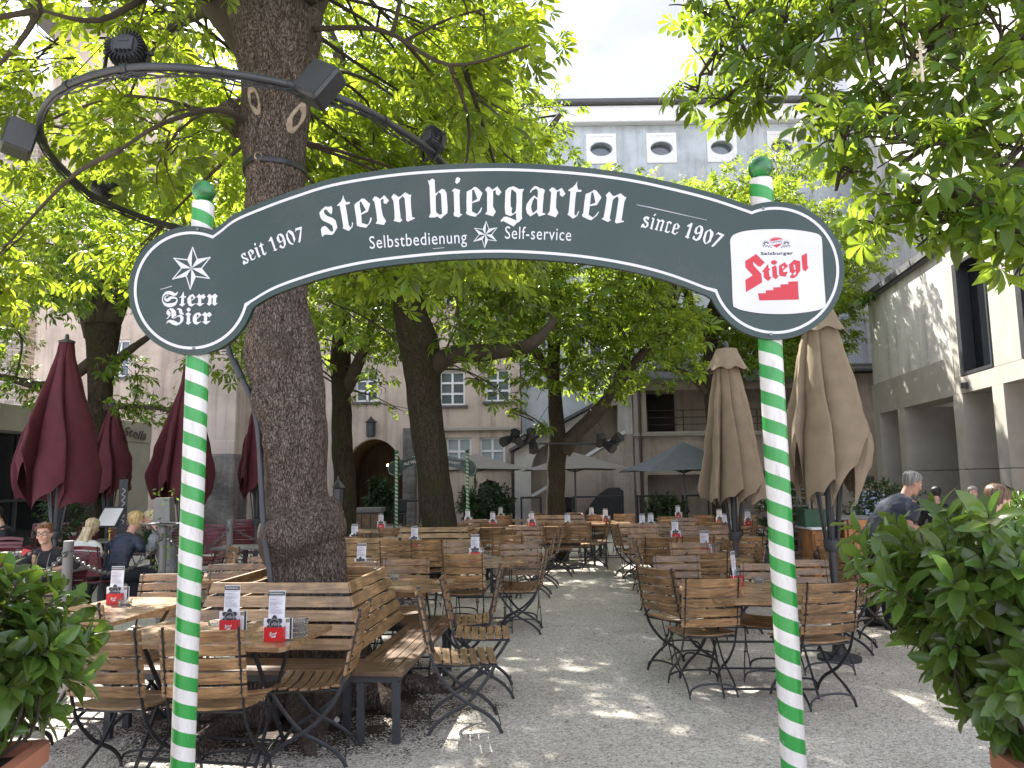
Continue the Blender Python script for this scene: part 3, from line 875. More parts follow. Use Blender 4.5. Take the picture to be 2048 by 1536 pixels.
q_ = MB(); q_.plate(rect(3.5, 3.9, 2.7, 2.76), [], fP, .3, .4); q_.build('strip_lamp', M['lampglow'], pv_)
# ================================================================== TREES
def leaf_template(nl=7, st=((0, .015), (.3, .085), (.6, .185), (.82, .175), (1, .01)), droop=.35, fold=.10, spread=125, petiole=.55):
    V, Q = [], []
    for i in range(nl):
        a = R(-spread + 2 * spread * i / (nl - 1))
        L = 1.0 - .42 * abs(i - (nl - 1) / 2) / ((nl - 1) / 2)
        ca, sa = math.cos(a), math.sin(a)
        o = len(V)
        for t, w in st:
            x = .06 + t * L
            z = -droop * L * t * t
            for y, dz in ((w * L, fold * w / .27), (0, 0), (-w * L, fold * w / .27)):
                V.append((x * ca - y * sa, x * sa + y * ca, z + dz * L))
        for k in range(len(st) - 1):
            b = o + 3 * k
            Q += [(b, b + 1, b + 4, b + 3), (b + 1, b + 2, b + 5, b + 4)]
    if petiole:
        o = len(V)
        V += [(-petiole, -.012, .0), (-petiole, .012, .0), (.07, .012, 0), (.07, -.012, 0)]
        Q.append((o, o + 1, o + 2, o + 3))
    return np.array(V), np.array(Q)

def scatter(P, D, Nn, Sc, temps):
    # P positions, D directions, Nn normals, Sc scales -> V, Q
    P, D, Nn, Sc = map(np.asarray, (P, D, Nn, Sc))
    D = D / np.linalg.norm(D, axis=1, keepdims=True)
    Nn = Nn - D * (Nn * D).sum(1, keepdims=True)
    Nn = Nn / (np.linalg.norm(Nn, axis=1, keepdims=True) + 1e-9)
    Y = np.cross(Nn, D)
    which = nrg.integers(0, len(temps), len(P))
    Vs, Qs, off = [], [], 0
    for k, (TV, TQ) in enumerate(temps):
        s = which == k
        if not s.any():
            continue
        rot = np.stack([D[s], Y[s], Nn[s]], axis=2)
        V = np.einsum('nij,kj->nki', rot, TV) * Sc[s][:, None, None] + P[s][:, None, :]
        n, kk = len(V), len(TV)
        Q = (TQ[None] + (np.arange(n) * kk)[:, None, None]).reshape(-1, TQ.shape[1]) + off
        Vs.append(V.reshape(-1, 3)); Qs.append(Q); off += n * kk
    return np.concatenate(Vs), np.concatenate(Qs)

T_NEAR = [leaf_template(7, droop=d, spread=s) for d, s in ((.25, 128), (.5, 120), (.38, 132), (.7, 110))]
T_HANG = [leaf_template(7, droop=d, spread=s) for d, s in ((.5, 125), (.8, 118), (1.05, 112), (.65, 128))]
T_MID = [leaf_template(6, ((0, .02), (.66, .21), (1, .015)), droop=d, spread=118, petiole=0) for d in (.3, .55, .8)]
T_FAR = [leaf_template(5, ((0, .05), (.62, .30), (1, .02)), droop=d, spread=105, petiole=0) for d in (.3, .6, .9)]

def rsphere(n):
    v = nrg.normal(size=(n, 3))
    return v / np.linalg.norm(v, axis=1, keepdims=True)

def clump_leaves(centers, radii, counts, tree_c, size, up=.7, flat=.75, sag=.12):
    P, D, Nn, Sc = [], [], [], []
    for c, r, k in zip(centers, radii, counts):
        d = rsphere(k)
        rad = r * nrg.uniform(.25, 1, (k, 1)) ** .6
        off = d * rad * np.array([1, 1, flat])
        p = np.array(c) + off
        out = d * .8 + (p - tree_c) / (np.linalg.norm(p - tree_c, axis=1, keepdims=True) + .01) * .7
        out[:, 2] *= .35
        out[:, 2] -= sag
        out += nrg.normal(size=(k, 3)) * .25
        n = np.zeros((k, 3)); n[:, 2] = up
        n += nrg.normal(size=(k, 3)) * .38 + d * .25
        P.append(p); D.append(out); Nn.append(n); Sc.append(size * nrg.uniform(.5, 1.25, k))
    return map(np.concatenate, (P, D, Nn, Sc))

def rough_tube(mb, pts, rad, n=18, amp=.12, fr=2.2, seed=0, sub=5, knots=(), lump=0.0):
    pts = bez(pts, sub)
    m = len(pts)
    rr = np.interp(np.linspace(0, len(rad) - 1, m), range(len(rad)), rad)
    nrm = Vector((1, 0, 0))
    rings = []
    for i, p in enumerate(pts):
        t = (pts[min(i + 1, m - 1)] - pts[max(i - 1, 0)]).normalized()
        nrm = nrm - t * nrm.dot(t)
        if nrm.length < 1e-5: nrm = t.orthogonal()
        nrm.normalize()
        b = t.cross(nrm)
        ring = []
        for k in range(n):
            a = 2 * math.pi * k / n
            d = nrm * math.cos(a) + b * math.sin(a)
            q = p + d * rr[i] * (1 + lump * noise.noise(Vector((p.x * 1.7 + d.x * 1.1 + seed, p.y + d.y * 1.1, p.z * 2.3))))
            w = noise.noise(Vector((q.x * fr + seed, q.y * fr, q.z * fr * .45))) + .5 * noise.noise(Vector((q.x * fr * 3 + seed, q.y * fr * 3, q.z * fr * 1.1))) + .30 * noise.noise(Vector((q.x * fr * 8 + seed, q.y * fr * 8, q.z * fr * 1.6)))
            q = q + d * (w * amp * rr[i])
            for kc, kr, kh in knots:
                e = (q - Vector(kc)).length
                if e < kr:
                    q = q + d * (kh * (math.cos(math.pi * e / kr) + 1) / 2)
            ring.append(q)
        rings.append(ring)
    mb.loft(rings)

def make_tree(name, label, trunk, limbs, clumps, counts, size, temps, leafmat_, bark, group=None, knots=(), tseg=26, amp=.1, twigs=3, flowers=0, tamp=1.0, tn=5, extra=None, up=.7, sag=.12, lump=.10):
    t = thing(name, label, 'tree', (0, 0, 0), 0, group)
    mb = MB(); rough_tube(mb, trunk[0], trunk[1], tseg, amp, 2.2, sub=tn, seed=rnd.random() * 50, knots=knots, lump=lump)
    mb.build('trunk', bark, t, 179)
    lb = MB()
    ends = []
    for pts, rad in limbs:
        rough_tube(lb, pts, rad, 10, .16, 3.0, seed=rnd.random() * 50, sub=5)
        ends += bez(pts, 6)
    cc = np.array([c for c, r in clumps]); rr = np.array([r for c, r in clumps])
    tc_ = cc.mean(0)
    E = np.array([tuple(e) for e in ends])
    P, D, Nn, Sc = clump_leaves(cc, rr, counts, tc_ - np.array([0, 0, 1.5]), size, up, .75, sag)
    for c, r in zip(cc, rr):
        dist = np.linalg.norm(E - c, axis=1) + np.maximum(0, E[:, 2] - c[2]) * .6
        a = Vector(E[dist.argmin()]); b = Vector(c)
        L = (b - a).length
        mid = (a + b) / 2 + Vector((rnd.uniform(-.12, .12) * L, rnd.uniform(-.12, .12) * L, .10 * L))
        lb.tube(bez([a, mid, b], 4), np.linspace(max(.012, min(.024, .012 * L + .006)), .007, 9), 6)
        for k in range(twigs):
            e = b + Vector(rsphere(1)[0]) * r * .9
            m2 = (b + e) / 2 + Vector((0, 0, .06 * r))
            st = a.lerp(b, rnd.uniform(.6, 1))
            lb.tube(bez([st, m2, e], 3), np.linspace(.009, .004, 7), 5)
    lb.build('branches', M['twig'], t, 60)
    V, Q = scatter(P, D, Nn, Sc, temps)
    fast_mesh('crown', V, Q, leafmat_, t, True)
    if flowers:
        fp = MB()
        idx = nrg.choice(len(cc), flowers)
        for i in idx:
            d = rsphere(1)[0]; d[2] = abs(d[2]) * .8 + .3; d[1] = -abs(d[1])
            p = cc[i] + d * rr[i]
            h = rnd.uniform(.2, .3)
            for k in range(46):
                u = rnd.random(); a = rnd.random() * 6.28
                w = .065 * (1 - u * .85)
                q = Vector((p[0] + math.cos(a) * w * rnd.uniform(.6, 1), p[1] + math.sin(a) * w * rnd.uniform(.6, 1), p[2] + u * h))
                s = rnd.uniform(.010, .02)
                ax = Vector(rsphere(1)[0]); bx = ax.orthogonal().normalized()
                fp.add([q + ax * s, q + bx * s, q - ax * s, q - bx * s], [(0, 1, 2, 3)])
            fp.tube([p, p + np.array([0, 0, h])], .008, 5)
        tag(fp.build('blossom', M['blossom'], t, recalc=False), kind='stuff')
    return t, lb

def ell_clumps(c, rad, n, r=(.6, .9), low=-.75, keep=None, fill=.55):
    out = []
    tries = 0
    while len(out) < n and tries < n * 60:
        tries += 1
        d = rsphere(1)[0]
        if d[2] < low: continue
        f = rnd.uniform(fill, 1.0)
        p = np.array(c) + d * np.array(rad) * f
        rr = rnd.uniform(*r)
        if keep and not keep(p, rr): continue
        if any(np.linalg.norm(p - q) < .55 * (rr + s) for q, s in out): continue
        out.append((p, rr))
    return out

# ---- the big near chestnut, its outline read off the photograph at its own distance
D1 = 6.2
sil = [(1165, 548, 692), (1130, 550, 688), (1110, 543, 690), (1090, 530, 691), (1060, 521, 691), (1030, 523, 684), (1000, 528, 664), (940, 528, 659), (880, 520, 657), (850, 512, 657), (800, 508, 653), (760, 505, 646), (700, 491, 638), (660, 494, 629), (600, 497, 616), (560, 508, 612), (470, 490, 600), (390, 489, 601), (340, 486, 604), (290, 484, 608), (200, 483, 612), (130, 479, 622), (80, 468, 632), (40, 452, 640)]
tp, tr = [], []
for y, a, b in sil:
    l, r_ = at(a, y, D1), at(b, y, D1)
    tp.append((l + r_) / 2); tr.append((r_ - l).length / 2)
base = tp[0]
tp = [Vector((base.x, D1 + .05, -.25)), Vector((base.x, D1 + .03, .06)), Vector((base.x, D1, .35))] + tp
tr = [.66, .56, .46] + tr
kn = []
for (x, y, r, h) in ((560, 690, .12, .07), (612, 690, .1, .05), (510, 800, .16, .05), (668, 1060, .24, .05), (545, 1075, .2, .05), (540, 690, .1, .05), (530, 890, .12, .045), (640, 930, .14, .04), (625, 860, .12, .045), (520, 740, .1, .04), (590, 590, .1, .035), (600, 1090, .1, .05), (515, 312, .09, .03), (600, 330, .14, .05), (520, 640, .1, .04), (600, 760, .15, -.04), (560, 1010, .1, -.04), (610, 1000, .12, -.035), (580, 830, .1, -.04), (638, 700, .12, .03)):
    kn.append((tuple(at(x, y, D1 - .3)), r * 1.25, h * 1.5))
fork = tp[-1]
lf = at(455, 20, D1); 
limbs1 = [([fork + Vector((-.02, 0, -.9)), fork + Vector((-.13, 0, -.32)), at(440, -20, D1), at(380, -190, D1 - .2), at(300, -400, D1 - .5)], [.1, .185, .205, .165, .1]),
          ([fork + Vector((.02, 0, -.9)), fork + Vector((.09, 0, -.3)), at(598, -30, D1 + .1), at(640, -200, D1 + .2), at(690, -420, D1 + .3)], [.12, .235, .275, .23, .15]),
          ([at(520, 260, D1), at(440, 220, D1 - .6), at(330, 245, D1 - 1.2), at(240, 300, D1 - 1.4)], [.032, .024, .016, .008]),
          ([at(600, 60, D1), at(760, 60, D1 - .4), at(900, 130, D1 - .6), at(1060, 90, D1 - .8)], [.028, .02, .014, .008]),
          ([at(610, 0, D1), at(720, -40, D1 - 1), at(850, -120, D1 - 1.8), at(1000, -60, D1 - 2)], [.06, .04, .03, .012]),
          ([at(620, 0, D1), at(640, -60, D1 + 1), at(700, -40, D1 + 2.4), at(760, 20, D1 + 3.2)], [.08, .06, .04, .02]),
          ([at(430, 0, D1), at(330, -20, D1 - .9), at(200, 40, D1 - 1.4), at(80, 20, D1 - 1.6)], [.04, .028, .02, .01]),
          ([at(440, 0, D1), at(400, 20, D1 + 1.2), at(330, 60, D1 + 2.2), at(250, 130, D1 + 3)], [.12, .09, .06, .03]),
          ([at(300, -400, D1 - .5), at(100, -450, D1 - .7), at(-150, -350, D1 - .6)], [.1, .07, .03]),
          ([at(690, -420, D1 + .3), at(850, -520, D1), at(980, -480, D1 - .3)], [.14, .09, .03])]
RING_SEEN = [proj(gz(x, y, 4.2)) for x, y in ((180, 390), (110, 320), (80, 260), (100, 200), (160, 160), (250, 100), (350, 135), (420, 142), (480, 150), (580, 170), (640, 170), (700, 205), (750, 232), (800, 260), (840, 285), (870, 310))]
def keep1(p, r):
    q = proj(p)
    if q is None: return False
    x, y, f = q
    rp = r * F / f
    if p[1] - r < 3.35: return False
    if f < 7.0 and 455 - rp * .75 < x < 640 + rp * .75 and y > -120: return False
    if x + rp * .7 > 1125: return False
    if y - rp > 430: return False
    if y > 330 and f < 6.5: return False
    for rx, ry, rf in RING_SEEN:
        if f - .2 * r < rf and math.hypot(x - rx, y - ry) < rp * .95 + 18: return False
    if x < 320 and 60 < y < 330 and rnd.random() < .45: return False
    return True
cl1 = ell_clumps((-2.1, 6.7, 6.0), (4.4, 4.2, 3.0), 92, (.5, .8), -.95, keep1, .35)
ntot = [int(74 * (r / .65) ** 2) for c, r in cl1]
t1, _ = make_tree('chestnut_tree', 'thick knotty chestnut trunk in the middle of the nearest square bench, forking at the top', (tp, tr), limbs1, cl1, ntot, .165, T_NEAR, M['leaf1'], M['bark1'], knots=kn, tseg=110, amp=.11, twigs=4, tn=9, lump=.17)
# healed pruning scars, a raised lip round a sunken face, let into the bark
def surf(x, y):
    # front of the built trunk along the ray through that point
    d = ray(x, y); o = Vector((0, 0, CZ))
    tk = [c for c in t1.children if c.name.startswith('trunk')][0]
    hit, loc, nor, _ = tk.ray_cast(o, d, distance=40)
    return (loc, nor) if hit else (at(x, y, D1 - .3), Vector((0, -1, 0)))
bpy.context.view_layer.update()
for (x, y, w, h, tilt) in ((595, 236, .10, .26, -.35), (508, 200, .075, .22, .3), (516, 312, .05, .06, 0)):
    p, nr = surf(x, y)
    M3 = nr.to_track_quat('Z', 'Y').to_matrix()
    Rt = Matrix.Rotation(tilt, 3, 'Z')
    q_ = MB()
    def ring(s, z): return [p + M3 @ (Rt @ Vector((w / 2 * s * math.cos(a) * (1 + .12 * math.sin(2 * a)), h / 2 * s * math.sin(a), z + .004 * math.sin(5 * a)))) for a in [k * math.pi / 12 for k in range(24)]]
    q_.loft([ring(1.35, -.03), ring(1.2, .006), ring(1.0, .016), ring(.8, .006), ring(.55, -.012), ring(.3, -.016), ring(.05, -.014)])
    q_.build('bark_scar', M['heartwood'], t1, 70)
# surface roots spreading over the ground
rt = MB()
for k in range(13):
    a = 2 * math.pi * k / 13 + rnd.uniform(-.2, .2)
    L_ = rnd.uniform(.8, 1.35)
    pts = [(base.x + math.cos(a) * .3, D1 + math.sin(a) * .3, .25), (base.x + math.cos(a) * .55, D1 + math.sin(a) * .55, .1)]
    b = a
    x, y = pts[-1][0], pts[-1][1]
    for i in range(4):
        b += rnd.uniform(-.5, .5)
        x += math.cos(b) * L_ / 6; y += math.sin(b) * L_ / 6
        pts.append((x, y, .06 - .02 * i + rnd.uniform(-.02, .02)))
    rough_tube(rt, pts, [.16, .13, .09, .07, .05, .03], 9, .25, 5, seed=k * 3.1, sub=4)
rt.build('roots', M['bark1'], t1, 179)
# protruding stub on the left of the trunk
q_ = MB(); rough_tube(q_, [at(490, 255, D1), at(468, 235, D1 - .1), at(452, 205, D1 - .15)], [.14, .11, .06], 12, .3, 5, seed=4); q_.build('stub', M['bark1'], t1, 179)

def px_limb(lst, Y0):
    return [at(x, y, Y0 + d) for x, y, d in lst]

def wide_trunk(lst, Y):
    pts, rad = [], []
    for y, a, b in lst:
        l, r_ = at(a, y, Y), at(b, y, Y)
        pts.append((l + r_) / 2); rad.append((r_ - l).length / 2)
    p0 = pts[0]
    return [Vector((p0.x, Y, -.2)), Vector((p0.x, Y, .1))] + pts, [rad[0] * 1.35, rad[0] * 1.15] + rad

# ---- second chestnut, leaning, in the second square bench
Y2 = 12.6
w2 = wide_trunk([(1055, 845, 915), (1000, 838, 908), (940, 832, 898), (880, 826, 890), (820, 818, 882), (760, 812, 882), (700, 800, 880), (660, 792, 866), (620, 786, 852), (560, 788, 842), (500, 785, 838), (430, 788, 842)], Y2)
l2 = [(px_limb([(860, 740, 0), (900, 712, -.2), (980, 705, -.4), (1060, 690, -.6), (1110, 640, -.6)], Y2), [.2, .15, .13, .1, .05]),
      (px_limb([(815, 460, 0), (760, 330, -.3), (700, 180, -.5), (660, 60, -.6)], Y2), [.28, .2, .14, .06]),
      (px_limb([(820, 460, 0), (880, 340, .1), (940, 230, .2), (960, 110, .4)], Y2), [.28, .2, .13, .05]),
      (px_limb([(820, 470, 0), (960, 380, 0), (1040, 330, .3), (1120, 230, .6)], Y2), [.2, .13, .09, .04]),
      (px_limb([(820, 500, 0), (700, 560, .5), (620, 520, 1), (560, 440, 1.2)], Y2), [.18, .12, .08, .04])]
def mk_keep(xmax=None, ymax=None, ymin=None, xmin=None, avoid=()):
    def k(p, r):
        q = proj(p)
        if q is None: return False
        x, y, f = q
        rp = r * F / f
        if xmax and x + rp > xmax: return False
        if xmin and x - rp < xmin: return False
        if ymax and y + rp > ymax: return False
        if ymin and y - rp < ymin: return False
        for (a, b, c, d, fm) in avoid:
            if a - rp * .6 < x < b + rp * .6 and c - rp * .6 < y < d + rp * .6 and f < fm: return False
        return True
    return k
k2 = mk_keep(1175, 800, None, None, [(790, 890, 640, 1100, 12.9)])
cl2 = ell_clumps((-1.3, 12.8, 6.9), (3.7, 3.6, 3.7), 66, (.7, 1.05), -.95, k2, .3)
cl2 += [(np.array(at(x, y, Y)), r) for x, y, Y, r in ((920, 580, 13.6, .6), (980, 600, 13.6, .6), (930, 650, 13.8, .4), (1040, 610, 13.4, .6), (900, 540, 13.4, .6), (1000, 550, 13.2, .7), (960, 760, 14.2, .35), (1010, 790, 14.4, .35))]
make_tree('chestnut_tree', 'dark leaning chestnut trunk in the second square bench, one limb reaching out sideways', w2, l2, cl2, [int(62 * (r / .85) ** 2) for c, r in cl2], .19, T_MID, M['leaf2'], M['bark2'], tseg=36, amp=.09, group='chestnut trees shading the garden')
# ---- third, thinner trunk behind the big one
Y3 = 17.0
w3 = wide_trunk([(1030, 668, 712), (960, 668, 710), (880, 664, 705), (800, 664, 703), (740, 662, 700), (680, 664, 702), (600, 668, 698), (500, 670, 696)], Y3)
l3 = [(px_limb([(690, 780, 0), (715, 730, -.2), (740, 660, -.4), (760, 580, -.5)], Y3), [.16, .13, .1, .05]),
      (px_limb([(683, 520, 0), (640, 400, .2), (600, 280, .4)], Y3), [.22, .16, .06]),
      (px_limb([(683, 520, 0), (730, 400, 0), (770, 260, .2)], Y3), [.22, .16, .06])]
k3 = mk_keep(1000, 850, None, 330, [(655, 715, 640, 1100, 17.4), (715, 960, 720, 900, 60)])
cl3 = ell_clumps((-3.7, 17.0, 6.6), (3.9, 3.2, 4.0), 58, (.8, 1.1), -.98, k3, .35)
cl3 += [(np.array(at(x, y, Y)), r) for x, y, Y, r in ((650, 590, 15.6, .7), (690, 560, 15.4, .8), (740, 590, 15.6, .8), (770, 640, 15.8, .65), (735, 670, 16.2, .6), (660, 660, 15.8, .5), (780, 560, 16, .8), (640, 720, 16, .35), (760, 720, 16.4, .4), (720, 530, 15.2, .8), (735, 790, 16.6, .35), (770, 770, 16.6, .35), (800, 820, 17, .3))]
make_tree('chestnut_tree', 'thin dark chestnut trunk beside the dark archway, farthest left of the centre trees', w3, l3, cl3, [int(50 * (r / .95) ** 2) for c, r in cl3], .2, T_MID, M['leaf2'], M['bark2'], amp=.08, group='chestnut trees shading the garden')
# ---- fourth, with the spotlights, in the third bench
Y4 = 16.0
w4 = wide_trunk([(1036, 1092, 1133), (990, 1094, 1130), (940, 1094, 1131), (890, 1095, 1134), (850, 1097, 1128), (800, 1096, 1124), (750, 1096, 1120), (690, 1096, 1120), (600, 1100, 1124), (500, 1104, 1126), (420, 1108, 1128)], Y4)
l4 = [(px_limb([(1125, 900, 0), (1150, 870, -.1), (1190, 828, -.2), (1225, 780, -.3), (1260, 700, -.3)], Y4), [.2, .17, .15, .12, .06]),
      (px_limb([(1110, 760, 0), (1070, 700, -.3), (1040, 620, -.5)], Y4), [.12, .09, .04]),
      (px_limb([(1115, 430, 0), (1080, 360, 0), (1060, 280, .1)], Y4), [.2, .14, .05]),
      (px_limb([(1115, 500, 0), (1180, 420, 0), (1230, 360, .1)], Y4), [.18, .12, .05]),
      (px_limb([(1225, 780, -.3), (1290, 700, -.6), (1350, 620, -.8)], Y4), [.12, .09, .04])]
k4 = mk_keep(1440, 880, 300, 880, [(1085, 1140, 800, 1100, 16.6), (880, 1060, 740, 960, 60), (1140, 1290, 830, 1000, 60)])
cl4 = ell_clumps((1.4, 16.0, 6.0), (3.9, 3.0, 3.6), 64, (.65, .95), -.98, k4, .3)
cl4 += [(np.array(at(x, y, Y)), r) for x, y, Y, r in ((1180, 690, 15.2, .5), (1235, 660, 15.0, .55), (1300, 700, 15.4, .5), (1345, 690, 15.6, .5), (1385, 735, 16, .4), (1210, 610, 15, .6), (1300, 630, 15, .6), (1370, 640, 15.6, .5), (1050, 745, 15, .4), (1035, 820, 15.2, .28), (1075, 850, 15.3, .25), (1270, 760, 15.6, .32), (1330, 770, 16, .3), (1170, 745, 15.4, .35))]
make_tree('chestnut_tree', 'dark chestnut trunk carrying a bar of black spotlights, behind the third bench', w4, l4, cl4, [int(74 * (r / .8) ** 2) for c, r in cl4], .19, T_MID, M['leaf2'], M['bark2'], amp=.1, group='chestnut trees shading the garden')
# a tuft of leaves on its trunk
# ---- fifth, left, behind the maroon parasols, in flower
Y5 = 14.2
w5 = wide_trunk([(1010, 172, 212), (900, 176, 214), (820, 178, 222), (760, 178, 226), (700, 176, 232), (650, 172, 240)], Y5)
l5 = [(px_limb([(195, 670, 0), (170, 600, -.1), (150, 540, -.2), (110, 500, -.3), (40, 480, -.4)], Y5), [.24, .18, .15, .11, .05]),
      (px_limb([(205, 660, 0), (200, 580, .1), (205, 520, .1), (230, 450, .2)], Y5), [.26, .2, .15, .06]),
      (px_limb([(215, 660, 0), (245, 590, .1), (270, 520, .2), (310, 440, .3)], Y5), [.2, .15, .11, .05]),
      (px_limb([(190, 720, 0), (110, 770, -.3), (30, 760, -.5), (-40, 740, -.6)], Y5), [.13, .09, .07, .04]),
      (px_limb([(210, 740, 0), (260, 700, .1), (330, 650, .3)], Y5), [.12, .08, .03]),
      (px_limb([(205, 815, 0), (250, 812, -.4), (300, 815, -.6), (345, 825, -.8)], Y5), [.1, .05, .035, .015]),
      (px_limb([(150, 540, -.2), (120, 440, 0), (90, 360, .1)], Y5), [.14, .1, .04])]
k5 = mk_keep(470, 840, 300, None, [(175, 235, 560, 900, 14.6), (60, 170, 650, 840, 60), (230, 420, 640, 790, 60)])
cl5 = ell_clumps((-7.9, 14.2, 5.3), (4.1, 3.0, 2.9), 54, (.55, .85), -.98, k5, .25)
cl5 += [(np.array(at(x, y, Y5 - .5)), .42) for x, y in ((255, 805), (300, 818), (345, 828), (235, 720), (270, 740), (60, 770), (20, 740), (110, 800))]
make_tree('chestnut_tree', 'many-limbed chestnut tree in flower behind the tallest maroon parasol', w5, l5, cl5, [int(70 * (r / .7) ** 2) for c, r in cl5], .17, T_MID, M['leaf2'], M['bark2'], amp=.12, flowers=30, group='chestnut trees shading the garden')
# ---- sixth, right, sunlit from above, in flower
Y6 = 20.5
w6 = wide_trunk([(1030, 1428, 1458), (960, 1424, 1452), (880, 1418, 1444), (830, 1412, 1438), (780, 1408, 1436), (700, 1408, 1434), (600, 1420, 1444)], Y6)
l6 = [(px_limb([(1422, 700, 0), (1390, 640, 0), (1370, 540, .2), (1380, 400, .4)], Y6), [.2, .15, .11, .04]),
      (px_limb([(1430, 620, 0), (1480, 520, 0), (1540, 400, .2)], Y6), [.22, .15, .05]),
      (px_limb([(1430, 620, 0), (1560, 560, 0), (1660, 460, .2)], Y6), [.18, .12, .04]),
      (px_limb([(1420, 790, 0), (1370, 745, 0), (1310, 740, .2)], Y6), [.12, .08, .03]),
      (px_limb([(1430, 650, 0), (1580, 640, 0), (1700, 620, .2)], Y6), [.16, .11, .04])]
k6 = mk_keep(1790, 850, 262, 1190, [(1405, 1450, 640, 1000, 21), (1120, 1290, 640, 900, 60), (1290, 1700, 770, 1000, 60)])
cl6 = ell_clumps((5.7, 20.5, 6.9), (4.3, 3.2, 4.0), 84, (.6, .95), -.98, k6, .4)
make_tree('chestnut_tree', 'bright sunlit flowering chestnut crown rising behind the white beer logo', w6, l6, cl6, [int(125 * (r / .78) ** 2) for c, r in cl6], .18, T_MID, M['leaf2'], M['bark2'], amp=.1, flowers=34, group='chestnut trees shading the garden')

# ---- overhanging chestnut at the right edge, its trunk beside the view
c7 = [(1400, 20, 5.6, .3), (1470, 40, 5.5, .38), (1560, 30, 5.2, .45), (1425, 150, 5.6, .3), (1395, 185, 5.7, .22), (1500, 120, 5.4, .36), (1450, 200, 5.6, .24), (1545, 170, 5.4, .26), (1620, 90, 5, .45), (1700, 50, 4.8, .5), (1800, 40, 4.5, .5), (1900, 30, 4.3, .5), (2010, 50, 4.2, .5), (1650, 190, 4.6, .28), (1740, 150, 4.5, .4), (1800, 200, 4.3, .33), (1960, 170, 4.1, .4), (2040, 200, 3.9, .45), (1690, 270, 4.2, .24), (1650, 235, 4.3, .2), (1780, 270, 4.1, .3), (1860, 290, 3.9, .3), (1930, 290, 3.9, .36), (2020, 320, 3.7, .42), (1790, 395, 4.0, .22), (1750, 450, 4.1, .15), (1850, 400, 3.8, .26), (1920, 400, 3.7, .3), (1990, 410, 3.6, .32), (2045, 440, 3.5, .3), (1880, 460, 3.8, .15), (1705, 340, 4.2, .12), (2060, 500, 3.6, .2), (1500, -60, 5.4, .5), (1650, -60, 5, .6), (1800, -80, 4.7, .6), (1950, -80, 4.5, .6), (2100, 0, 4.2, .6), (2120, 250, 3.9, .6), (2140, 430, 3.8, .5), (1600, -180, 5.2, .7), (1800, -220, 4.9, .8), (2000, -240, 4.8, .8), (2200, -150, 4.6, .8)]
cl7 = [(np.array(at(x, y, Y)), r) for x, y, Y, r in c7]
w7 = [Vector((5.1, 5.3, -.2)), Vector((5.1, 5.3, .2)), Vector((5.05, 5.3, 1.5)), Vector((4.95, 5.25, 3.0)), Vector((4.7, 5.2, 4.2))], [.42, .36, .3, .29, .26]
r7 = Vector((4.7, 5.2, 4.1))
l7 = [([r7, at(2010, -60, 4.9), at(1880, 60, 4.8), at(1790, 190, 4.6), at(1700, 300, 4.4), at(1672, 380, 4.3)], [.2, .1, .06, .04, .022, .01]),
      ([r7, at(2080, -150, 5.1), at(1820, -60, 5.2), at(1640, 40, 5.3), at(1530, 140, 5.5), at(1420, 215, 5.6)], [.2, .12, .07, .045, .028, .01]),
      ([r7, at(2120, 40, 4.9), at(2000, 130, 4.5), at(1900, 250, 4.1), at(1800, 330, 4.0)], [.16, .08, .05, .03, .012]),
      ([r7, at(2160, 200, 4.6), at(2048, 330, 4.0), at(1950, 390, 3.8), at(1880, 430, 3.8)], [.15, .07, .04, .022, .01]),
      ([at(1820, -60, 5.2), at(1600, -40, 5.4), at(1470, 60, 5.5), at(1400, 150, 5.6)], [.06, .04, .025, .01])]
make_tree('chestnut_tree', 'large-leaved chestnut branches hanging into the top right corner over the laurel bush', w7, l7, cl7, [int(17 * (r / .4) ** 2) + 4 for c, r in cl7], .14, T_HANG, M['leaf7'], M['bark1'], twigs=5, flowers=3, amp=.1, up=.45, sag=.3)
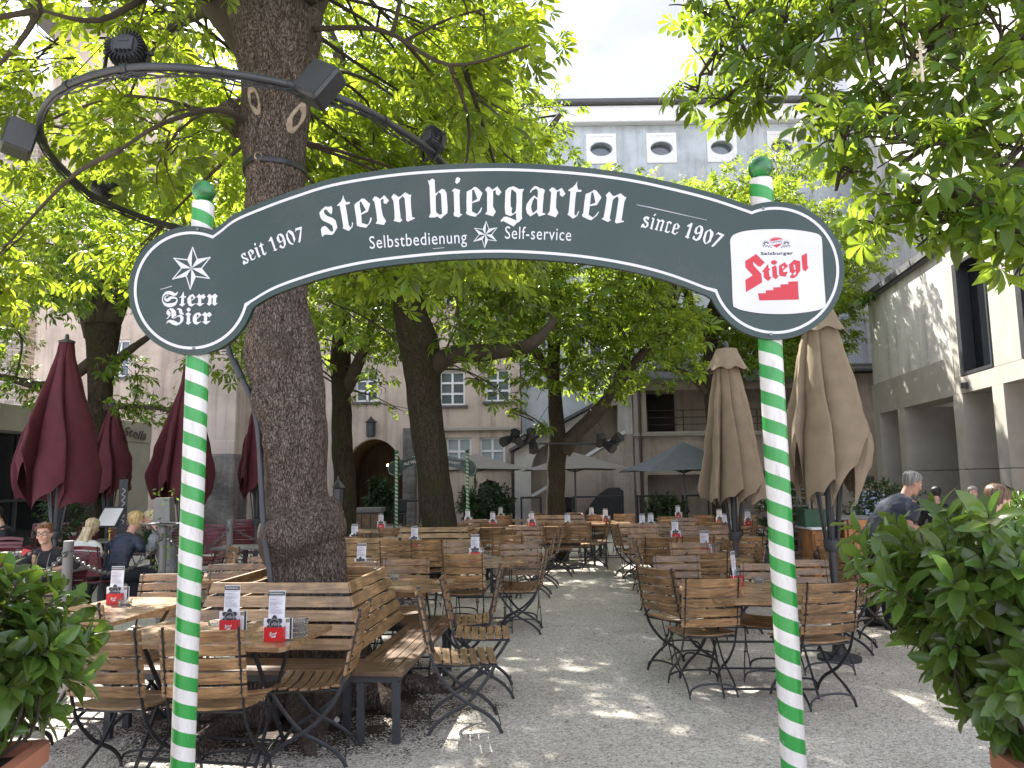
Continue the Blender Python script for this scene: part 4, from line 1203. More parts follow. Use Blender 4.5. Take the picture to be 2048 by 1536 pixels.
# ================================================================== ENTRANCE ARCH
XA, YA, XB, YBB = -1.302, 3.15, 1.016, 2.98           # foot points of the two poles
def stripe_mat(name, pitch, dirt=True):
    m, nt, b = nodes(name)
    L = nt.links.new
    tc = N(nt, 'ShaderNodeTexCoord'); sx = N(nt, 'ShaderNodeSeparateXYZ'); L(tc.outputs['Object'], sx.inputs[0])
    an = N(nt, 'ShaderNodeMath', operation='ARCTAN2'); L(sx.outputs[1], an.inputs[0]); L(sx.outputs[0], an.inputs[1])
    a2 = N(nt, 'ShaderNodeMath', operation='MULTIPLY'); a2.inputs[1].default_value = 1 / (2 * math.pi); L(an.outputs[0], a2.inputs[0])
    z2 = N(nt, 'ShaderNodeMath', operation='MULTIPLY_ADD'); z2.inputs[1].default_value = 1 / pitch; L(sx.outputs[2], z2.inputs[0]); L(a2.outputs[0], z2.inputs[2])
    fr = N(nt, 'ShaderNodeMath', operation='FRACT'); L(z2.outputs[0], fr.inputs[0])
    lt = N(nt, 'ShaderNodeMath', operation='LESS_THAN'); lt.inputs[1].default_value = .5; L(fr.outputs[0], lt.inputs[0])
    nz = N(nt, 'ShaderNodeTexNoise'); nz.inputs['Scale'].default_value = 9; nz.inputs['Detail'].default_value = 8; nz.inputs['Roughness'].default_value = .7
    mp = N(nt, 'ShaderNodeMapping'); mp.inputs['Scale'].default_value = (3, 3, .8); L(tc.outputs['Object'], mp.inputs[0]); L(mp.outputs[0], nz.inputs['Vector'])
    dr = ramp(nt, nz.outputs[0], [(.28, (.40, .37, .33)), (.42, (.56, .54, .51)), (.6, (.62, .605, .58))])
    gr = ramp(nt, nz.outputs[0], [(.3, (.015, .20, .03)), (.6, (.022, .27, .045))])
    mx = N(nt, 'ShaderNodeMixRGB'); L(lt.outputs[0], mx.inputs[0]); L(dr.outputs[0], mx.inputs[1]); L(gr.outputs[0], mx.inputs[2])
    # small dark scuffs and chips
    n2 = N(nt, 'ShaderNodeTexNoise'); n2.inputs['Scale'].default_value = 38; n2.inputs['Detail'].default_value = 3
    m2 = N(nt, 'ShaderNodeMapping'); m2.inputs['Scale'].default_value = (1, 1, .45); L(tc.outputs['Object'], m2.inputs[0]); L(m2.outputs[0], n2.inputs['Vector'])
    sc = ramp(nt, n2.outputs[0], [(.70, (0, 0, 0)), (.76, (.55, .55, .55))])
    m3 = N(nt, 'ShaderNodeMixRGB'); m3.inputs[2].default_value = (.25, .26, .23, 1); L(sc.outputs[0], m3.inputs[0]); L(mx.outputs[0], m3.inputs[1])
    L(m3.outputs[0], b.inputs['Base Color'])
    b.inputs['Roughness'].default_value = .32
    b.inputs['Coat Weight'].default_value = .15
    return m
M['stripe'] = stripe_mat('green_white_spiral_paint', .1045)
M['ballgreen'] = pm('chipped_green_enamel', (.012, .105, .025), rough=.3, var=.55, scale=22, col2=(.02, .15, .035), coat=.3)
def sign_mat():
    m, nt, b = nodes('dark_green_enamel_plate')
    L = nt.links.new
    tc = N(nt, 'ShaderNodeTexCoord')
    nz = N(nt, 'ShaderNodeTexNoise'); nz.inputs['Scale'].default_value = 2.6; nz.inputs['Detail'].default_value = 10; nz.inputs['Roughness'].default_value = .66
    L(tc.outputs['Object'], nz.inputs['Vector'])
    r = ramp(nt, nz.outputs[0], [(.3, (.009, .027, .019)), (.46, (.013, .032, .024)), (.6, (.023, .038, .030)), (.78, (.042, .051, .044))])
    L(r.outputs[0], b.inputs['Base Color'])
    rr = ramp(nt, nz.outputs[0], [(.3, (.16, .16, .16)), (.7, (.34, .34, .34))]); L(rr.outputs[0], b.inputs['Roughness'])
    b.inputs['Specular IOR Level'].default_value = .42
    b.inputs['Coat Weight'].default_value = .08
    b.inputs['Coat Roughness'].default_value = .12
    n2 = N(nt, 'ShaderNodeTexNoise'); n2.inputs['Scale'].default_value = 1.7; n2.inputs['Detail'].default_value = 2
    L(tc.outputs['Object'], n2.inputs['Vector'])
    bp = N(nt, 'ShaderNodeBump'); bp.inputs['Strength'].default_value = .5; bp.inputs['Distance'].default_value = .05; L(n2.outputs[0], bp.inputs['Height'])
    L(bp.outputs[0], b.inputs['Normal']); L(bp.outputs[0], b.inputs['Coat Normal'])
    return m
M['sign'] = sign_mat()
M['signedge'] = pm('sign_rim', (.05, .055, .055), rough=.5)
M['vinyl'] = pm('white_vinyl', (.56, .56, .585), rough=.45, var=.04)
M['vinylred'] = pm('red_vinyl', (.46, .018, .03), rough=.45, var=.04)
M['vinylblack'] = pm('black_vinyl', (.03, .03, .035), rough=.5)

ga = thing('entrance_arch', 'green arched beer garden sign on two green and white spiral poles, nearest the viewer', 'arch sign')
def pole(x, y, top, r=.0455):
    p = MB(); p.lathe([(r, 0), (r, top)], 40); p.lathe([(r * 2.2, 0), (r * 2.2, .012), (r * 1.1, .016)], 32)
    o = p.build('pole', M['stripe'], ga, 50, loc=(x, y, 0))
    q = MB(); q.lathe([(r * .8, top), (r * .7, top + .012)], 24); q.sphere((0, 0, top + .052), .0475, 32, 20)
    q.build('ball', M['ballgreen'], o, 80)
    return o
pole(XA, YA, 2.835); pole(XB, YBB, 2.835)
# plane of the plate, in front of the poles
_A = Vector((XA, YA - .062, 0)); _B = Vector((XB, YBB - .062, 0))
_e = (_B - _A).normalized(); _n = Vector((_e.y, -_e.x, 0))       # _n points to the viewer
def SG(px, py, t=0.0):
    d = ray(px, py); o = Vector((0, 0, CZ))
    k = (_A - o).dot(_n) / d.dot(_n)
    return o + d * k + _n * t
def arcpts(c, r, a0, a1, n=40):
    return [(c[0] + r[0] * math.cos(R(a0 + (a1 - a0) * k / n)), c[1] + r[1] * math.sin(R(a0 + (a1 - a0) * k / n))) for k in range(n + 1)]
def curve2(pts, n=6):
    return [(p.x, p.y) for p in bez([(x, y, 0) for x, y in pts], n)]
def sign_outline(i):
    # i is the inset in photograph pixels (0 = edge of the plate)
    cl, rl, cr_, rr_ = (383, 581), (126 - i, 129 - i), (1550, 541), (139 - i, 138 - i)
    top = [(442, 449), (473, 426), (532, 401), (590, 380), (669, 356), (786, 337), (903, 328), (1024, 326), (1149, 333), (1253, 346), (1336, 363), (1419, 384), (1489, 407)]
    bot = [(1412, 590), (1336, 562), (1253, 541), (1149, 525), (1024, 516.6), (903, 519), (786, 530), (708, 542), (630, 561), (551, 588.6), (503, 616)]
    top = [(x, y + i) for x, y in curve2(top)]; bot = [(x, y - i) for x, y in curve2(bot)]
    def inside(p, c, r): return ((p[0] - c[0]) / r[0]) ** 2 + ((p[1] - c[1]) / r[1]) ** 2 < 1.0
    top = [p for p in top if not inside(p, cl, rl) and not inside(p, cr_, rr_)]
    bot = [p for p in bot if not inside(p, cl, rl) and not inside(p, cr_, rr_)]
    ang = lambda p, c, r: math.degrees(math.atan2((p[1] - c[1]) / r[1], (p[0] - c[0]) / r[0]))
    a0 = ang(top[-1], cr_, rr_); a1 = ang(bot[0], cr_, rr_) 
    right = arcpts(cr_, rr_, a0, a1 if a1 > a0 else a1 + 360, 60)[1:-1]
    b0 = ang(bot[-1], cl, rl); b1 = ang(top[0], cl, rl)
    left = arcpts(cl, rl, b0, b1 + (360 if b1 < b0 else 0), 60)[1:-1]
    return top + right + bot + left
so = sign_outline(0)
q_ = MB()
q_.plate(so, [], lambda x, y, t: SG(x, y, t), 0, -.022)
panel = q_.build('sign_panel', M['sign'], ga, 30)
def vinyl(name, polys, t=.0015, mat='vinyl', conv=None, parent=None):
    # polys: list of (outline, holes) in photograph pixels
    q = MB()
    for k, (o, h) in enumerate(polys):
        q.plate([conv(p) if conv else p for p in o], [[conv(p) if conv else p for p in hh] for hh in h], lambda x, y, tt: SG(x, y, tt), t + .00012 * (k % 3))
    return q.build(name, M[mat], parent or panel, recalc=False)
vinyl('border_line', [(sign_outline(11), [sign_outline(16.5)])])
def crop(ox, oy, s): return lambda p: (ox + p[0] / s, oy + p[1] / s)

# each letter outlined after the photograph, in the coordinates of an enlarged crop
G_stern = [
 ([(83,800),(105,765),(190,680),(255,690),(305,670),(325,710),(322,790),(305,828),(270,800),(215,740),(180,738),(168,770),(180,820),(230,860),(320,890),(385,940),(420,1075),(395,1110),(350,1190),(310,1212),(240,1205),(180,1205),(140,1248),(125,1205),(112,1110),(130,1065),(190,1042),(230,1075),(290,1140),(330,1155),(342,1110),(325,1040),(270,1000),(150,945),(110,900),(90,840)],[]),
 ([(525,465),(545,540),(585,605),(640,595),(655,610),(645,632),(570,650),(600,830),(630,1030),(670,1078),(688,1040),(690,975),(712,985),(700,1060),(635,1138),(520,1090),(528,1050),(500,870),(462,665),(415,675),(415,660),(490,580),(515,530)],[]),
 ([(735,655),(760,620),(825,580),(870,535),(920,538),(1030,635),(985,780),(862,838),(875,990),(980,1022),(1010,980),(1035,890),(1062,890),(1040,975),(955,1078),(840,1060),(785,1040),(778,1000),(775,930),(745,740)],[[(832,600),(850,585),(870,605),(950,748),(862,812),(840,700)]]),
 ([(1070,555),(1110,495),(1150,500),(1215,545),(1290,470),(1380,570),(1330,635),(1280,620),(1275,535),(1225,560),(1235,700),(1265,855),(1325,950),(1285,1025),(1130,1000),(1160,945),(1145,800),(1110,600)],[]),
 ([(1422,510),(1468,443),(1550,500),(1585,500),(1680,418),(1760,465),(1795,462),(1782,520),(1790,700),(1810,885),(1855,888),(1860,905),(1730,965),(1700,940),(1695,800),(1670,530),(1630,485),(1565,560),(1575,700),(1598,900),(1628,935),(1585,978),(1462,950),(1485,915),(1480,760),(1462,580)],[])]
G_bierg = [
 ([(145,190),(172,205),(230,160),(275,190),(280,340),(290,445),(410,352),(460,370),(495,430),(515,700),(510,805),(430,870),(395,908),(360,895),(318,865),(290,885),(180,888),(168,870),(200,800),(190,600),(178,300)],[[(292,490),(345,420),(380,430),(395,480),(412,820),(370,838),(315,800),(298,760)]]),
 ([(590,390),(640,345),(750,375),(735,470),(748,820),(795,825),(725,885),(635,860),(625,805),(640,780),(628,410)],[]), ([(700,135),(755,160),(735,225),(690,262),(655,235),(670,160)],[]),
 ([(870,405),(960,360),(1015,315),(1065,330),(1165,430),(1105,580),(970,620),(968,775),(1060,822),(1100,780),(1140,700),(1158,705),(1130,785),(1030,872),(960,858),(880,835),(855,805),(870,760),(865,600)],[[(972,380),(1000,365),(1015,390),(1070,540),(970,598)]]),
 ([(1210,368),(1265,312),(1300,325),(1350,372),(1440,308),(1518,415),(1465,480),(1415,450),(1412,375),(1362,395),(1360,680),(1412,780),(1360,865),(1210,822),(1250,775),(1250,420)],[]),
 ([(1590,390),(1650,330),(1740,305),(1850,360),(1900,355),(1940,355),(1908,420),(1900,600),(1895,880),(1908,900),(1840,975),(1810,985),(1740,1055),(1640,1000),(1550,950),(1515,972),(1500,945),(1560,875),(1620,870),(1800,945),(1790,880),(1790,800),(1690,862),(1640,845),(1590,822),(1580,700)],[[(1700,370),(1720,365),(1795,430),(1798,600),(1785,770),(1730,818),(1705,800),(1705,750),(1718,715),(1690,690),(1685,550)]])]
G_arten = [
 ([(92,405),(120,360),(180,300),(230,310),(275,340),(345,355),(372,385),(350,460),(335,640),(325,800),(380,812),(375,830),(260,868),(220,790),(100,868),(40,810),(18,720),(30,640),(100,540),(170,475),(235,525),(242,400),(210,345),(130,385),(105,425),(92,420)],[[(180,515),(230,555),(228,740),(150,808),(125,760),(115,680),(140,580)]]),
 ([(448,375),(505,325),(550,340),(595,388),(685,335),(755,445),(700,505),(650,470),(650,390),(595,410),(580,560),(578,705),(622,800),(570,885),(415,830),(460,775),(475,600),(488,420)],[]),
 ([(975,208),(968,290),(990,370),(1052,372),(1048,410),(955,410),(935,560),(918,820),(950,860),(995,768),(1012,772),(970,860),(895,910),(790,830),(812,790),(830,600),(848,400),(805,390),(805,375),(900,315),(945,265)],[]),
 ([(1130,450),(1230,410),(1290,372),(1330,385),(1425,510),(1340,655),(1205,675),(1185,835),(1265,888),(1310,850),(1365,775),(1380,785),(1335,855),(1230,940),(1160,915),(1070,870),(1060,840),(1085,800),(1105,600)],[[(1235,430),(1255,415),(1275,440),(1312,610),(1210,650),(1222,530)]]),
 ([(1502,470),(1570,405),(1635,485),(1665,488),(1780,438),(1860,505),(1888,510),(1850,590),(1820,780),(1795,945),(1840,950),(1838,968),(1700,998),(1672,965),(1690,900),(1745,540),(1715,490),(1635,555),(1600,760),(1575,905),(1600,935),(1545,972),(1425,915),(1465,880),(1505,650),(1522,520)],[])]
G_seit = [
 ([(165,985),(190,930),(240,905),(280,888),(300,975),(280,980),(235,945),(205,950),(225,1010),(340,1045),(385,1100),(350,1185),(290,1195),(250,1235),(215,1165),(230,1115),(260,1110),(320,1155),(350,1145),(320,1090),(210,1055)],[]),
 ([(352,880),(420,805),(470,812),(518,850),(510,920),(440,975),(465,1055),(520,1065),(550,1020),(555,975),(568,980),(560,1050),(525,1090),(440,1108),(425,1060)],[[(395,860),(420,850),(485,925),(435,960)]]),
 ([(530,775),(550,755),(610,750),(620,790),(680,970),(718,975),(680,1025),(640,1025),(560,800)],[]), ([(530,640),(570,630),(575,690),(545,702),(528,680)],[]),
 ([(705,605),(740,665),(785,665),(790,680),(740,705),(800,890),(825,920),(845,905),(845,865),(860,870),(858,930),(820,968),(765,950),(700,735),(660,735),(660,715),(695,670)],[]),
 ([(918,600),(975,460),(1010,465),(1120,800),(1165,790),(1135,838),(1050,848),(1075,815),(985,570),(945,590)],[]),
 ([(1135,500),(1180,395),(1250,370),(1320,410),(1390,590),(1390,680),(1340,770),(1280,775),(1215,745),(1240,675),(1270,700),(1320,740),(1345,700),(1320,560),(1260,620),(1220,635),(1160,570)],[[(1190,430),(1210,410),(1300,490),(1305,545),(1270,588),(1225,560)]]),
 ([(1395,405),(1440,310),(1490,275),(1590,330),(1612,390),(1655,530),(1590,680),(1560,680),(1480,640),(1420,530)],[[(1435,350),(1460,330),(1570,440),(1615,600),(1600,655),(1530,620),(1455,470)]]),
 ([(1650,235),(1830,180),(1800,560),(1765,630),(1735,600),(1790,260),(1680,290),(1650,340)],[])]
G_since = [
 ([(175,410),(200,370),(250,352),(312,375),(290,440),(255,420),(230,390),(225,430),(290,490),(290,560),(220,612),(170,590),(120,595),(150,520),(185,510),(215,570),(245,560),(250,520),(195,460)],[]),
 ([(358,390),(385,380),(420,400),(370,615),(390,625),(355,638),(312,610),(335,590),(380,420)],[]), ([(400,335),(430,295),(458,312),(412,355)],[]),
 ([(468,430),(490,405),(540,440),(600,422),(638,465),(620,500),(575,650),(600,665),(530,675),(540,620),(590,480),(570,460),(525,480),(480,635),(495,650),(470,660),(418,635),(450,600),(495,460)],[]),
 ([(680,480),(750,455),(798,495),(770,530),(735,490),(715,510),(680,670),(715,685),(745,665),(755,672),(715,715),(680,712),(632,680),(650,650),(690,520)],[]),
 ([(835,535),(910,500),(970,570),(930,630),(850,635),(830,700),(860,725),(920,690),(930,700),(855,755),(780,710),(800,660)],[[(885,530),(905,520),(920,600),(860,615)]]),
 ([(1118,560),(1220,492),(1240,515),(1155,800),(1175,815),(1135,832),(1070,795),(1105,770),(1175,580),(1130,575)],[]),
 ([(1275,690),(1310,600),(1390,548),(1450,570),(1475,630),(1440,770),(1400,850),(1320,890),(1250,850),(1235,820),(1260,775),(1290,780),(1280,820),(1320,850),(1370,790),(1400,720),(1310,745)],[[(1330,660),(1350,600),(1390,570),(1415,620),(1400,690),(1340,715)]]),
 ([(1465,830),(1510,690),(1620,628),(1690,700),(1690,760),(1650,830),(1630,900),(1560,940),(1530,945),(1510,960),(1470,890)],[[(1510,860),(1550,710),(1600,650),(1620,720),(1600,850),(1550,925),(1520,920)]]),
 ([(1730,765),(1790,695),(1930,755),(1700,1000),(1650,1015),(1650,990),(1850,770),(1780,735)],[])]
G_bier = [
 ([(400,888),(370,945),(320,957),(250,930),(190,930),(148,965),(138,1020),(155,1065),(210,1085),(300,1078),(350,1060),(378,1010),(390,1020),(385,1060),(350,1120),(280,1148),(220,1148),(160,1115),(125,1050),(120,1000),(140,935),(180,885),(240,868),(300,882),(345,915),(385,888)],[]),
 ([(160,1000),(170,965),(215,945),(245,955),(200,960),(180,990),(200,1010),(260,965),(330,965),(378,990),(388,1020),(340,1000),(290,1005),(250,1040),(210,1058),(170,1040)],[]),
 ([(495,880),(500,960),(535,960),(530,985),(500,985),(495,1090),(530,1085),(470,1140),(415,1105),(445,1085),(455,985),(410,985),(450,960),(480,900)],[]),
 ([(555,1000),(590,950),(650,925),(700,985),(620,1045),(625,1085),(650,1095),(690,1080),(700,1085),(625,1138),(580,1120),(555,1070)],[[(620,975),(640,960),(660,1000),(618,1025)]]),
 ([(705,980),(755,920),(790,950),(835,920),(870,970),(825,1015),(795,985),(790,1080),(845,1080),(770,1135),(705,1090),(740,1075),(740,985)],[]),
 ([(890,965),(930,920),(975,955),(1030,915),(1075,960),(1050,985),(1045,1075),(1075,1080),(1020,1125),(985,1095),(990,990),(970,985),(965,1075),(975,1085),(930,1125),(885,1090),(910,1070),(915,985)],[]),
 ([(195,1260),(210,1200),(265,1165),(310,1170),(360,1215),(365,1290),(290,1340),(280,1230),(250,1180),(235,1200),(270,1245),(268,1290),(215,1350),(200,1340),(240,1300)],[]),
 ([(368,1205),(385,1165),(430,1165),(465,1190),(470,1240),(500,1260),(490,1275),(440,1270),(415,1240),(410,1200),(385,1180)],[]),
 ([(300,1345),(385,1295),(445,1272),(492,1315),(485,1385),(430,1440),(370,1462),(305,1445),(250,1408),(222,1405),(207,1432),(198,1420),(212,1385),(255,1362),(330,1375),(405,1415),(430,1395),(440,1350),(425,1310),(385,1310),(330,1345)],[]),
 ([(520,1270),(570,1230),(620,1268),(600,1290),(600,1400),(628,1402),(570,1452),(530,1420),(545,1400),(548,1290)],[]), ([(577 + 33 * math.cos(k * math.pi / 8), 1190 + 33 * math.sin(k * math.pi / 8)) for k in range(16)],[]),
 ([(650,1310),(690,1255),(755,1235),(800,1280),(720,1350),(715,1390),(745,1405),(790,1385),(795,1392),(715,1450),(665,1425),(648,1380)],[[(715,1290),(735,1270),(755,1305),(712,1330)]]),
 ([(800,1280),(855,1228),(890,1260),(935,1228),(975,1275),(930,1320),(895,1290),(890,1390),(945,1380),(950,1385),(875,1445),(808,1400),(838,1385),(840,1300)],[])]
G_logo = [
 ([(297,580),(483,457),(632,602),(560,672),(520,670),(440,597),(430,610),(440,650),(575,800),(585,945),(310,1108),(300,900),(425,822),(300,685)],[]),
 ([(690,622),(697,705),(728,712),(715,735),(700,735),(710,840),(752,850),(690,920),(635,880),(615,850),(610,760),(575,768),(640,690)],[]),
 ([(740,690),(820,648),(835,690),(840,815),(870,830),(822,888),(765,850),(755,700)],[]), ([(788 + 52 * math.cos(k * math.pi / 9), 602 + 40 * math.sin(k * math.pi / 9)) for k in range(18)],[]),
 ([(872,660),(970,597),(1030,665),(940,742),(950,765),(1025,760),(985,845),(885,830),(872,780)],[[(925,668),(950,660),(962,690),(930,712)]]),
 ([(1042,640),(1130,555),(1235,580),(1238,740),(1180,830),(1130,870),(1080,870),(1055,845),(1100,795),(1060,765)],[[(1120,650),(1135,632),(1150,650),(1155,730),(1130,725)],[(1110,800),(1160,745),(1165,790),(1135,828)]]),
 ([(1255,490),(1348,438),(1360,665),(1380,685),(1325,755),(1275,720)],[]),
 ([(515,1128),(652,1125),(645,1078),(780,1073),(772,1028),(905,1022),(898,977),(1035,970),(1030,930),(1195,922),(1212,1235),(540,1250)],[])]
vinyl('lettering', G_stern, conv=crop(630, 340, 9.309))
vinyl('lettering', G_bierg, conv=crop(840, 340, 9.309))
vinyl('lettering', G_arten, conv=crop(1050, 340, 9.309))
vinyl('lettering', G_seit, conv=crop(470, 440, 13.653))
vinyl('lettering', G_since, conv=crop(1270, 400, 10.779))
vinyl('lettering', G_bier, conv=crop(310, 480, 8.533))
# six-pointed stars, one half of each ray filled, the other outlined
def star(cx, cy, sx, sy, name='star_emblem'):
    O = [(17, -367), (325, -195), (313, 172), (-17, 363), (-325, 190), (-307, -173)]
    I = [(-75, -145), (95, -160), (175, -7), (77, 140), (-85, 140), (-170, 2)]
    T = lambda p: (cx + p[0] * sx, cy + p[1] * sy)
    q = []
    for k in range(6):
        q.append(([T((0, 0)), T(I[k]), T(O[k])], []))
        a, b = Vector((*O[k], 0)), Vector((*I[(k + 1) % 6], 0))
        d = (b - a).normalized(); n = Vector((-d.y, d.x, 0)) * 9
        q.append(([T((a + n)[:2]), T((b + n)[:2]), T((b - n)[:2]), T((a - n)[:2])], []))
    return vinyl(name, q)
star(310 + 625 / 8.533, 480 + 485 / 8.533, 1 / 8.533, 1 / 8.533)
star(970.8, 469.5, .0725, .0735)
def flat_text(body, x0, x1, base, h, mat, name='lettering', t=.0016, bold=0.0, parent=None, spacing=1.0):
    # base(u) gives the baseline height in photograph pixels, h the letter height
    return text_mesh(body, lambda u, v, x, y: SG(x0 + (x1 - x0) * u + (base(u + .004) - base(u)) / .004 / (x1 - x0) * v * h, base(u) - v * h, t), M[mat], name, parent or panel, bold=bold, spacing=spacing)
flat_text('Selbstbedienung', 739, 934, lambda u: 498 - 16.5 * u + 4.5 * u * u, 36, 'vinyl', spacing=1.08)
flat_text('Self-service', 1009, 1142, lambda u: 477.5 + 2.5 * u + 2 * u * u, 36, 'vinyl', spacing=1.08)
# scratches
for sc_ in ([(1273, 409), (1300, 414), (1414, 440.2), (1414, 441), (1300, 416), (1273, 410)], [(321, 578.5), (344, 571.5), (344.6, 573), (321.5, 579.5)], [(866, 497), (889, 495), (889, 496), (866, 498)]):
    vinyl('scratch', [(sc_, [])], mat='printgrey', t=.0012)
for x, y in ((396, 459), (388, 697), (1526, 417), (1541, 669)):
    p = SG(x, y); bolt = MB()
    bolt.tube([p, p + _n * .006], .006, 10)
    bolt.build('bolt', M['steel'], panel)
# white beer sign on the right disc
ql = crop(1455, 455, 8.533)
pl = curve2([(42,240),(60,175),(120,120),(300,65),(600,38),(1000,35),(1300,65),(1500,105),(1570,140),(1605,210),(1620,500),(1635,800),(1668,1280),(1650,1350),(1580,1400),(1400,1440),(1100,1475),(800,1480),(500,1460),(250,1415),(140,1370),(90,1300),(70,800),(55,500)], 3)[:-1]
q_ = MB(); q_.plate([ql(p) for p in pl], [], lambda x, y, t: SG(x, y, t), .0012, .004)
blog = q_.build('beer_sign', M['vinyl'], ga, recalc=True)
vinyl('lettering', G_logo, t=.0048, mat='vinylred', conv=ql, parent=blog)
flat_text('Salzburger', 1455 + 562 / 8.533, 1455 + 1115 / 8.533, lambda u: 455 + 474 / 8.533 - .9 * u, 8.6, 'vinylblack', t=.005, bold=.03, parent=blog, spacing=1.12)
sh = lambda s, c=(828, 262): [(c[0] + (x - c[0]) * s, c[1] + (y - c[1]) * s) for x, y in ((720, 215), (735, 190), (760, 180), (830, 170), (900, 178), (925, 195), (930, 212), (915, 285), (900, 305), (832, 352), (760, 310), (740, 285))]
vinyl('crest', [(sh(1.0), [sh(.93)]), ([(735, 215), (760, 196), (830, 186), (905, 192), (915, 206), (780, 235), (740, 238)], []), ([(775, 305), (905, 278), (895, 302), (832, 342)], [])], t=.005, mat='vinylred', conv=ql, parent=blog)
dk = []
for k in range(9): dk.append(([(755 + k * 17, 268 - k * 3 + 9 * (k % 2)), (770 + k * 17, 245 - k * 3), (766 + k * 17, 275 - k * 3)], []))
for sgn, c in ((-1, (655, 290)), (1, (1000, 290))):
    for k in range(9):
        a = R(180 + 20 * k); r0, r1 = 26, 75 + 14 * (k % 2)
        d = (math.cos(a), math.sin(a)); n = (-d[1] * 5, d[0] * 5)
        dk.append(([(c[0] + d[0] * r0 + n[0], c[1] + d[1] * r0 * .8 + n[1]), (c[0] + d[0] * r1, c[1] + d[1] * r1 * .95), (c[0] + d[0] * r0 - n[0], c[1] + d[1] * r0 * .8 - n[1])], []))
    for k in range(7):
        x = c[0] - sgn * (-50 + 22 * k); y = c[1] + (12 if k % 2 else 34) + 6 * k * .6
        dk.append(([(x - 9, y - 8), (x + 8, y - 12), (x + 11, y + 8), (x - 5, y + 12)], []))
vinyl('crest', dk, t=.0052, mat='vinylblack', conv=ql, parent=blog)

# ------------------------------------------------------------------ the farewell arch at the far end
fa = thing('exit_arch', 'small distant green arch sign with farewell lettering behind the leaning trunk', 'arch sign')
YF = 21.6
xl, xr = at(793, 960, YF).x, at(935, 960, YF).x
M['stripe2'] = M['stripe']
for x in (xl, xr):
    p = MB(); p.lathe([(.045, 0), (.045, at(793, 908, YF).z)], 16); o = p.build('pole', M['stripe'], fa, 50, loc=(x, YF, 0))
    q = MB(); q.sphere((0, 0, at(793, 908, YF).z + .055), .06, 14, 10); q.build('ball', M['ballgreen'], o, 80)
fo = [(777, 948), (775, 935), (780, 925), (790, 921.5), (800, 920), (815, 914), (835, 909), (858, 907), (880, 909), (905, 914), (930, 920), (940, 920), (949, 926), (953, 938), (950, 950), (940, 953), (930, 948), (920, 940), (905, 935), (880, 931), (858, 930), (835, 931), (815, 936), (806, 944), (800, 951), (785, 952)]
fo = curve2(fo + fo[:1], 3)[:-1]
def FP(px, py, t=0.0):
    p = at(px, py, YF + .07); p.y += t; return p
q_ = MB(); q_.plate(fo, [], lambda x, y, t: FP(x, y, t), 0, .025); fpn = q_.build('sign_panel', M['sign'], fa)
cxf = sum(p[0] for p in fo) / len(fo); cyf = sum(p[1] for p in fo) / len(fo)
ins = [(cxf + (x - cxf) * .985, cyf + (y - cyf) * .9) for x, y in fo]; in2 = [(cxf + (x - cxf) * .981, cyf + (y - cyf) * .87) for x, y in fo]
q_ = MB(); q_.plate(ins, [in2], lambda x, y, t: FP(x, y, t), -.003); q_.build('border_line', M['vinyl'], fpn, recalc=False)
def far_text(s, x0, x1, b0, b1, h):
    text_mesh(s, lambda u, v, x, y: FP(x0 + (x1 - x0) * u - (b1 - b0) / (x1 - x0) * v * h * -1, b0 + (b1 - b0) * u - v * h, -.004), M['vinyl'], 'lettering', fpn, bold=.02)
far_text('Auf Wieder', 808, 846, 931, 922.5, 8.5)
far_text('you soon!', 880, 919, 923, 929, 8.5)
# ================================================================== FURNITURE
BENCHG, CHG, REDG, TABG, HOLG = 'wooden benches round the tree trunks', 'folding garden chairs', 'maroon restaurant chairs', 'garden tables', 'menu stands on the tables'
def lin(a, b, n): return [a + (b - a) * k / (n - 1) for k in range(n)]

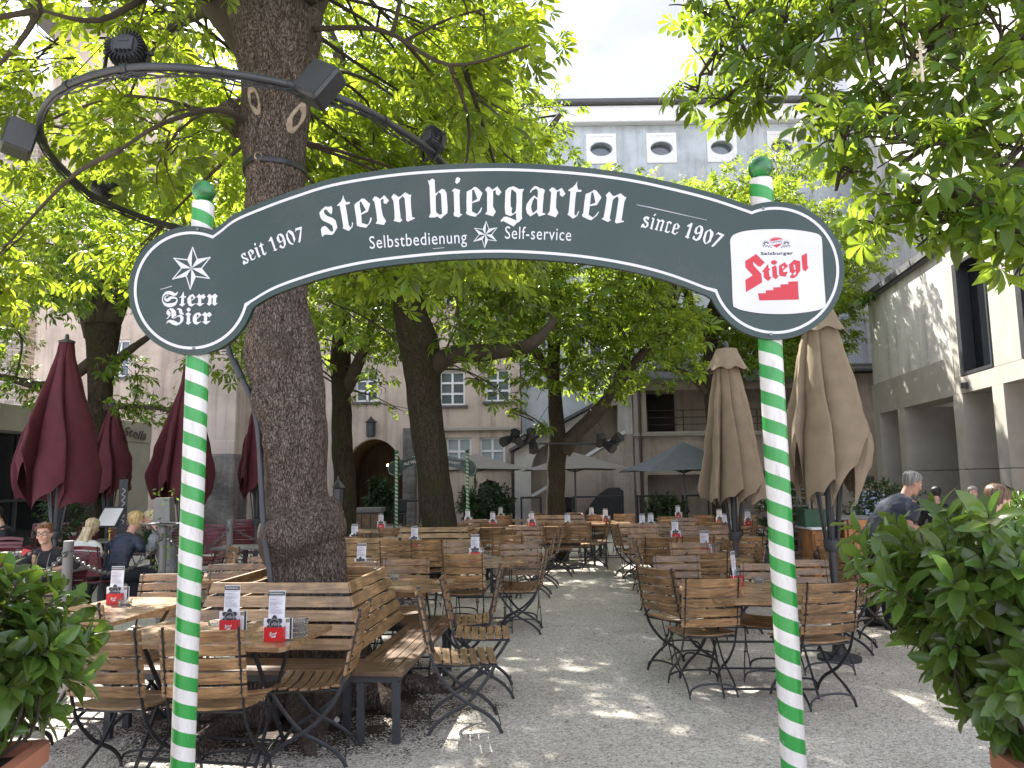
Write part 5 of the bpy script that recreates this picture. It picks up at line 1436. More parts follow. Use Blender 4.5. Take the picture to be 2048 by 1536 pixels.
def make_chair(name, label, slatmat, group, wide=.46, red=False):
    t = thing(name, label, 'chair', (0, 0, 0), 0, group)
    hw = wide / 2
    q = MB()
    nb = 5 if not red else 7
    for k in range(nb):
        z = .555 + k * (.075 if nb == 5 else .052)
        y0 = -.222 - (z - .47) * .20
        top = k == nb - 1
        crown_ = .02 if red and top else 0
        q.slat(lin(-hw, hw, 9), lambda x, y0=y0, z=z, c=crown_: (y0 - .030 * (1 - (x / hw) ** 2), z + c * (1 - (x / hw) ** 2)), .062 if nb == 5 else .047, .013, R(101))
    q.build('backrest', slatmat, t, 35)
    q = MB()
    for k in range(7):
        y = -.185 + k * .062
        zc = .452 + .018 * ((k - 3) / 3) ** 2 - (.012 if k == 6 else 0)
        q.slat(lin(-hw * .95, hw * .95, 9), lambda x, y=y, zc=zc: (y, zc - .020 * (1 - (x / hw) ** 2)), .052, .014, R(-4 if k < 5 else -9))
    q.build('seat', slatmat, t, 35)
    for s in (-1, 1):
        x = s * (hw - .025)
        q = MB(); q.tube(bez([(x, -.318, .90), (x, -.275, .70), (x, -.226, .50), (x, -.17, .37), (x * .99, -.06, .25), (x, .04, .185), (x, .14, .125), (x, .205, .06), (x, .235, .0)], 3), .0135, 6, flat=.42, up=(0, 1, 0))
        for k in range(5):
            z = .555 + k * .075
            q.tube([(x, -.236 - (z - .47) * .20, z), (x, -.25 - (z - .47) * .20, z)], .006, 6)
        q.build('leg', M['black_metal'], t, 50)
        x2 = s * (hw - .045)
        q = MB(); q.tube(bez([(x2, .20, .435), (x2, .13, .33), (x2, .02, .205), (x2, -.09, .145), (x2, -.17, .095), (x2, -.225, .04), (x2, -.245, 0)], 3), .0135, 6, flat=.42, up=(0, 1, 0))
        q.tube([(x2 - s * .004, .01, .198), (x2 + s * .03, .01, .198)], .007, 8)
        q.build('leg', M['black_metal'], t, 50)
    for y, x in ((.225, hw - .025), (-.238, hw - .045)):
        q = MB(); q.tube(bez([(-x, y, .025), (-x * .9, y, .07), (-x * .55, y * .97, .095), (0, y * .96, .102), (x * .55, y * .97, .095), (x * .9, y, .07), (x, y, .025)], 3), .009, 6, flat=.5)
        q.build('stretcher', M['black_metal'], t, 50)
    q = MB(); q.tube([(-hw + .03, .205, .425), (hw - .03, .205, .425)], .008, 6); q.tube([(-hw + .03, -.2, .44), (hw - .03, -.2, .44)], .008, 6)
    for s in (-1, 1): q.tube([(s * (hw - .04), .205, .43), (s * (hw - .035), -.205, .44)], .008, 6)
    q.build('seat_frame', M['black_metal'], t, 50)
    return t

_used = {}
def chair_at(px, py, face, label, kind='brown', zt=.885, lean=0):
    # (px, py): middle of the top back slat in the photograph; face: compass the sitter looks to (0 = away from the viewer, 90 = to the right)
    p = gz(px, py, zt)
    a = -R(face)
    f = Vector((-math.sin(a), math.cos(a), 0))
    c = p + f * .31
    c.z = 0
    proto = _used.get(kind)
    if proto is None:
        if kind == 'brown': proto = make_chair('folding_chair', label, M['wood'], CHG)
        else: proto = make_chair('maroon_chair', label, M['maroonslat'], REDG, wide=.48, red=True)
        _used[kind] = proto
        o = proto
        o.location = c; o.rotation_euler = (0, 0, a)
    else:
        o = dup(proto, c, a, label)
    return o

def clip_strip(poly, a, b):
    def half(P, s, v):
        out = []
        for i in range(len(P)):
            p, q = P[i], P[(i + 1) % len(P)]
            dp, dq = s * (p[1] - v), s * (q[1] - v)
            if dp >= 0: out.append(p)
            if dp * dq < 0:
                u = dp / (dp - dq); out.append((p[0] + (q[0] - p[0]) * u, p[1] + (q[1] - p[1]) * u))
        return out
    P = half(poly, 1, a)
    return half(P, -1, b) if P else P

def make_table(label, poly, x, y, rz, legs='x', board=.072, h=.74, mat='wood_t', name='garden_table'):
    t = thing(name, label, 'table', (x, y, 0), rz, TABG)
    q = MB()
    ys = [p[1] for p in poly]
    v = min(ys)
    while v < max(ys) - .005:
        P = clip_strip(poly, v + .0026, min(v + board, max(ys)) - .0026)
        if len(P) >= 3: q.prism(P, h - .026, h)
        v += board
    q.build('table_top', M[mat], t)
    rx = max(p[0] for p in poly) * .62; ry = max(ys) * .72
    q = MB()
    for s in (-1, 1):
        q = MB(); q.box((s * rx, 0, h - .0375), (.05, ry * 2.0, .022)); q.build('batten', M[mat], t)
    for s in (-1, 1):
        for d in (-1, 1):
            q = MB(); q.beam((s * (rx - .02 * (d > 0)) , -d * ry * .85, h - .052), (s * (rx - .02 * (d > 0)), d * ry * .9, .0), .028, .010, up=(1, 0, 0)); q.build('leg', M['black_metal'], t)
    q = MB(); q.beam((-rx, 0, .34), (rx, 0, .34), .016, .016)
    q.build('stretcher', M['black_metal'], t)
    for s in (-1, 1):
        q = MB(); q.beam((-rx, s * ry * .8, .06), (rx, s * ry * .8, .06), .014, .014); q.build('stretcher', M['black_metal'], t)
    return t
def rectp(w, d, c=.0):
    w, d = w / 2, d / 2
    if c == 0: return [(-w, -d), (w, -d), (w, d), (-w, d)]
    return [(-w + c, -d), (w - c, -d), (w, -d + c), (w, d - c), (w - c, d), (-w + c, d), (-w, d - c), (-w, -d + c)]
def circp(r, n=40): return [(r * math.cos(2 * math.pi * k / n), r * math.sin(2 * math.pi * k / n)) for k in range(n)]

# ------------------------------------------------------------------ square benches round the trunks
def square_bench(label, cx, cy, rz, ht=.52, hb=.66, ho=1.06, seat='wood_d', back='wood_l', detail=True):
    t = thing('tree_bench', label, 'bench', (cx, cy, 0), rz, BENCHG)
    for k in range(4):
        r = (0, 0, k * math.pi / 2)
        q = MB()
        nbd = 5
        w = (ho - hb - .03) / nbd
        for i in range(nbd):
            a, b = hb + .03 + i * w + .004, hb + .03 + (i + 1) * w - .004
            q.prism([(-a, -a), (a, -a), (b, -b), (-b, -b)], .425, .452)
        q.build('seat', M[seat], t, None, rot=r)
        q = MB()
        for i in range(5):
            z0, z1 = .50 + i * .092, .50 + i * .092 + .070
            d = lambda z: hb - (hb - ht) * (z - .5) / .44
            a, b = d(z0), d(z1)
            e = .012
            vs = [(-a + e, -a, z0), (a - e, -a, z0), (b - e, -b, z1), (-b + e, -b, z1), (-a + e, -a + .024, z0), (a - e, -a + .024, z0), (b - e, -b + .024, z1), (-b + e, -b + .024, z1)]
            q.add(vs, [(0, 1, 2, 3), (5, 4, 7, 6), (3, 2, 6, 7), (1, 0, 4, 5), (0, 3, 7, 4), (2, 1, 5, 6)])
        q.build('backrest', M[back], t, None, rot=r)
        q = MB()
        q.beam((-ho + .05, -ho + .06, .40), (ho - .05, -ho + .06, .40), .03, .045)
        q.beam((-hb - .05, -hb - .06, .40), (hb + .05, -hb - .06, .40), .03, .045)
        for s in (-.85, .85): q.beam((s * hb, -hb + .035, .40), (s * ht, -ht + .04, .93), .035, .012, up=(0, 1, 0))
        q.build('frame', M['metal_dark'], t, None, rot=r)
        for s, yy in ((-.93, ho - .06), (.72, ho - .06), (.55, hb + .06)):
            q = MB(); q.box((s * ho, -yy, .1885), (.045, .045, .377)); q.build('leg', M['metal_dark'], t, None, rot=r)
    return t
square_bench('nearest square slatted bench wrapped round the thick knotty trunk', -1.64, 6.17, R(-5.5), .51, .64, 1.03)
square_bench('square slatted bench round the leaning middle trunk', at(878, 1060, Y2).x, Y2, R(-4), .52, .66, 1.0)
square_bench('square slatted bench round the trunk with the spotlights', at(1112, 1040, Y4).x, Y4, R(-3), .55, .68, 1.0, back='wood')
q_ = thing('garden_bench', 'straight slatted bench with a backrest standing beside the thin left trunk', 'bench', gz(741, 1075, .88) * 1.0, R(-6))
q_.location.z = 0
s_ = MB()
for i in range(5): s_.slat(lin(-.62, .62, 3), lambda x, i=i: (-.22 - i * .02, .52 + i * .085), .07, .022, R(100))
s_.build('backrest', M['wood_l'], q_, 40)
s_ = MB()
for i in range(5): s_.slat(lin(-.62, .62, 3), lambda x, i=i: (-.15 + i * .09, .44), .08, .025, 0)
s_.build('seat', M['wood_d'], q_, 40)
for s in (-.5, .5):
    for y in (-.18, .2):
        s_ = MB(); s_.box((s, y, .21), (.04, .04, .42)); s_.build('leg', M['metal_dark'], q_)
    s_ = MB(); s_.beam((s, -.2, .40), (s, -.32, .9), .04, .012, up=(0, 1, 0)); s_.build('frame', M['metal_dark'], q_)

# ------------------------------------------------------------------ menu stands
def print_lines(q, x0, x1, y, z0, z1, n, h=.0022):
    for i in range(n):
        z = z1 - (z1 - z0) * i / max(1, n - 1)
        e = x1 - (x1 - x0) * rnd.choice((.05, .15, .3, .5))
        q.add([(x0, y, z), (e, y, z), (e, y, z + h), (x0, y, z + h)], [(0, 1, 2, 3)])
def make_stand(label, full=True):
    t = thing('menu_stand', label, 'menu stand', (0, 0, 0), 0, HOLG)
    q = MB()
    for a, b in (((0, -.036, .04), (.11, .004, .08)), ((0, .036, .04), (.11, .004, .08)), ((-.055, 0, .04), (.004, .069, .08)), ((.055, 0, .04), (.004, .069, .08)), ((0, 0, .003), (.106, .068, .006))):
        q.box(a, b)
    box = q.build('holder_box', M['red'], t)
    q = MB()
    cr2 = crop(0, 0, 1)
    for o_, h_ in G_logo:
        q.plate([((x - 838) / 1085 * .042, (760 - y) / 1085 * .042 + .043) for x, y in o_], [[((x - 838) / 1085 * .042, (760 - y) / 1085 * .042 + .043) for x, y in hh] for hh in h_], lambda x, y, tt: Vector((x, -.0392, y)))
    q.build('lettering', M['vinyl'], box, recalc=False)
    cd = MB(); cd.box((-.004, .018, .145), (.098, .0012, .27), Matrix.Rotation(R(-3), 3, 'X')); card = cd.build('menu_card', M['paper'], t)
    q = MB(); q.add([(-.052, .0158, .253), (.044, .0158, .253), (.044, .0170, .276), (-.052, .0170, .276)], [(0, 1, 2, 3)])
    q.build('header', M['darkgreen'], card, recalc=False)
    text_mesh('! SELBSTBEDIENUNG !', lambda u, v, x, y: Vector((-.049 + .090 * u, .0146, .2605 + v * .0125)), M['vinyl'], 'lettering', card, bold=.03)
    q = MB()
    text = [(.238, .244, 1), (.226, .234, 3), (.196, .216, 7), (.150, .188, 9)]
    for a, b, n in text: print_lines(q, -.046, .038, .0128, a, b, n)
    q.build('print', M['printgrey'], card, recalc=False)
    # round-lobed star beer mat
    q = MB()
    def lobes(r0, r1): return [((r0 + (r1 - r0) * (.5 + .5 * math.cos(6 * a)) ** .6) * math.sin(a), (r0 + (r1 - r0) * (.5 + .5 * math.cos(6 * a)) ** .6) * math.cos(a)) for a in [2 * math.pi * k / 60 for k in range(60)]]
    q.plate(lobes(.040, .058), [], lambda x, y, tt: Vector((x * .95 - .004, -.012 + tt, y * .95 + .094)), 0, .0015)
    mat_ = q.build('beer_mat', M['vinyl'], t, recalc=True)
    q = MB(); q.plate(lobes(.034, .0545), [], lambda x, y, tt: Vector((x * .95 - .004, -.0128, y * .95 + .094))); q.build('print', M['blackcard'], mat_, recalc=False)
    q = MB(); q.tube([(-.004 + .03 * math.cos(a), -.0132, .094 + .03 * math.sin(a)) for a in [2 * math.pi * k / 24 for k in range(24)]], .0009, 4, closed=True)
    for k in range(5): q.tube(bez([(-.022 + .01 * k, -.0132, .083 + .004 * (k % 2)), (-.018 + .009 * k, -.0132, .10 + .004 * (k % 3)), (-.014 + .009 * k, -.0132, .088)], 3), .0009, 4)
    q.build('print', M['vinyl'], mat_)
    if full:
        q = MB(); q.box((.012, .004, .068), (.172, .0012, .118)); fl = q.build('flyer', M['paper'], t)
        q = MB(); q.box((.088, .0026, .068), (.013, .0012, .1165)); q.build('print', M['darkgreen'], fl)
        q = MB(); q.box((.068, .0026, .112), (.022, .0012, .022)); q.build('print', M['tan'], fl)
        q = MB(); print_lines(q, .05, .078, .0018, .02, .095, 12); q.build('print', M['printgrey'], fl, recalc=False)
    return t
_stand = []
def stand_at(px, py, label, rz=0, sc=1.0, z=.741):
    p = gz(px, py, z)
    if not _stand:
        o = make_stand(label); _stand.append(o)
        o.location = p; o.rotation_euler = (0, 0, R(rz)); o['label'] = label
    else:
        o = dup(_stand[0], p, R(rz), label)
    o.scale = (sc, sc, sc)
    return o
M['glassclear'], nt_, b_ = nodes('clear_glass'); b_.inputs['Transmission Weight'].default_value = .9; b_.inputs['Roughness'].default_value = .05; b_.inputs['Base Color'].default_value = (.9, .93, .92, 1); b_.inputs['IOR'].default_value = 1.3
_ash = []
def ashtray_at(px, py, label, n=1, z=.741):
    p = gz(px, py, z)
    q = MB()
    for k in range(n):
        o = k * .026
        q.lathe([(.0, .004 + o), (.036, .004 + o), (.044, .024 + o), (.052, .026 + o), (.048, o), (.0, o)], 20)
    return tag(q.build('ashtray', M['glassclear'], None, 50, loc=p), label, 'ashtray', 'glass ashtrays')

# ------------------------------------------------------------------ tables
def table_px(px, py, label, poly, rz, **k):
    p = gz(px, py, .74)
    return make_table(label, poly, p.x, p.y, R(rz), **k)
# front left table: between two corners measured at table height
cA, cB = gz(566, 1296, .74), gz(668, 1249, .74)
d_ = (cB - cA); ang = math.atan2(-d_.x, d_.y)
ce = (cA + cB) / 2 + Vector((-math.cos(ang), -math.sin(ang), 0)) * .60
make_table('front left rectangular table in front of the nearest bench, two red menu stands on it', rectp(1.2, d_.length, .03), ce.x, ce.y, ang)
make_table('sunlit orange table behind the left laurel bush, one red menu stand on it', rectp(.72, 1.15, .06), -2.98, 5.87, R(-8))
table_px(968, 1122, 'round table beside the bench of the leaning trunk, on the left of the aisle', circp(.5), 0)
make_table('small square table tucked behind the right side of the nearest bench', rectp(.82, .72), -.98, 7.05, R(-4))
make_table('large octagonal table right of the aisle, behind the right spiral pole', rectp(1.12, 1.12, .28), 1.93, 6.35, R(-4))
table_px(1413, 1119, 'round table in the second row right of the aisle', circp(.52), 0)
table_px(1712, 1106, 'small round table in front of the orange wooden counter', circp(.42), 0)
far_tables = [(708, 1094, 'table behind the big trunk, at its right edge'), (830, 1094, 'table in front of the bench of the leaning trunk'), (762, 1060, 'table beside the thin left trunk'), (986, 1056, 'far table right of the leaning trunk, chair backs in front'), (1066, 1052, 'far table left of the third bench'), (1003, 1040, 'farthest table in front of the dark round shrub'), (1128, 1058, 'table in front of the third bench, red box on it'), (1184, 1042, 'far table right of the third bench'), (1214, 1046, 'far table left of the aisle beside the bench with spotlights'), (1292, 1062, 'far table on the right of the aisle with two white cards'), (1352, 1078, 'table behind the second row on the right of the aisle'), (1445, 1050, 'far table below the slim tan parasol'), (1470, 1076, 'table left of the right spiral pole in the third row'), (1500, 1052, 'far table beside the dark hedge on the right'), (1360, 1038, 'farthest table in front of the small round shrub'), (730, 1142, 'table right behind the big trunk, near its foot')]
for x, y, lab in far_tables:
    table_px(x, y, lab, rectp(.95, .75), rnd.uniform(-8, 8))
# a cushioned far left one in the gap under the big trunk
make_table('grey slatted table beyond the left spiral pole in the sun', rectp(.7, .7), at(482, 1140, 7.9).x, 7.9, R(20))

# ------------------------------------------------------------------ menu stands, nearest first
stand_at(551, 1281, 'red stand nearest the right end of the front left table, white star mat in it', -4)
stand_at(461, 1265, 'red stand just behind the second front chair, left one on the front left table', -2)
stand_at(231, 1207, 'red stand on the sunlit orange table behind the left bush', 3)
stand_at(1474, 1170, 'red stand leaning with loose white flyers on the octagonal table', 55)
for x, y, lab in ((722, 1142, 'white menu card stand right behind the foot of the big trunk'), (951, 1118, 'white menu card stand on the round table left of the aisle'), (709, 1086, 'menu stand at the right edge of the big trunk'), (829, 1092, 'red stand in front of the bench of the leaning trunk'), (762, 1056, 'small white stand left of the leaning trunk'), (986, 1052, 'white stand second from the leaning trunk on its right'), (1064, 1052, 'white stand left of the third bench in the far rows'), (1002, 1038, 'white stand in front of the dark round shrub'), (1136, 1058, 'red stand in front of the bench with spotlights'), (1184, 1040, 'white stand right of the bench with spotlights'), (1212, 1044, 'white stand left of the far downpipe'), (1286, 1060, 'left one of two white stands far right of the aisle'), (1303, 1058, 'right one of two stands far right of the aisle, red box'), (1352, 1078, 'red stand behind the second row on the right'), (1411, 1110, 'white stand with a dark star mat on the round right table'), (1440, 1047, 'white stand under the slim tan parasol'), (1452, 1060, 'white stand between the far chairs under the slim tan parasol'), (1467, 1075, 'red stand close to the left side of the right spiral pole'), (1497, 1050, 'stand beside the dark hedge near the right pole'), (1357, 1036, 'white stand in front of the small round shrub'), (936, 1046, 'white stand peeping right of the leaning trunk')):
    stand_at(x, y, lab, rnd.uniform(-12, 12))
ashtray_at(598, 1272, 'stack of glass ashtrays beside the right red stand', 4)
ashtray_at(432, 1250, 'single glass ashtray at the left of the front table', 1)
ashtray_at(250, 1212, 'glass ashtray glinting on the sunlit orange table', 2)
ashtray_at(1518, 1166, 'glass ashtray on the octagonal table by the right pole', 2)
ashtray_at(975, 1118, 'glass ashtray on the round table left of the aisle', 2)
ashtray_at(788, 1160, 'glass ashtray on the small square table behind the bench', 2)

# ------------------------------------------------------------------ chairs
for args in (
 (200, 1260, 8, 'front left chair half hidden by the laurel bush, back to the viewer'),
 (402, 1260, 2, 'front chair cut by the left spiral pole, back to the viewer'),
 (728, 1212, 268, 'chair at the right end of the front left table, seen from the side'),
 (838, 1186, 84, 'chair facing the aisle beside the nearest bench, foremost of two'),
 (886, 1155, 88, 'chair facing the aisle beside the nearest bench, rear of two'),
 (1000, 1136, 268, 'chair with tilted worn back at the aisle, facing left, before the round table'),
 (1092, 1098, 275, 'chair in side view at the right of the round table by the aisle'),
 (1108, 1066, 276, 'front chair of a close pair facing left at the aisle edge'),
 (1122, 1057, 276, 'rear chair of a close pair facing left at the aisle edge'),
 (925, 1108, 2, 'chair with its back to the viewer at the round table left of the aisle'),
 (813, 1119, 182, 'chair facing the viewer behind the small square table'),
 (852, 1079, 0, 'right chair of two with backs to the viewer before the leaning trunk bench'),
 (791, 1081, 2, 'left chair of two with backs to the viewer before the leaning trunk bench'),
 (925, 1084, 180, 'chair facing the viewer beyond the round table, left one'),
 (1040, 1088, 178, 'sunlit chair facing the viewer beyond the round table, right one'),
 (1014, 1070, 0, 'chair behind the sunlit one left of the aisle, back to the viewer'),
 (783, 1056, 0, 'chair beside the straight bench left of the leaning trunk'),
 (700, 1073, 15, 'chair at the right edge of the big trunk, upper one'),
 (724, 1068, 60, 'chair seen slanted between the big trunk and the leaning trunk'),
 (712, 1124, 180, 'chair facing the viewer close behind the nearest bench at the big trunk'),
 (1424, 1158, -6, 'front chair right of the aisle, back to the viewer, left of the right pole'),
 (1664, 1166, -14, 'front chair right of the right spiral pole, back to the viewer'),
 (1308, 1136, 55, 'chair at the left of the octagonal table, seen from its outer side'),
 (1352, 1112, 178, 'chair with a white sunlit top slat left of the octagonal table'),
 (1414, 1106, 0, 'chair between the octagonal and the round right table, back to the viewer'),
 (1604, 1120, 182, 'chair facing the viewer right behind the right spiral pole'),
 (1535, 1128, 200, 'chair hidden behind the right spiral pole at the octagonal table'),
 (1322, 1074, 0, 'second row left chair right of the aisle, back to the viewer'),
 (1396, 1073, 0, 'second row middle chair right of the aisle, back to the viewer'),
 (1493, 1074, 0, 'second row right chair left of the right pole, back to the viewer'),
 (1285, 1058, 178, 'chair with white sunlit top slat at the aisle in the third row'),
 (1378, 1086, 180, 'chair facing the viewer behind the round right table'),
 (1437, 1060, 180, 'third row chair facing the viewer under the slim tan parasol'),
 (1386, 1053, 180, 'third row chair with pale sunlit top, middle of the right side'),
 (1448, 1052, 180, 'third row chair with pale sunlit top under the slim parasol'),
 (1270, 1080, 92, 'side view chair at the aisle edge in the second right row'),
 (1228, 1048, 78, 'side view chair with a dark bag on its seat at the right aisle edge'),
 (1115, 1045, 0, 'left chair of two with backs to the viewer before the spotlight bench'),
 (1157, 1045, 0, 'right chair of two with backs to the viewer before the spotlight bench'),
 (1191, 1030, 0, 'far chair right of the spotlight bench, back to the viewer'),
 (1249, 1028, 0, 'far chair beside the brown downpipe, back to the viewer'),
 (1217, 1039, 268, 'far chair facing left beyond the spotlight bench'),
 (1056, 1053, 180, 'far chair facing the viewer left of the third bench'),
 (985, 1047, 0, 'far chair right of the leaning trunk, back to the viewer'),
 (1003, 1031, 0, 'farthest chair below the dark round shrub'),
 (1018, 1060, 240, 'slanted far chair left of the aisle behind the round table'),
 (953, 1039, 180, 'far chair facing the viewer right of the leaning trunk'),
 (1082, 1047, 100, 'far chair in side view at the left of the third bench'),
 (1339, 1033, 0, 'far chair in front of the small round shrub, left'),
 (1405, 1031, 0, 'far chair in front of the small round shrub, right'),
 (1368, 1036, 180, 'dark reddish far chair in front of the small round shrub'),
 (1310, 1047, 180, 'far chair facing the viewer at the table with two cards'),
 (1262, 1047, 180, 'far pale-topped chair right of the aisle'),
 (1462, 1036, 0, 'far chair below the slim tan parasol pole'),
 (1492, 1032, 0, 'far chair against the dark hedge'),
 (1510, 1040, 300, 'dark far chair beside the dark hedge, seen slanted'),
 (1420, 1044, 0, 'far chair between two white cards on the right side'),
 (1350, 1052, 270, 'far chair in side view on the right of the aisle'),
 (1454, 1079, 270, 'chair in side view right of the round right table'),
 (1521, 1094, 275, 'chair in side view close to the left of the right pole'),
 (1683, 1077, 150, 'chair beside the tan parasol post before the orange counter, top lit'),
 (1668, 1098, 62, 'chair seen from its outer side right of the black parasol post'),
 (1752, 1112, 300, 'worn chair tilted towards the laurel bush on the right'),
 (160, 1206, 28, 'chair at the left of the sunlit orange table, seen slanted from behind'),
 (80, 1204, 183, 'pale sunlit chair behind the left laurel bush, facing the viewer'),
 (55, 1174, 185, 'chair behind the bush below the woman in black'),
 (334, 1148, 182, 'chair left of the left spiral pole facing the viewer, behind the orange table'),
 (466, 1128, 178, 'sunlit chair between the left pole and the big trunk'),
 (468, 1094, 235, 'small slanted chair near the chain posts beside the big trunk'),
 (540, 1113, 180, 'chair half hidden by the left side of the big trunk'),
):
    chair_at(*args)
red = [(18, 1075, 185, 'pale lit maroon chair at the left edge behind the beer'), (176, 1062, 200, 'maroon chair behind the long-haired woman'), (240, 1050, 180, 'maroon chair in the dark behind the navy jacket'), (140, 1046, 180, 'maroon chair in the deep shade below the tall parasol'), (185, 1044, 180, 'maroon chair in the deep shade, next to the menu lectern'), (316, 1052, 182, 'maroon chair right behind the grey hoodie'), (372, 1050, 178, 'maroon chair behind the left spiral pole'), (436, 1058, 180, 'maroon chair right of the left spiral pole, front row'), (425, 1050, 180, 'maroon chair right of the left spiral pole, back row'), (492, 1054, 2, 'maroon chair with its back to the viewer beside the second grey post'), (481, 1040, 180, 'maroon chair under the maroon parasol by the stone base'), (514, 1038, 200, 'maroon chair at the left edge of the big trunk'), (450, 1066, 270, 'maroon chair in side view by the chain'), (4, 1098, 90, 'maroon chair cut by the left edge of the picture'), (90, 1046, 180, 'maroon chair far left beneath the tall parasol')]
for x, y, f, lab in red:
    chair_at(x, y, f, lab, 'red', zt=.90)
# restaurant tables
def rest_table(px, py, label, w=.8, d=.7, z=.745):
    p = gz(px, py, z)
    t = thing('restaurant_table', label, 'table', (p.x, p.y, 0), 0, 'grey restaurant tables')
    q = MB(); q.cbox((0, 0, z - .015), (w, d, .03), .006); q.build('table_top', M['steel'], t)
    q = MB(); q.tube([(0, 0, .02), (0, 0, z - .03)], .035, 10); q.build('column', M['black_metal'], t, 50)
    for a in range(4):
        q = MB(); q.beam((0, 0, .05), (.3 * math.cos(a * 1.571 + .78), .3 * math.sin(a * 1.571 + .78), .015), .05, .03); q.build('foot', M['black_metal'], t)
    return t
rest_table(62, 1139, 'restaurant table in front of the woman in black', 1.0, .75)
rest_table(306, 1096, 'restaurant table between the navy jacket and the grey hoodie')
rest_table(40, 1106, 'restaurant table of the dark-haired woman at the far left', .9)
rest_table(200, 1080, 'restaurant table in the shade behind the long blond hair')
rest_table(492, 1092, 'restaurant table behind the second chain post')
rest_table(130, 1066, 'restaurant table in the deep shade under the tall parasol')
# ================================================================== PARASOLS
def closed_parasol(label, x, y, zt, zb, prof, folds, mat, seed, hem=.22, cap=None, post_r=.035, group=None, amp=.46, drop=()):
    # prof: list of (fraction from the top, radius)
    rr = random.Random(seed)
    t = thing('closed_parasol', label, 'parasol', (x, y, 0), 0, group)
    A = [rr.uniform(.55, 1.15) for _ in range(folds)]
    H = [rr.uniform(.15, 1.0) for _ in range(folds)]
    for i, v in drop: H[i % folds] = v
    ph = rr.random() * 6.28
    TW = rr.uniform(.2, .5)
    n = folds * 24
    rings = []
    fr = [p[0] for p in prof]; ra = [p[1] for p in prof]
    K = 30
    for i in range(K + 1):
        u = i / K
        ring = []
        for k in range(n):
            a = 2 * math.pi * k / n
            f = (a / (2 * math.pi) * folds) % 1.0
            j = int(a / (2 * math.pi) * folds) % folds
            s = max(0.0, 1 - abs(2 * f - 1) ** 1.35)           # flap between two ribs, folded outwards
            am = amp * A[j] * s * min(1, .35 + u * 1.4)
            e = abs(2 * f - 1)
            hj = H[j] if f < .5 else H[(j + 1) % folds]
            hz = hem * (H[j] * s ** 1.3 * 1.15 + .18 * abs(math.sin(3 * math.pi * f)) * A[j])
            z = zt - (zt - zb) * u * (1 - (hz / (zt - zb)) * u ** 2)
            r = np.interp(u, fr, ra) * (1 - amp * .62 + am)
            b = a + ph + (2 * math.pi / folds) * s * (.42 + .3 * A[j]) * min(1, .2 + u * 1.3)      # every flap is wrapped over the next
            w = .022 * noise.noise(Vector((a * 2, u * 5, seed))) + .010 * noise.noise(Vector((a * 5, u * 14, seed + 7)))
            r += w
            ring.append((r * math.cos(b), r * math.sin(b), z))
        rings.append(ring)
    q = MB(); q.loft(rings, cap=False)
    q.build('canopy', M[mat], t, 75)
    if cap:
        zc, rc0, rc1 = cap
        q = MB()
        q.loft([[((rc0 + (rc1 - rc0) * u) * (1 + .09 * u * math.cos(folds * a + 1.3)) * math.cos(a), (rc0 + (rc1 - rc0) * u) * (1 + .09 * u * math.cos(folds * a + 1.3)) * math.sin(a), zt + .03 - (zt + .03 - zc) * u ** .9 + .02 * u * math.sin(folds * a)) for a in [2 * math.pi * k / 96 for k in range(96)]] for u in [i / 8 for i in range(9)]], cap=False)
        q.build('vent_cap', M[mat], t, 75)
    q = MB(); q.tube([(0, 0, 0), (0, 0, zt + .05)], post_r, 14); q.lathe([(.19, 0), (.19, .03), (.06, .05), (.05, .2)], 20); q.build('post', M['metal_dark'], t, 50)
    q = MB()
    q.lathe([(ra[0] * .95, zt - .01), (ra[0] * 1.0, zt + .02), (.03, zt + .05), (.025, zt + .11), (.0, zt + .13)], 16); q.build('finial', M['metal_dark'], t, 50)
    for k in range(6):
        a = k * math.pi / 3 + .3
        q = MB(); q.beam((.15 * math.cos(a), .15 * math.sin(a), zb + .45), (.055 * math.cos(a), .055 * math.sin(a), zb - .33), .022, .022); q.build('rib', M['metal_dark'], t)
    q = MB(); q.lathe([(.06, zb - .40), (.075, zb - .36), (.075, zb - .3), (.05, zb - .28)], 14); q.build('hub', M['metal_dark'], t, 50)
    return t
P = at(118, 850, 10.0)
closed_parasol('tallest closed maroon parasol, leftmost of the four', -6.34, 10.8, 3.68, 1.33, [(0, .11), (.08, .14), (.5, .40), (.8, .54), (1, .50)], 6, 'maroon', 3, hem=.5, group='closed maroon parasols', amp=.5)
closed_parasol('small closed maroon parasol in front of the script sign, second from the left', at(222, 900, 14).x, 14.0, 3.1, 1.36, [(0, .09), (.1, .12), (.6, .32), (1, .34)], 6, 'maroon', 5, hem=.35, group='closed maroon parasols')
closed_parasol('closed maroon parasol behind the left spiral pole', at(372, 900, 12).x, 12.0, 3.5, 1.30, [(0, .09), (.1, .12), (.6, .36), (.85, .46), (1, .42)], 6, 'maroon', 8, hem=.45, group='closed maroon parasols')
closed_parasol('closed maroon parasol half hidden by the big trunk', at(517, 900, 13).x, 13.0, 3.25, 1.36, [(0, .09), (.1, .11), (.6, .24), (1, .30)], 6, 'maroon', 12, hem=.4, group='closed maroon parasols')
closed_parasol('slim closed tan parasol left of the right spiral pole', at(1462, 900, 9).x, 9.0, 3.12, 1.32, [(0, .11), (.12, .16), (.5, .235), (1, .35)], 8, 'tan', 21, hem=.28, cap=(2.9, .12, .235), group='closed tan parasols')
closed_parasol('big closed tan parasol right of the right spiral pole, hem drooping unevenly', at(1652, 900, 7.2).x, 7.2, 3.22, 1.36, [(0, .12), (.15, .21), (.5, .30), (.8, .39), (1, .36)], 7, 'tan', 31, hem=.6, cap=(3.0, .13, .235), group='closed tan parasols', amp=.5)

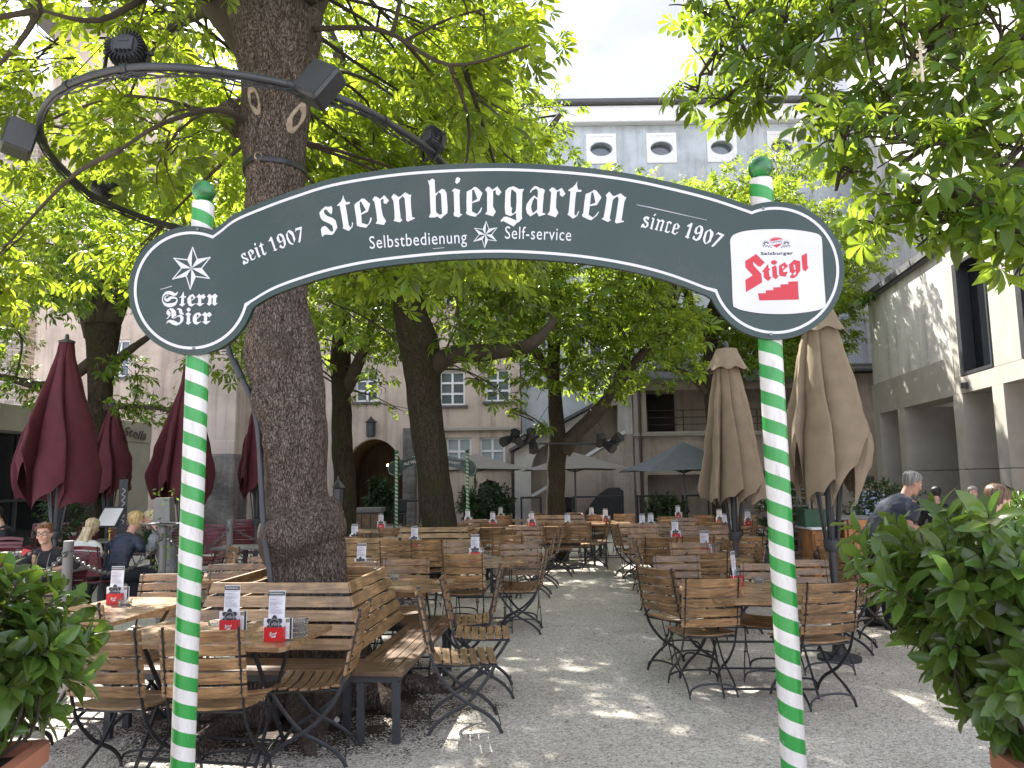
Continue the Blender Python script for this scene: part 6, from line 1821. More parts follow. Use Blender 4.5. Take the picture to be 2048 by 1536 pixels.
def open_parasol(label, px, Y, half, z_apex, z_edge, mat):
    x = at(px, 950, Y).x
    t = thing('open_parasol', label, 'parasol', (x, Y, 0), R(8), 'open parasols at the far wall')
    q = MB()
    h = half
    c = [(-h, -h), (0, -h * .985), (h, -h), (h * .985, 0), (h, h), (0, h * .985), (-h, h), (-h * .985, 0)]
    top = (0, 0, z_apex)
    vs = [top] + [(a, b, z_edge + (.05 if k % 2 else 0)) for k, (a, b) in enumerate(c)] + [(a * .5, b * .5, z_edge + (z_apex - z_edge) * (.46 if k % 2 == 0 else .48)) for k, (a, b) in enumerate(c)]
    fs = []
    for k in range(8):
        l = (k + 1) % 8
        fs += [(0, 9 + k, 9 + l), (9 + k, 1 + k, 1 + l, 9 + l)]
    q.add(vs, fs); q.build('canopy', M[mat], t, None)
    q = MB(); q.tube([(0, 0, 0), (0, 0, z_apex - .03)], .03, 10); q.build('post', M['steel'], t, 50)
    for k in range(8):
        q = MB(); a, b = c[k]; q.beam((0, 0, z_edge - .05), (a * .55, b * .55, z_edge + (z_apex - z_edge) * .40), .015, .02); q.build('strut', M['black_metal'], t)
    q = MB(); q.box((0, 0, .06), (.7, .7, .08)); q.build('base_plate', M['metal_dark'], t)
open_parasol('pale grey open parasol right of the leaning trunk', 950, 24.6, 1.6, 2.5, 1.95, 'greyfab')
open_parasol('pale grey open parasol behind the trunk with the spotlights', 1150, 24.8, 1.55, 2.5, 1.92, 'greyfab')
open_parasol('slate grey open parasol at the far right beside the slim tan one', 1368, 22.5, 1.55, 2.68, 1.82, 'slatefab')

# ================================================================== LIGHT RING ROUND THE BIG TRUNK
ring_px = [(180, 390), (110, 320), (80, 260), (100, 200), (160, 160), (250, 138), (350, 135), (480, 150), (580, 170), (700, 205), (800, 260), (870, 310)]
rp = [gz(x, y, 4.2) for x, y in ring_px] + [Vector(v) for v in ((-.48, 6.4, 4.2), (-.75, 7.1, 4.2), (-1.4, 7.65, 4.2), (-2.25, 7.85, 4.2), (-3.05, 7.65, 4.2), (-3.5, 7.15, 4.2))]
rc = bez(rp + rp[:1], 6)[:-1]
lr = thing('light_ring', 'black steel ring hung round the big trunk high above the sign, carrying lamps and speakers', 'lighting ring', (0, 0, 0))
q = MB(); q.tube(rc, .026, 10, closed=True); q.build('ring_pipe', M['metal_dark'], lr, 60)
q = MB()
for k in range(3):
    q.tube([p + Vector((0, 0, -.028 - .02 * abs(math.sin(i * .37 + k)) * (1 + k * .5))) + Vector((math.sin(i * .9 + k) * .012, math.cos(i * .7 + k) * .012, 0)) for i, p in enumerate(rc)], .006, 5, closed=True)
q.build('cable', M['black_metal'], lr, 60)
q = MB()
for i in (4, 20, 34, 52, 78, 94):
    q.tube([rc[i % len(rc)], Vector((-1.9 + (rc[i % len(rc)].x + 1.9) * .25, 6.3 + (rc[i % len(rc)].y - 6.3) * .25, 6.6))], .003, 4)
q.build('hanger_wire', M['black_metal'], lr)
for i in (10, 22, 30, 40, 48, 58):
    q = MB(); p, d = rc[i], (rc[i + 1] - rc[i]).normalized(); q.tube([p - d * .02, p + d * .02], .034, 10)
    q.build('clamp', M['black_metal'], lr, 50)
def par_can(label, px, py, z, rot, s=1.0):
    p = gz(px, py, z)
    t = thing('spotlight', label, 'spotlight', p, 0, 'lamps on the light ring')
    E = Euler([R(a) for a in rot]).to_matrix()
    q = MB()
    prof = [(.0, .07), (.075, .07), (.098, .04), (.104, .0), (.104, -.06), (.0, -.06)]
    q.lathe(prof, 28)
    for k in range(28):
        a = 2 * math.pi * k / 28
        q.box((.092 * math.cos(a), .092 * math.sin(a), .03), (.034, .004, .09), Matrix.Rotation(a, 3, 'Z'))
    q.v = [tuple(E @ (Vector(v) * s)) for v in q.v]
    b = q.build('lamp_body', M['black_metal'], t, 40)
    q = MB(); q.box((0, 0, .075), (.10, .085, .014)); q.box((0, .02, .084), (.05, .018, .003))
    for k in range(4): q.lathe([(.008, .07), (.008, .10)], 8, (-.033 + .022 * k, -.055, 0))
    q.v = [tuple(E @ (Vector(v) * s)) for v in q.v]
    q.build('back_panel', M['metal_dark'], t)
    q = MB()
    for sx in (-1, 1):
        q.beam((sx * .118, 0, 0), (sx * .112, -.155, .01), .006, .034, up=(0, 0, 1)); q.tube([(sx * .10, 0, 0), (sx * .135, 0, 0)], .016, 10)
    q.beam((-.115, -.155, .01), (.115, -.155, .01), .034, .006); q.beam((-.05, -.155, .01), (.0, -.2, .01), .02, .012); q.beam((.05, -.155, .01), (.0, -.2, .01), .02, .012)
    q.v = [tuple(E @ (Vector(v) * s)) for v in q.v]
    q.build('yoke', M['black_metal'], t)
par_can('largest black spotlight standing on top of the ring, its connector panel to the viewer', 257, 106, 4.42, (78, 0, 5), 1.12)
par_can('black spotlight on the lower left of the ring, above the maroon parasol', 208, 374, 4.36, (70, 25, 35), .95)
par_can('black spotlight at the right end of the ring just above the sign', 866, 282, 4.32, (80, -15, -35), .95)
def speaker(label, px, py, z, rot, d=(.20, .17, .27)):
    p = gz(px, py, z)
    t = thing('loudspeaker', label, 'loudspeaker', p, 0, 'loudspeakers on the light ring')
    E = Euler([R(a) for a in rot]).to_matrix()
    q = MB(); q.cbox((0, 0, 0), d, .02); q.v = [tuple(E @ Vector(v)) for v in q.v]; q.build('cabinet', M['black_metal'], t, 30)
    q = MB(); q.box((0, -d[1] / 2 - .003, 0), (d[0] * .86, .006, d[2] * .86)); q.v = [tuple(E @ Vector(v)) for v in q.v]; q.build('grille', M['metal_dark'], t)
    q = MB(); q.beam((0, d[1] / 2, 0), (0, d[1] / 2 + .1, 0), .03, .03); q.v = [tuple(E @ Vector(v)) for v in q.v]; q.build('bracket', M['black_metal'], t)
speaker('black diamond-tilted loudspeaker on the ring in front of the big trunk', 640, 170, 4.22, (-18, 32, -22), (.22, .16, .27))
speaker('black loudspeaker on the ring cut by the left edge of the picture', 38, 278, 4.12, (4, 12, 38), (.20, .26, .22))
# strap round the trunk and the cable pipe down its left side
pc, pr_ = at(541, 345, D1), (at(603, 345, D1) - at(486, 345, D1)).length / 2 + .012
_tk = [c for c in t1.children if c.name.startswith('trunk')][0]
sp_ = []
for k in range(48):
    a = 2 * math.pi * k / 48
    d = Vector((math.cos(a), math.sin(a), 0))
    ok_, loc_, nr_, _ = _tk.ray_cast(Vector((pc.x, pc.y, pc.z + .02 * math.cos(a))) + d * 1.5, -d, distance=3)
    sp_.append(loc_ + d * .010 if ok_ else pc + d * pr_)
q = MB(); q.tube(sp_, .026, 6, closed=True, flat=.35, up=(0, 0, 1))
tag(q.build('trunk_strap', M['black_metal'], None, 50), 'black strap belted round the big trunk above the sign', 'strap')
cp_ = [at(x, y, D1 - d) for x, y, d in ((452, 600, .0), (456, 690, .05), (472, 735, .1), (500, 790, .15), (516, 860, .2), (522, 960, .22), (528, 1060, .32), (538, 1130, .42), (545, 1200, .42))]
q = MB(); q.tube(bez(cp_, 6), .022, 9); q.tube([cp_[1] * .3 + cp_[2] * .7, cp_[2] * .6 + cp_[3] * .4], .030, 9)
tag(q.build('cable_conduit', M['metal_dark'], None, 60), 'dark grey cable pipe running down the left side of the big trunk', 'cable pipe')
# spotlight bar on the fourth trunk
YSB = 15.3
a_, b_2 = at(1030, 886, YSB), at(1238, 889, YSB)
lb_ = thing('spotlight_bar', 'thin black lamp bar strapped across the trunk behind the third bench', 'lamp bar')
q = MB(); q.tube([a_, b_2], .022, 8); q.build('bar', M['black_metal'], lb_, 60)
q = MB(); q.tube([b_2 - Vector((.2, 0, 0)), at(1190, 830, YSB)], .006, 5); q.tube([a_ + Vector((.2, 0, 0)), at(1098, 810, YSB)], .006, 5); q.build('guy_wire', M['black_metal'], lb_)
for k, (x, y, dx, dz, lab) in enumerate(((1014, 881, -.4, -.2, 'leftmost black spotlight at the end of the lamp bar'), (1028, 873, .2, .5, 'upward tilted spotlight near the left end of the lamp bar'), (1044, 879, -.3, -.3, 'hexagonal spotlight left on the lamp bar'), (1061, 872, .1, .6, 'upper spotlight on the left half of the lamp bar'), (1066, 892, .1, -.7, 'downward spotlight hanging from the left half of the lamp bar'), (1200, 882, .1, .6, 'upright spotlight on the right half of the lamp bar'), (1218, 892, .5, -.4, 'downward spotlight near the right end of the lamp bar'), (1232, 880, .6, .5, 'rightmost spotlight at the end of the lamp bar'))):
    c = at(x, y, YSB - .05)
    t = thing('spotlight', lab, 'spotlight', c, 0, 'spotlights on the lamp bar')
    d = Vector((dx, -.5, dz)).normalized()
    q = MB(); q.tube([d * -.12, d * .0, d * .13], [.075, .095, .11], 6); q.build('lamp_body', M['black_metal'], t)
    q = MB(); q.tube([d * -.02, Vector((0, 0, -.1 if dz > 0 else .1))], .015, 5); q.build('yoke', M['black_metal'], t)

# ================================================================== SHRUBS
def laurel_template(fold=.12, curl=.25):
    st = ((0, .015), (.12, .08), (.35, .175), (.64, .20), (.86, .12), (1, .008))
    V, Q = [], []
    for t, w in st:
        z = -curl * t * t
        for y, dz in ((w, fold * w / .17), (0, 0), (-w, fold * w / .17)):
            V.append((t, y, z + dz))
    for k in range(len(st) - 1):
        b = 3 * k
        Q += [(b, b + 1, b + 4, b + 3), (b + 1, b + 2, b + 5, b + 4)]
    return np.array(V), np.array(Q)
T_LAU = [laurel_template(f, c) for f, c in ((.05, .12), (.09, .3), (.03, .45), (.12, .05))]
def laurel(name, label, c, rad, nstem, size, mat='laurel', planter=None, per=11, shape=None, cat='shrub', up=.35, group=None, boxy=0):
    t = thing(name, label, cat, (0, 0, 0), 0, group)
    Pp, Dd, Nn, Sc = [], [], [], []
    sm = MB()
    foot = Vector((c[0], c[1], c[2] - rad[2] * 1.1))
    for k in range(nstem):
        for _ in range(30):
            d = rsphere(1)[0]
            f = rnd.uniform(.25, 1) ** .5
            if boxy: d = d / np.abs(d).max() * (.75 + .25 * boxy)
            tip = np.array(c) + d * np.array(rad) * f
            if shape is None or shape(tip): break
        out = Vector(d); out.z = out.z * .7 + .35; out.normalize()
        L = rnd.uniform(.12, .22) * size / .12
        a = Vector(tip) - out * L
        if rnd.random() < .22:
            sm.tube(bez([foot + Vector((rnd.uniform(-.05, .05), rnd.uniform(-.05, .05), 0)), (foot + a) / 2 + Vector((d[0] * .1, d[1] * .1, -.03)), a, Vector(tip)], 3), np.linspace(.008, .0025, 10), 5)
        else:
            sm.tube([a, Vector(tip)], [.004, .002], 5)
        for i in range(per):
            u = i / per
            p = a.lerp(Vector(tip), .15 + .85 * u)
            ang = i * 2.4 + k
            o1 = out.orthogonal().normalized(); o2 = out.cross(o1)
            side = o1 * math.cos(ang) + o2 * math.sin(ang)
            dd = side * (1.0 - .45 * u) + out * (.35 + .75 * u) + Vector((0, 0, -.12))
            nn = out * .8 + Vector((0, 0, up)) - side * .2 + Vector(rsphere(1)[0]) * .25
            Pp.append(p); Dd.append(dd); Nn.append(nn); Sc.append(size * rnd.uniform(.62, 1.2) * (1.05 - .2 * u))
    sm.build('stems', M['twig'], t, 60)
    V, Q = scatter(np.array(Pp), np.array(Dd), np.array(Nn), np.array(Sc), T_LAU)
    fast_mesh('foliage', V, Q, M[mat], t, True)
    if planter:
        px, py, w, d_, h, rz = planter
        Mr = Matrix.Rotation(R(rz), 3, 'Z')
        q = MB()
        def rr_(w, d_, z, r=.04): return [tuple(Mr @ Vector((sx * (w / 2 - r) + r * math.cos(a), sy * (d_ / 2 - r) + r * math.sin(a), 0)) + Vector((px, py, z))) for sx, sy, a0 in ((1, 1, 0), (-1, 1, 90), (-1, -1, 180), (1, -1, 270)) for a in [R(a0 + b) for b in (0, 30, 60, 90)]]
        q.loft([rr_(w * .86, d_ * .86, 0), rr_(w * .96, d_ * .96, h - .07), rr_(w * 1.03, d_ * 1.03, h - .065), rr_(w * 1.03, d_ * 1.03, h), rr_(w * .93, d_ * .93, h), rr_(w * .9, d_ * .9, h - .05)])
        q.build('planter', M['terracotta'], t, 40)
        q = MB(); q.add(rr_(w * .91, d_ * .91, h - .045), [tuple(range(16))]); q.build('soil', M['soil'], t, recalc=False)
    return t
laurel('laurel_bush', 'large glossy laurel bush in a terracotta planter at the right edge, nearest the viewer', (1.93, 2.98, 1.12), (.62, .42, .46), 390, .125, planter=(2.2, 2.66, .95, .6, .64, -6), boxy=1, shape=lambda p: not (p[2] < 1.25 and p[0] < 1.40 + (1.25 - p[2]) * .58) and p[2] > .68 and p[2] < min(1.51, 1.40 + (p[0] - 1.36) * .5) + .05 * math.sin(p[0] * 9))
laurel('laurel_bush', 'laurel bush in a terracotta planter at the left edge, nearest the viewer', (-1.98, 2.86, 1.04), (.47, .40, .36), 140, .12, planter=(-2.16, 2.62, .95, .6, .72, 8), shape=lambda p: p[2] > .78 and p[0] < -1.58)
def hedge(label, x0, x1, y0, y1, z0, z1, n, size, mat, planter=True, name='hedge', per=9, pm_='metal_dark'):
    t = laurel(name, label, ((x0 + x1) / 2, (y0 + y1) / 2, (z0 + z1) / 2), ((x1 - x0) * .62, (y1 - y0) * .62, (z1 - z0) * .6), n, size, mat, shape=lambda p: x0 < p[0] < x1 and y0 < p[1] < y1 and z0 < p[2] < z1, per=per, cat='hedge')
    if planter:
        q = MB(); q.cbox(((x0 + x1) / 2, (y0 + y1) / 2, z0 / 2), (x1 - x0, y1 - y0, z0), .015); q.build('planter', M[pm_], t)
hedge('sunlit hedge in a long planter behind the right laurel bush', 3.78, 6.4, 6.5, 7.1, .5, 1.53, 260, .10, 'laurel', per=10, pm_='terracotta')
hedge('dark clipped hedge behind the right spiral pole', 4.35, 5.7, 13.6, 14.5, .35, 1.55, 170, .10, 'boxleaf')
hedge('grey-green bushy hedge behind the wooden counter', 5.3, 6.6, 12.2, 12.9, .7, 1.65, 120, .10, 'boxleaf')
laurel('round_shrub', 'dark round shrub in front of the far arched door', (at(972, 1000, 22.5).x, 22.5, .95), (.95, .7, .75), 170, .15, 'boxleaf', shape=lambda p: p[2] > .2)
laurel('round_shrub', 'small dark round shrub below the slate parasol', (at(1330, 1000, 21).x, 21, .8), (.62, .5, .5), 110, .13, 'boxleaf', shape=lambda p: p[2] > .3)
laurel('climbing_plant', 'dark climbing plant tumbling over the left post of the exit arch', (at(760, 985, 24.3).x, 24.3, 1.15), (.55, .4, .75), 150, .15, 'boxleaf', cat='plant')
laurel('potted_plant', 'dark potted shrub behind the maroon chairs below the tallest parasol', (-7.3, 12.6, .9), (.5, .4, .7), 80, .09, 'boxleaf', cat='plant', shape=lambda p: p[2] > .15)
laurel('potted_plant', 'small conifer-like potted plant with flowers beside the menu lectern', (at(303, 1020, 11.5).x, 11.5, .95), (.2, .2, .35), 50, .07, 'boxleaf', cat='plant')

# ================================================================== CHAIN POSTS
posts = [(at(138, 1078, 6.9), 'tall grey post in front of the woman in black, chain on both sides'), (at(328, 1040, 9.0), 'grey post with a hanging plant beside the grey hoodie'), (at(460, 1048, 10.5), 'grey post to the left of the big trunk')]
tops = []
for p, lab in posts:
    t = thing('chain_post', lab, 'post', (p.x, p.y, 0), 0, 'grey chain posts')
    h = 1.17
    q = MB(); q.lathe([(.042, 0), (.042, h - .004), (.038, h)], 20); q.build('shaft', M['steel'], t, 40)
    q = MB(); q.lathe([(.09, 0), (.09, .012), (.05, .016)], 20); q.build('foot_plate', M['steel'], t, 40)
    q = MB(); q.tube([(.042 * math.cos(a), .042 * math.sin(a), h - .09) for a in [k * .785 for k in range(8)]], .008, 5, closed=True); q.build('chain_eye', M['chrome'], t)
    tops.append(Vector((p.x, p.y, h - .09)))
def chain(label, a, b, sag):
    q = MB()
    L = (b - a).length
    n = int(L / .052)
    pts = [a.lerp(b, k / n) - Vector((0, 0, sag * 4 * (k / n) * (1 - k / n))) for k in range(n + 1)]
    for k in range(n):
        c = (pts[k] + pts[k + 1]) / 2; d = (pts[k + 1] - pts[k]).normalized()
        u = d.cross(Vector((0, 0, 1))).normalized(); v = u.cross(d)
        if k % 2: u, v = (u + v).normalized(), (v - u).normalized()
        else: u, v = (u - v).normalized(), (v + u).normalized()
        q.tube([c + d * (.036 * math.cos(t_)) + u * (.018 * math.sin(t_)) for t_ in [2 * math.pi * i / 10 for i in range(10)]], .0065, 5, closed=True, up=tuple(v))
    tag(q.build('chain', M['chrome'], None, 60), label, 'chain', 'chains between the posts')
chain('chain sagging from the tall grey post to the post with the plant', tops[0], tops[1], .30)
chain('chain rising to the post beside the big trunk', tops[1], tops[2], .26)
chain('chain running from the tall grey post towards the left bush', tops[0], Vector((-3.6, 5.0, .62)), .04)
chain('chain from the farthest post behind the big trunk', tops[2], tops[2] + Vector((.9, 2.2, -.05)), .3)
t = thing('plant_stand', 'grey lamp-like stand with trailing plant fixed on the middle chain post', 'plant stand', (tops[1].x, tops[1].y, 1.172))
q = MB(); q.box((0, 0, .03), (.42, .3, .015)); q.beam((-.18, 0, .025), (-.02, 0, -.14), .02, .02); q.beam((.18, 0, .025), (.02, 0, -.14), .02, .02); q.build('tray', M['metal_dark'], t)
q = MB(); q.box((0, 0, .19), (.2, .16, .28), taper=.8); q.build('lantern_body', M['steel'], t)
q = MB()
for k in range(70):
    a = rnd.random() * 6.28; z = rnd.uniform(-.75, .45); r_ = rnd.uniform(.04, .13) * (1.5 if z > .1 else 1)
    c = Vector((r_ * math.cos(a), r_ * math.sin(a), z)); d = Vector(rsphere(1)[0]) * .028; e = d.orthogonal().normalized() * .014
    q.add([c - d, c + e, c + d, c - e], [(0, 1, 2, 3)])
tag(q.build('trailing_plant', M['laurel'], t, recalc=False), kind='stuff')

# ================================================================== WOODEN COUNTER AND FAR FURNITURE
YK = 10.6
def kx(px): return at(px, 1050, YK).x
ct = thing('wooden_counter', 'orange pine serving counter with open shelves behind the right laurel bush', 'counter', (0, 0, 0))
x0, x1 = kx(1652), kx(1760)
q = MB(); q.cbox(((x0 + x1) / 2, YK + .3, 1.06), (x1 - x0 + .1, .7, .035), .008); q.build('worktop', M['steel'], ct)
q = MB(); q.cbox(((x0 + x1) / 2, YK + .57, .54), (x1 - x0, .03, 1.0)); q.cbox((x0 + .02, YK + .3, .54), (.04, .6, 1.0)); q.cbox((kx(1690) + .0, YK + .28, .54), (.04, .6, 1.0)); q.build('cabinet', M['wood_k'], ct)
q = MB(); q.cbox(((kx(1690) + x1) / 2 + .02, YK - .03, .54), (x1 - kx(1690), .035, 1.02), .006); q.build('front_panel', M['wood_k'], ct)
for z in (.35, .72):
    q = MB(); q.cbox(((x0 + kx(1690)) / 2, YK + .27, z), (kx(1690) - x0 - .05, .55, .025)); q.build('shelf', M['steel'], ct)
c2 = thing('drawer_cabinet', 'narrow orange pine drawer cabinet with a green crate on it', 'cabinet', (0, 0, 0))
xa, xb = kx(1614), kx(1646)
q = MB(); q.cbox(((xa + xb) / 2, YK + .1, .46), (xb - xa, .55, .92), .006); q.build('cabinet', M['wood_k'], c2)
q = MB(); q.cbox(((xa + xb) / 2, YK + .08, .945), (xb - xa + .06, .62, .03), .006); q.build('worktop', M['white'], c2)
q = MB(); q.cbox(((xa + xb) / 2, YK - .19, .80), (xb - xa - .04, .02, .16), .004); dw = q.build('drawer', M['wood_k'], c2)
q = MB(); q.tube([((xa + xb) / 2 - .05, YK - .20, .80), ((xa + xb) / 2 - .05, YK - .235, .80), ((xa + xb) / 2 + .05, YK - .235, .80), ((xa + xb) / 2 + .05, YK - .20, .80)], .006, 6); q.build('handle', M['steel'], dw)
q = MB(); q.lathe([(.0, 0), (.075, .0), (.085, .05), (.06, .11), (0, .12)], 14, (0, 0, 0)); q.v = [(xa + .05 + v[0], YK - .2 - v[2], .60 + v[1]) for v in q.v]; q.build('bin_lid', M['brownmetal'], c2, 50)
gc = thing('plastic_crate', 'dark green plastic crate on the narrow drawer cabinet', 'crate', ((xa + xb) / 2 + .02, YK + .1, .962))
q = MB()
for a, b in (((0, -.15, .11), (.34, .012, .22)), ((0, .15, .11), (.34, .012, .22)), ((-.165, 0, .11), (.012, .29, .22)), ((.165, 0, .11), (.012, .29, .22)), ((0, 0, .01), (.33, .29, .012))): q.box(a, b)
M['cratehdpe'] = pm('green_crate_plastic', (.01, .07, .03), rough=.4)
q.build('crate_body', M['cratehdpe'], gc)
q = MB(); q.box((0, 0, .228), (.36, .33, .012)); q.build('rim', M['cratehdpe'], gc)
bx = thing('cardboard_box', 'brown cardboard box standing on the wooden counter', 'box', (kx(1662), YK + .35, 1.078))
q = MB(); q.box((0, 0, .14), (.3, .28, .28)); q.build('carton', M['tan'], bx)
q = MB(); q.beam((-.15, -.14, .28), (-.22, -.2, .34), .28, .004, up=(0, 0, 1)); q.build('flap', M['tan'], bx)
rk = thing('wire_rack', 'tall grey steel tray rack left of the orange counter', 'rack', (kx(1606), YK + .4, 0))
q = MB()
for sx in (-.17, .17):
    for sy in (-.22, .22): q.box((sx, sy, .9), (.03, .03, 1.76))
q.build('frame', M['steel'], rk)
for k in range(13):
    q = MB(); q.box((0, 0, .2 + k * .115), (.34, .44, .008)); q.build('shelf', M['steel'], rk)
for sx in (-.17, .17):
    q = MB(); q.lathe([(.03, 0), (.03, .025)], 10, (sx, -.22, 0)); q.build('castor', M['black_metal'], rk)
# black bar furniture in front of the far wall
def bar_table(px, Y, w, h, label, d=.6):
    x = at(px, 1000, Y).x
    t = thing('bar_table', label, 'table', (x, Y, .06 if Y > 25 else 0), 0, 'black bar tables at the far wall')
    q = MB(); q.box((0, 0, h), (w, d, .05)); q.build('table_top', M['black_metal'], t)
    for sx in (-1, 1):
        for sy in (-1, 1):
            q = MB(); q.box((sx * (w / 2 - .03), sy * (d / 2 - .03), h / 2), (.05, .05, h - .05)); q.build('leg', M['black_metal'], t)
bar_table(1195, 25.6, 1.6, 1.0, 'long black bar table in front of the dark cellar door')
bar_table(825, 25.6, .6, .95, 'small black bar table left of the leaning trunk')
bar_table(1300, 25.6, .8, 1.0, 'black bar table left of the small round shrub')
bar_table(1395, 25.4, .9, 1.0, 'black bar table right of the small round shrub')
bar_table(1062, 25.6, .7, 1.0, 'black bar table between the downpipe and the third trunk')
for px, lab in ((1012, 'dark bar chair at the foot of the left downpipe'), (1127, 'dark bar chair left end of the long bar table'), (800, 'dark bar chair by the stone pilaster')):
    x = at(px, 1000, 24.9).x
    t = thing('bar_chair', lab, 'chair', (x, 24.9, 0), R(rnd.uniform(-40, 40)), 'dark bar chairs')
    q = MB(); q.cbox((0, 0, .62), (.42, .42, .06), .02); q.build('seat', M['black_metal'], t)
    q = MB(); q.cbox((0, .2, .86), (.42, .05, .42), .02); q.build('backrest', M['black_metal'], t)
    for sx in (-.18, .18):
        for sy in (-.18, .18):
            q = MB(); q.box((sx, sy, .295), (.04, .04, .59)); q.build('leg', M['black_metal'], t)
bc2 = thing('bar_counter', 'wooden bar counter with a grey top inside the dark archway on the left', 'counter', (at(728, 1030, 21).x, 21, 0))
q = MB(); q.box((0, 0, .42), (.95, .6, .84)); q.build('counter_body', M['brownmetal'], bc2)
for k in range(4):
    q = MB(); q.box((-.36 + .24 * k, -.31, .42), (.215, .02, .76)); q.build('panel', M['wood_d'], bc2)
q = MB(); q.cbox((0, 0, .9), (1.05, .7, .12), .01); q.build('worktop', M['steel'], bc2)
# lantern hanging on the far side of the big trunk
hl = thing('hanging_lantern', 'dark metal lantern at the right side of the big trunk', 'lantern', at(676, 990, 8.0))
hl.scale = (.75, .75, .75)
q = MB(); q.lathe([(.05, -.14), (.06, -.12), (.075, .08), (.06, .1)], 6); q.build('lantern_body', M['metal_dark'], hl)
q = MB(); q.lathe([(.1, .1), (.02, .2), (.015, .26)], 6); q.build('roof', M['black_metal'], hl)
q = MB(); q.lathe([(.03, -.24), (.03, -.14)], 10); q.build('candle', M['white'], hl)
# menu lectern
ml = thing('menu_lectern', 'pale menu board tilted on a brass stand in front of the restaurant', 'lectern', (at(222, 1030, 11.2).x, 11.2, 0), R(-12))
M['brass'] = pm('brass', (.45, .28, .09), rough=.35, metal=.9)
q = MB(); q.tube([(0, 0, 0), (0, 0, 1.05)], .018, 8); q.lathe([(.16, 0), (.16, .02), (.03, .04)], 16); q.sphere((0, 0, 1.0), .035, 10, 8); q.build('stand', M['brass'], ml, 50)
q = MB(); q.box((0, 0, 1.2), (.36, .02, .34), Matrix.Rotation(R(-35), 3, 'X')); bd_ = q.build('board', M['metal_dark'], ml)
q = MB(); q.box((-.01, -.012, 1.2), (.31, .012, .29), Matrix.Rotation(R(-35), 3, 'X')); q.build('menu_page', M['paper'], bd_)
bn = thing('advertising_banner', 'narrow black upright banner with white script beside the second maroon parasol', 'banner', (at(246, 1000, 13.4).x, 13.4, 0), R(10))
q = MB(); q.box((0, 0, 1.0), (.14, .02, 1.5)); q.build('cloth', M['black_metal'], bn)
q = MB(); q.tube(bez([(.01 + .03 * math.sin(k * 2.1), -.013, 1.0 + k * .035) for k in range(18)], 3), .007, 5); q.build('lettering', M['vinyl'], bn)
q = MB(); q.box((0, 0, .03), (.3, .3, .05)); q.tube([(0, .02, 0), (0, .02, 1.8)], .012, 6); q.build('stand', M['black_metal'], bn)
# on the restaurant table of the woman in black
ztab = .746
def tp_(px, py): return gz(px, py, ztab)
M['beer'], nt_, b_ = nodes('amber_beer'); b_.inputs['Base Color'].default_value = (.75, .36, .04, 1); b_.inputs['Transmission Weight'].default_value = .5; b_.inputs['Roughness'].default_value = .1
bg_ = thing('beer_glass', 'half-litre glass of amber beer on the restaurant table', 'glass', tp_(29, 1138))
q = MB(); q.lathe([(.03, 0), (.036, .13), (.0355, .19), (.034, .19), (.0345, .13), (.028, .01)], 18, cap=False); q.build('glass', M['glassclear'], bg_, 50)
q = MB(); q.lathe([(.0275, .012), (.0335, .125)], 18); q.build('beer', M['beer'], bg_, 50)
q = MB(); q.lathe([(.0338, .127), (.0342, .15), (.0, .152)], 18); q.build('foam', M['paper'], bg_, 50)
pmll = thing('pepper_mill', 'pale wooden pepper mill on the restaurant table', 'pepper mill', tp_(68, 1141))
q = MB(); q.lathe([(.03, 0), (.032, .02), (.02, .06), (.03, .11), (.028, .13)], 16); q.build('mill_body', M['wood_l'], pmll, 50)
q = MB(); q.lathe([(.026, .133), (.03, .16), (.012, .185), (.014, .2), (0, .205)], 16); q.build('cap', M['wood_l'], pmll, 50)
ctb = thing('cutlery_pot', 'dark pot with red napkins on the restaurant table', 'pot', tp_(51, 1139))
q = MB(); q.lathe([(.055, 0), (.065, .15), (.058, .15), (.05, .01)], 18); q.build('pot', M['metal_dark'], ctb, 50)
q = MB(); q.box((0, .01, .17), (.11, .02, .09), Matrix.Rotation(R(12), 3, 'Y')); q.box((.01, -.012, .165), (.10, .015, .08), Matrix.Rotation(R(-6), 3, 'Y')); q.build('napkins', M['red'], ctb)
# bag on the chair by the aisle
pb_ = gz(1245, 1085, .47)
hb_ = thing('handbag', 'dark navy bag lying on the side view chair at the right aisle edge', 'bag', pb_)
q = MB(); q.sphere((0, 0, .1), .15, 16, 10, (1.1, .8, .8)); M['navy'] = pm('navy_cloth', (.012, .016, .03), rough=.7, var=.2, bump=.3, bscale=30); q.build('bag_body', M['navy'], hb_, 80)
q = MB(); q.tube(bez([(-.1, 0, .18), (-.06, 0, .27), (.06, 0, .27), (.1, 0, .18)], 4), .01, 6); q.build('handle', M['navy'], hb_, 80)
# a stone among the roots
q = MB(); q.sphere((0, 0, .02), .035, 12, 8, (1.2, .8, .7)); tag(q.build('pebble', M['offwhite'], None, 80, loc=gz(668, 1446, 0)), 'single pale pebble lying among the roots by the chair leg', 'stone')
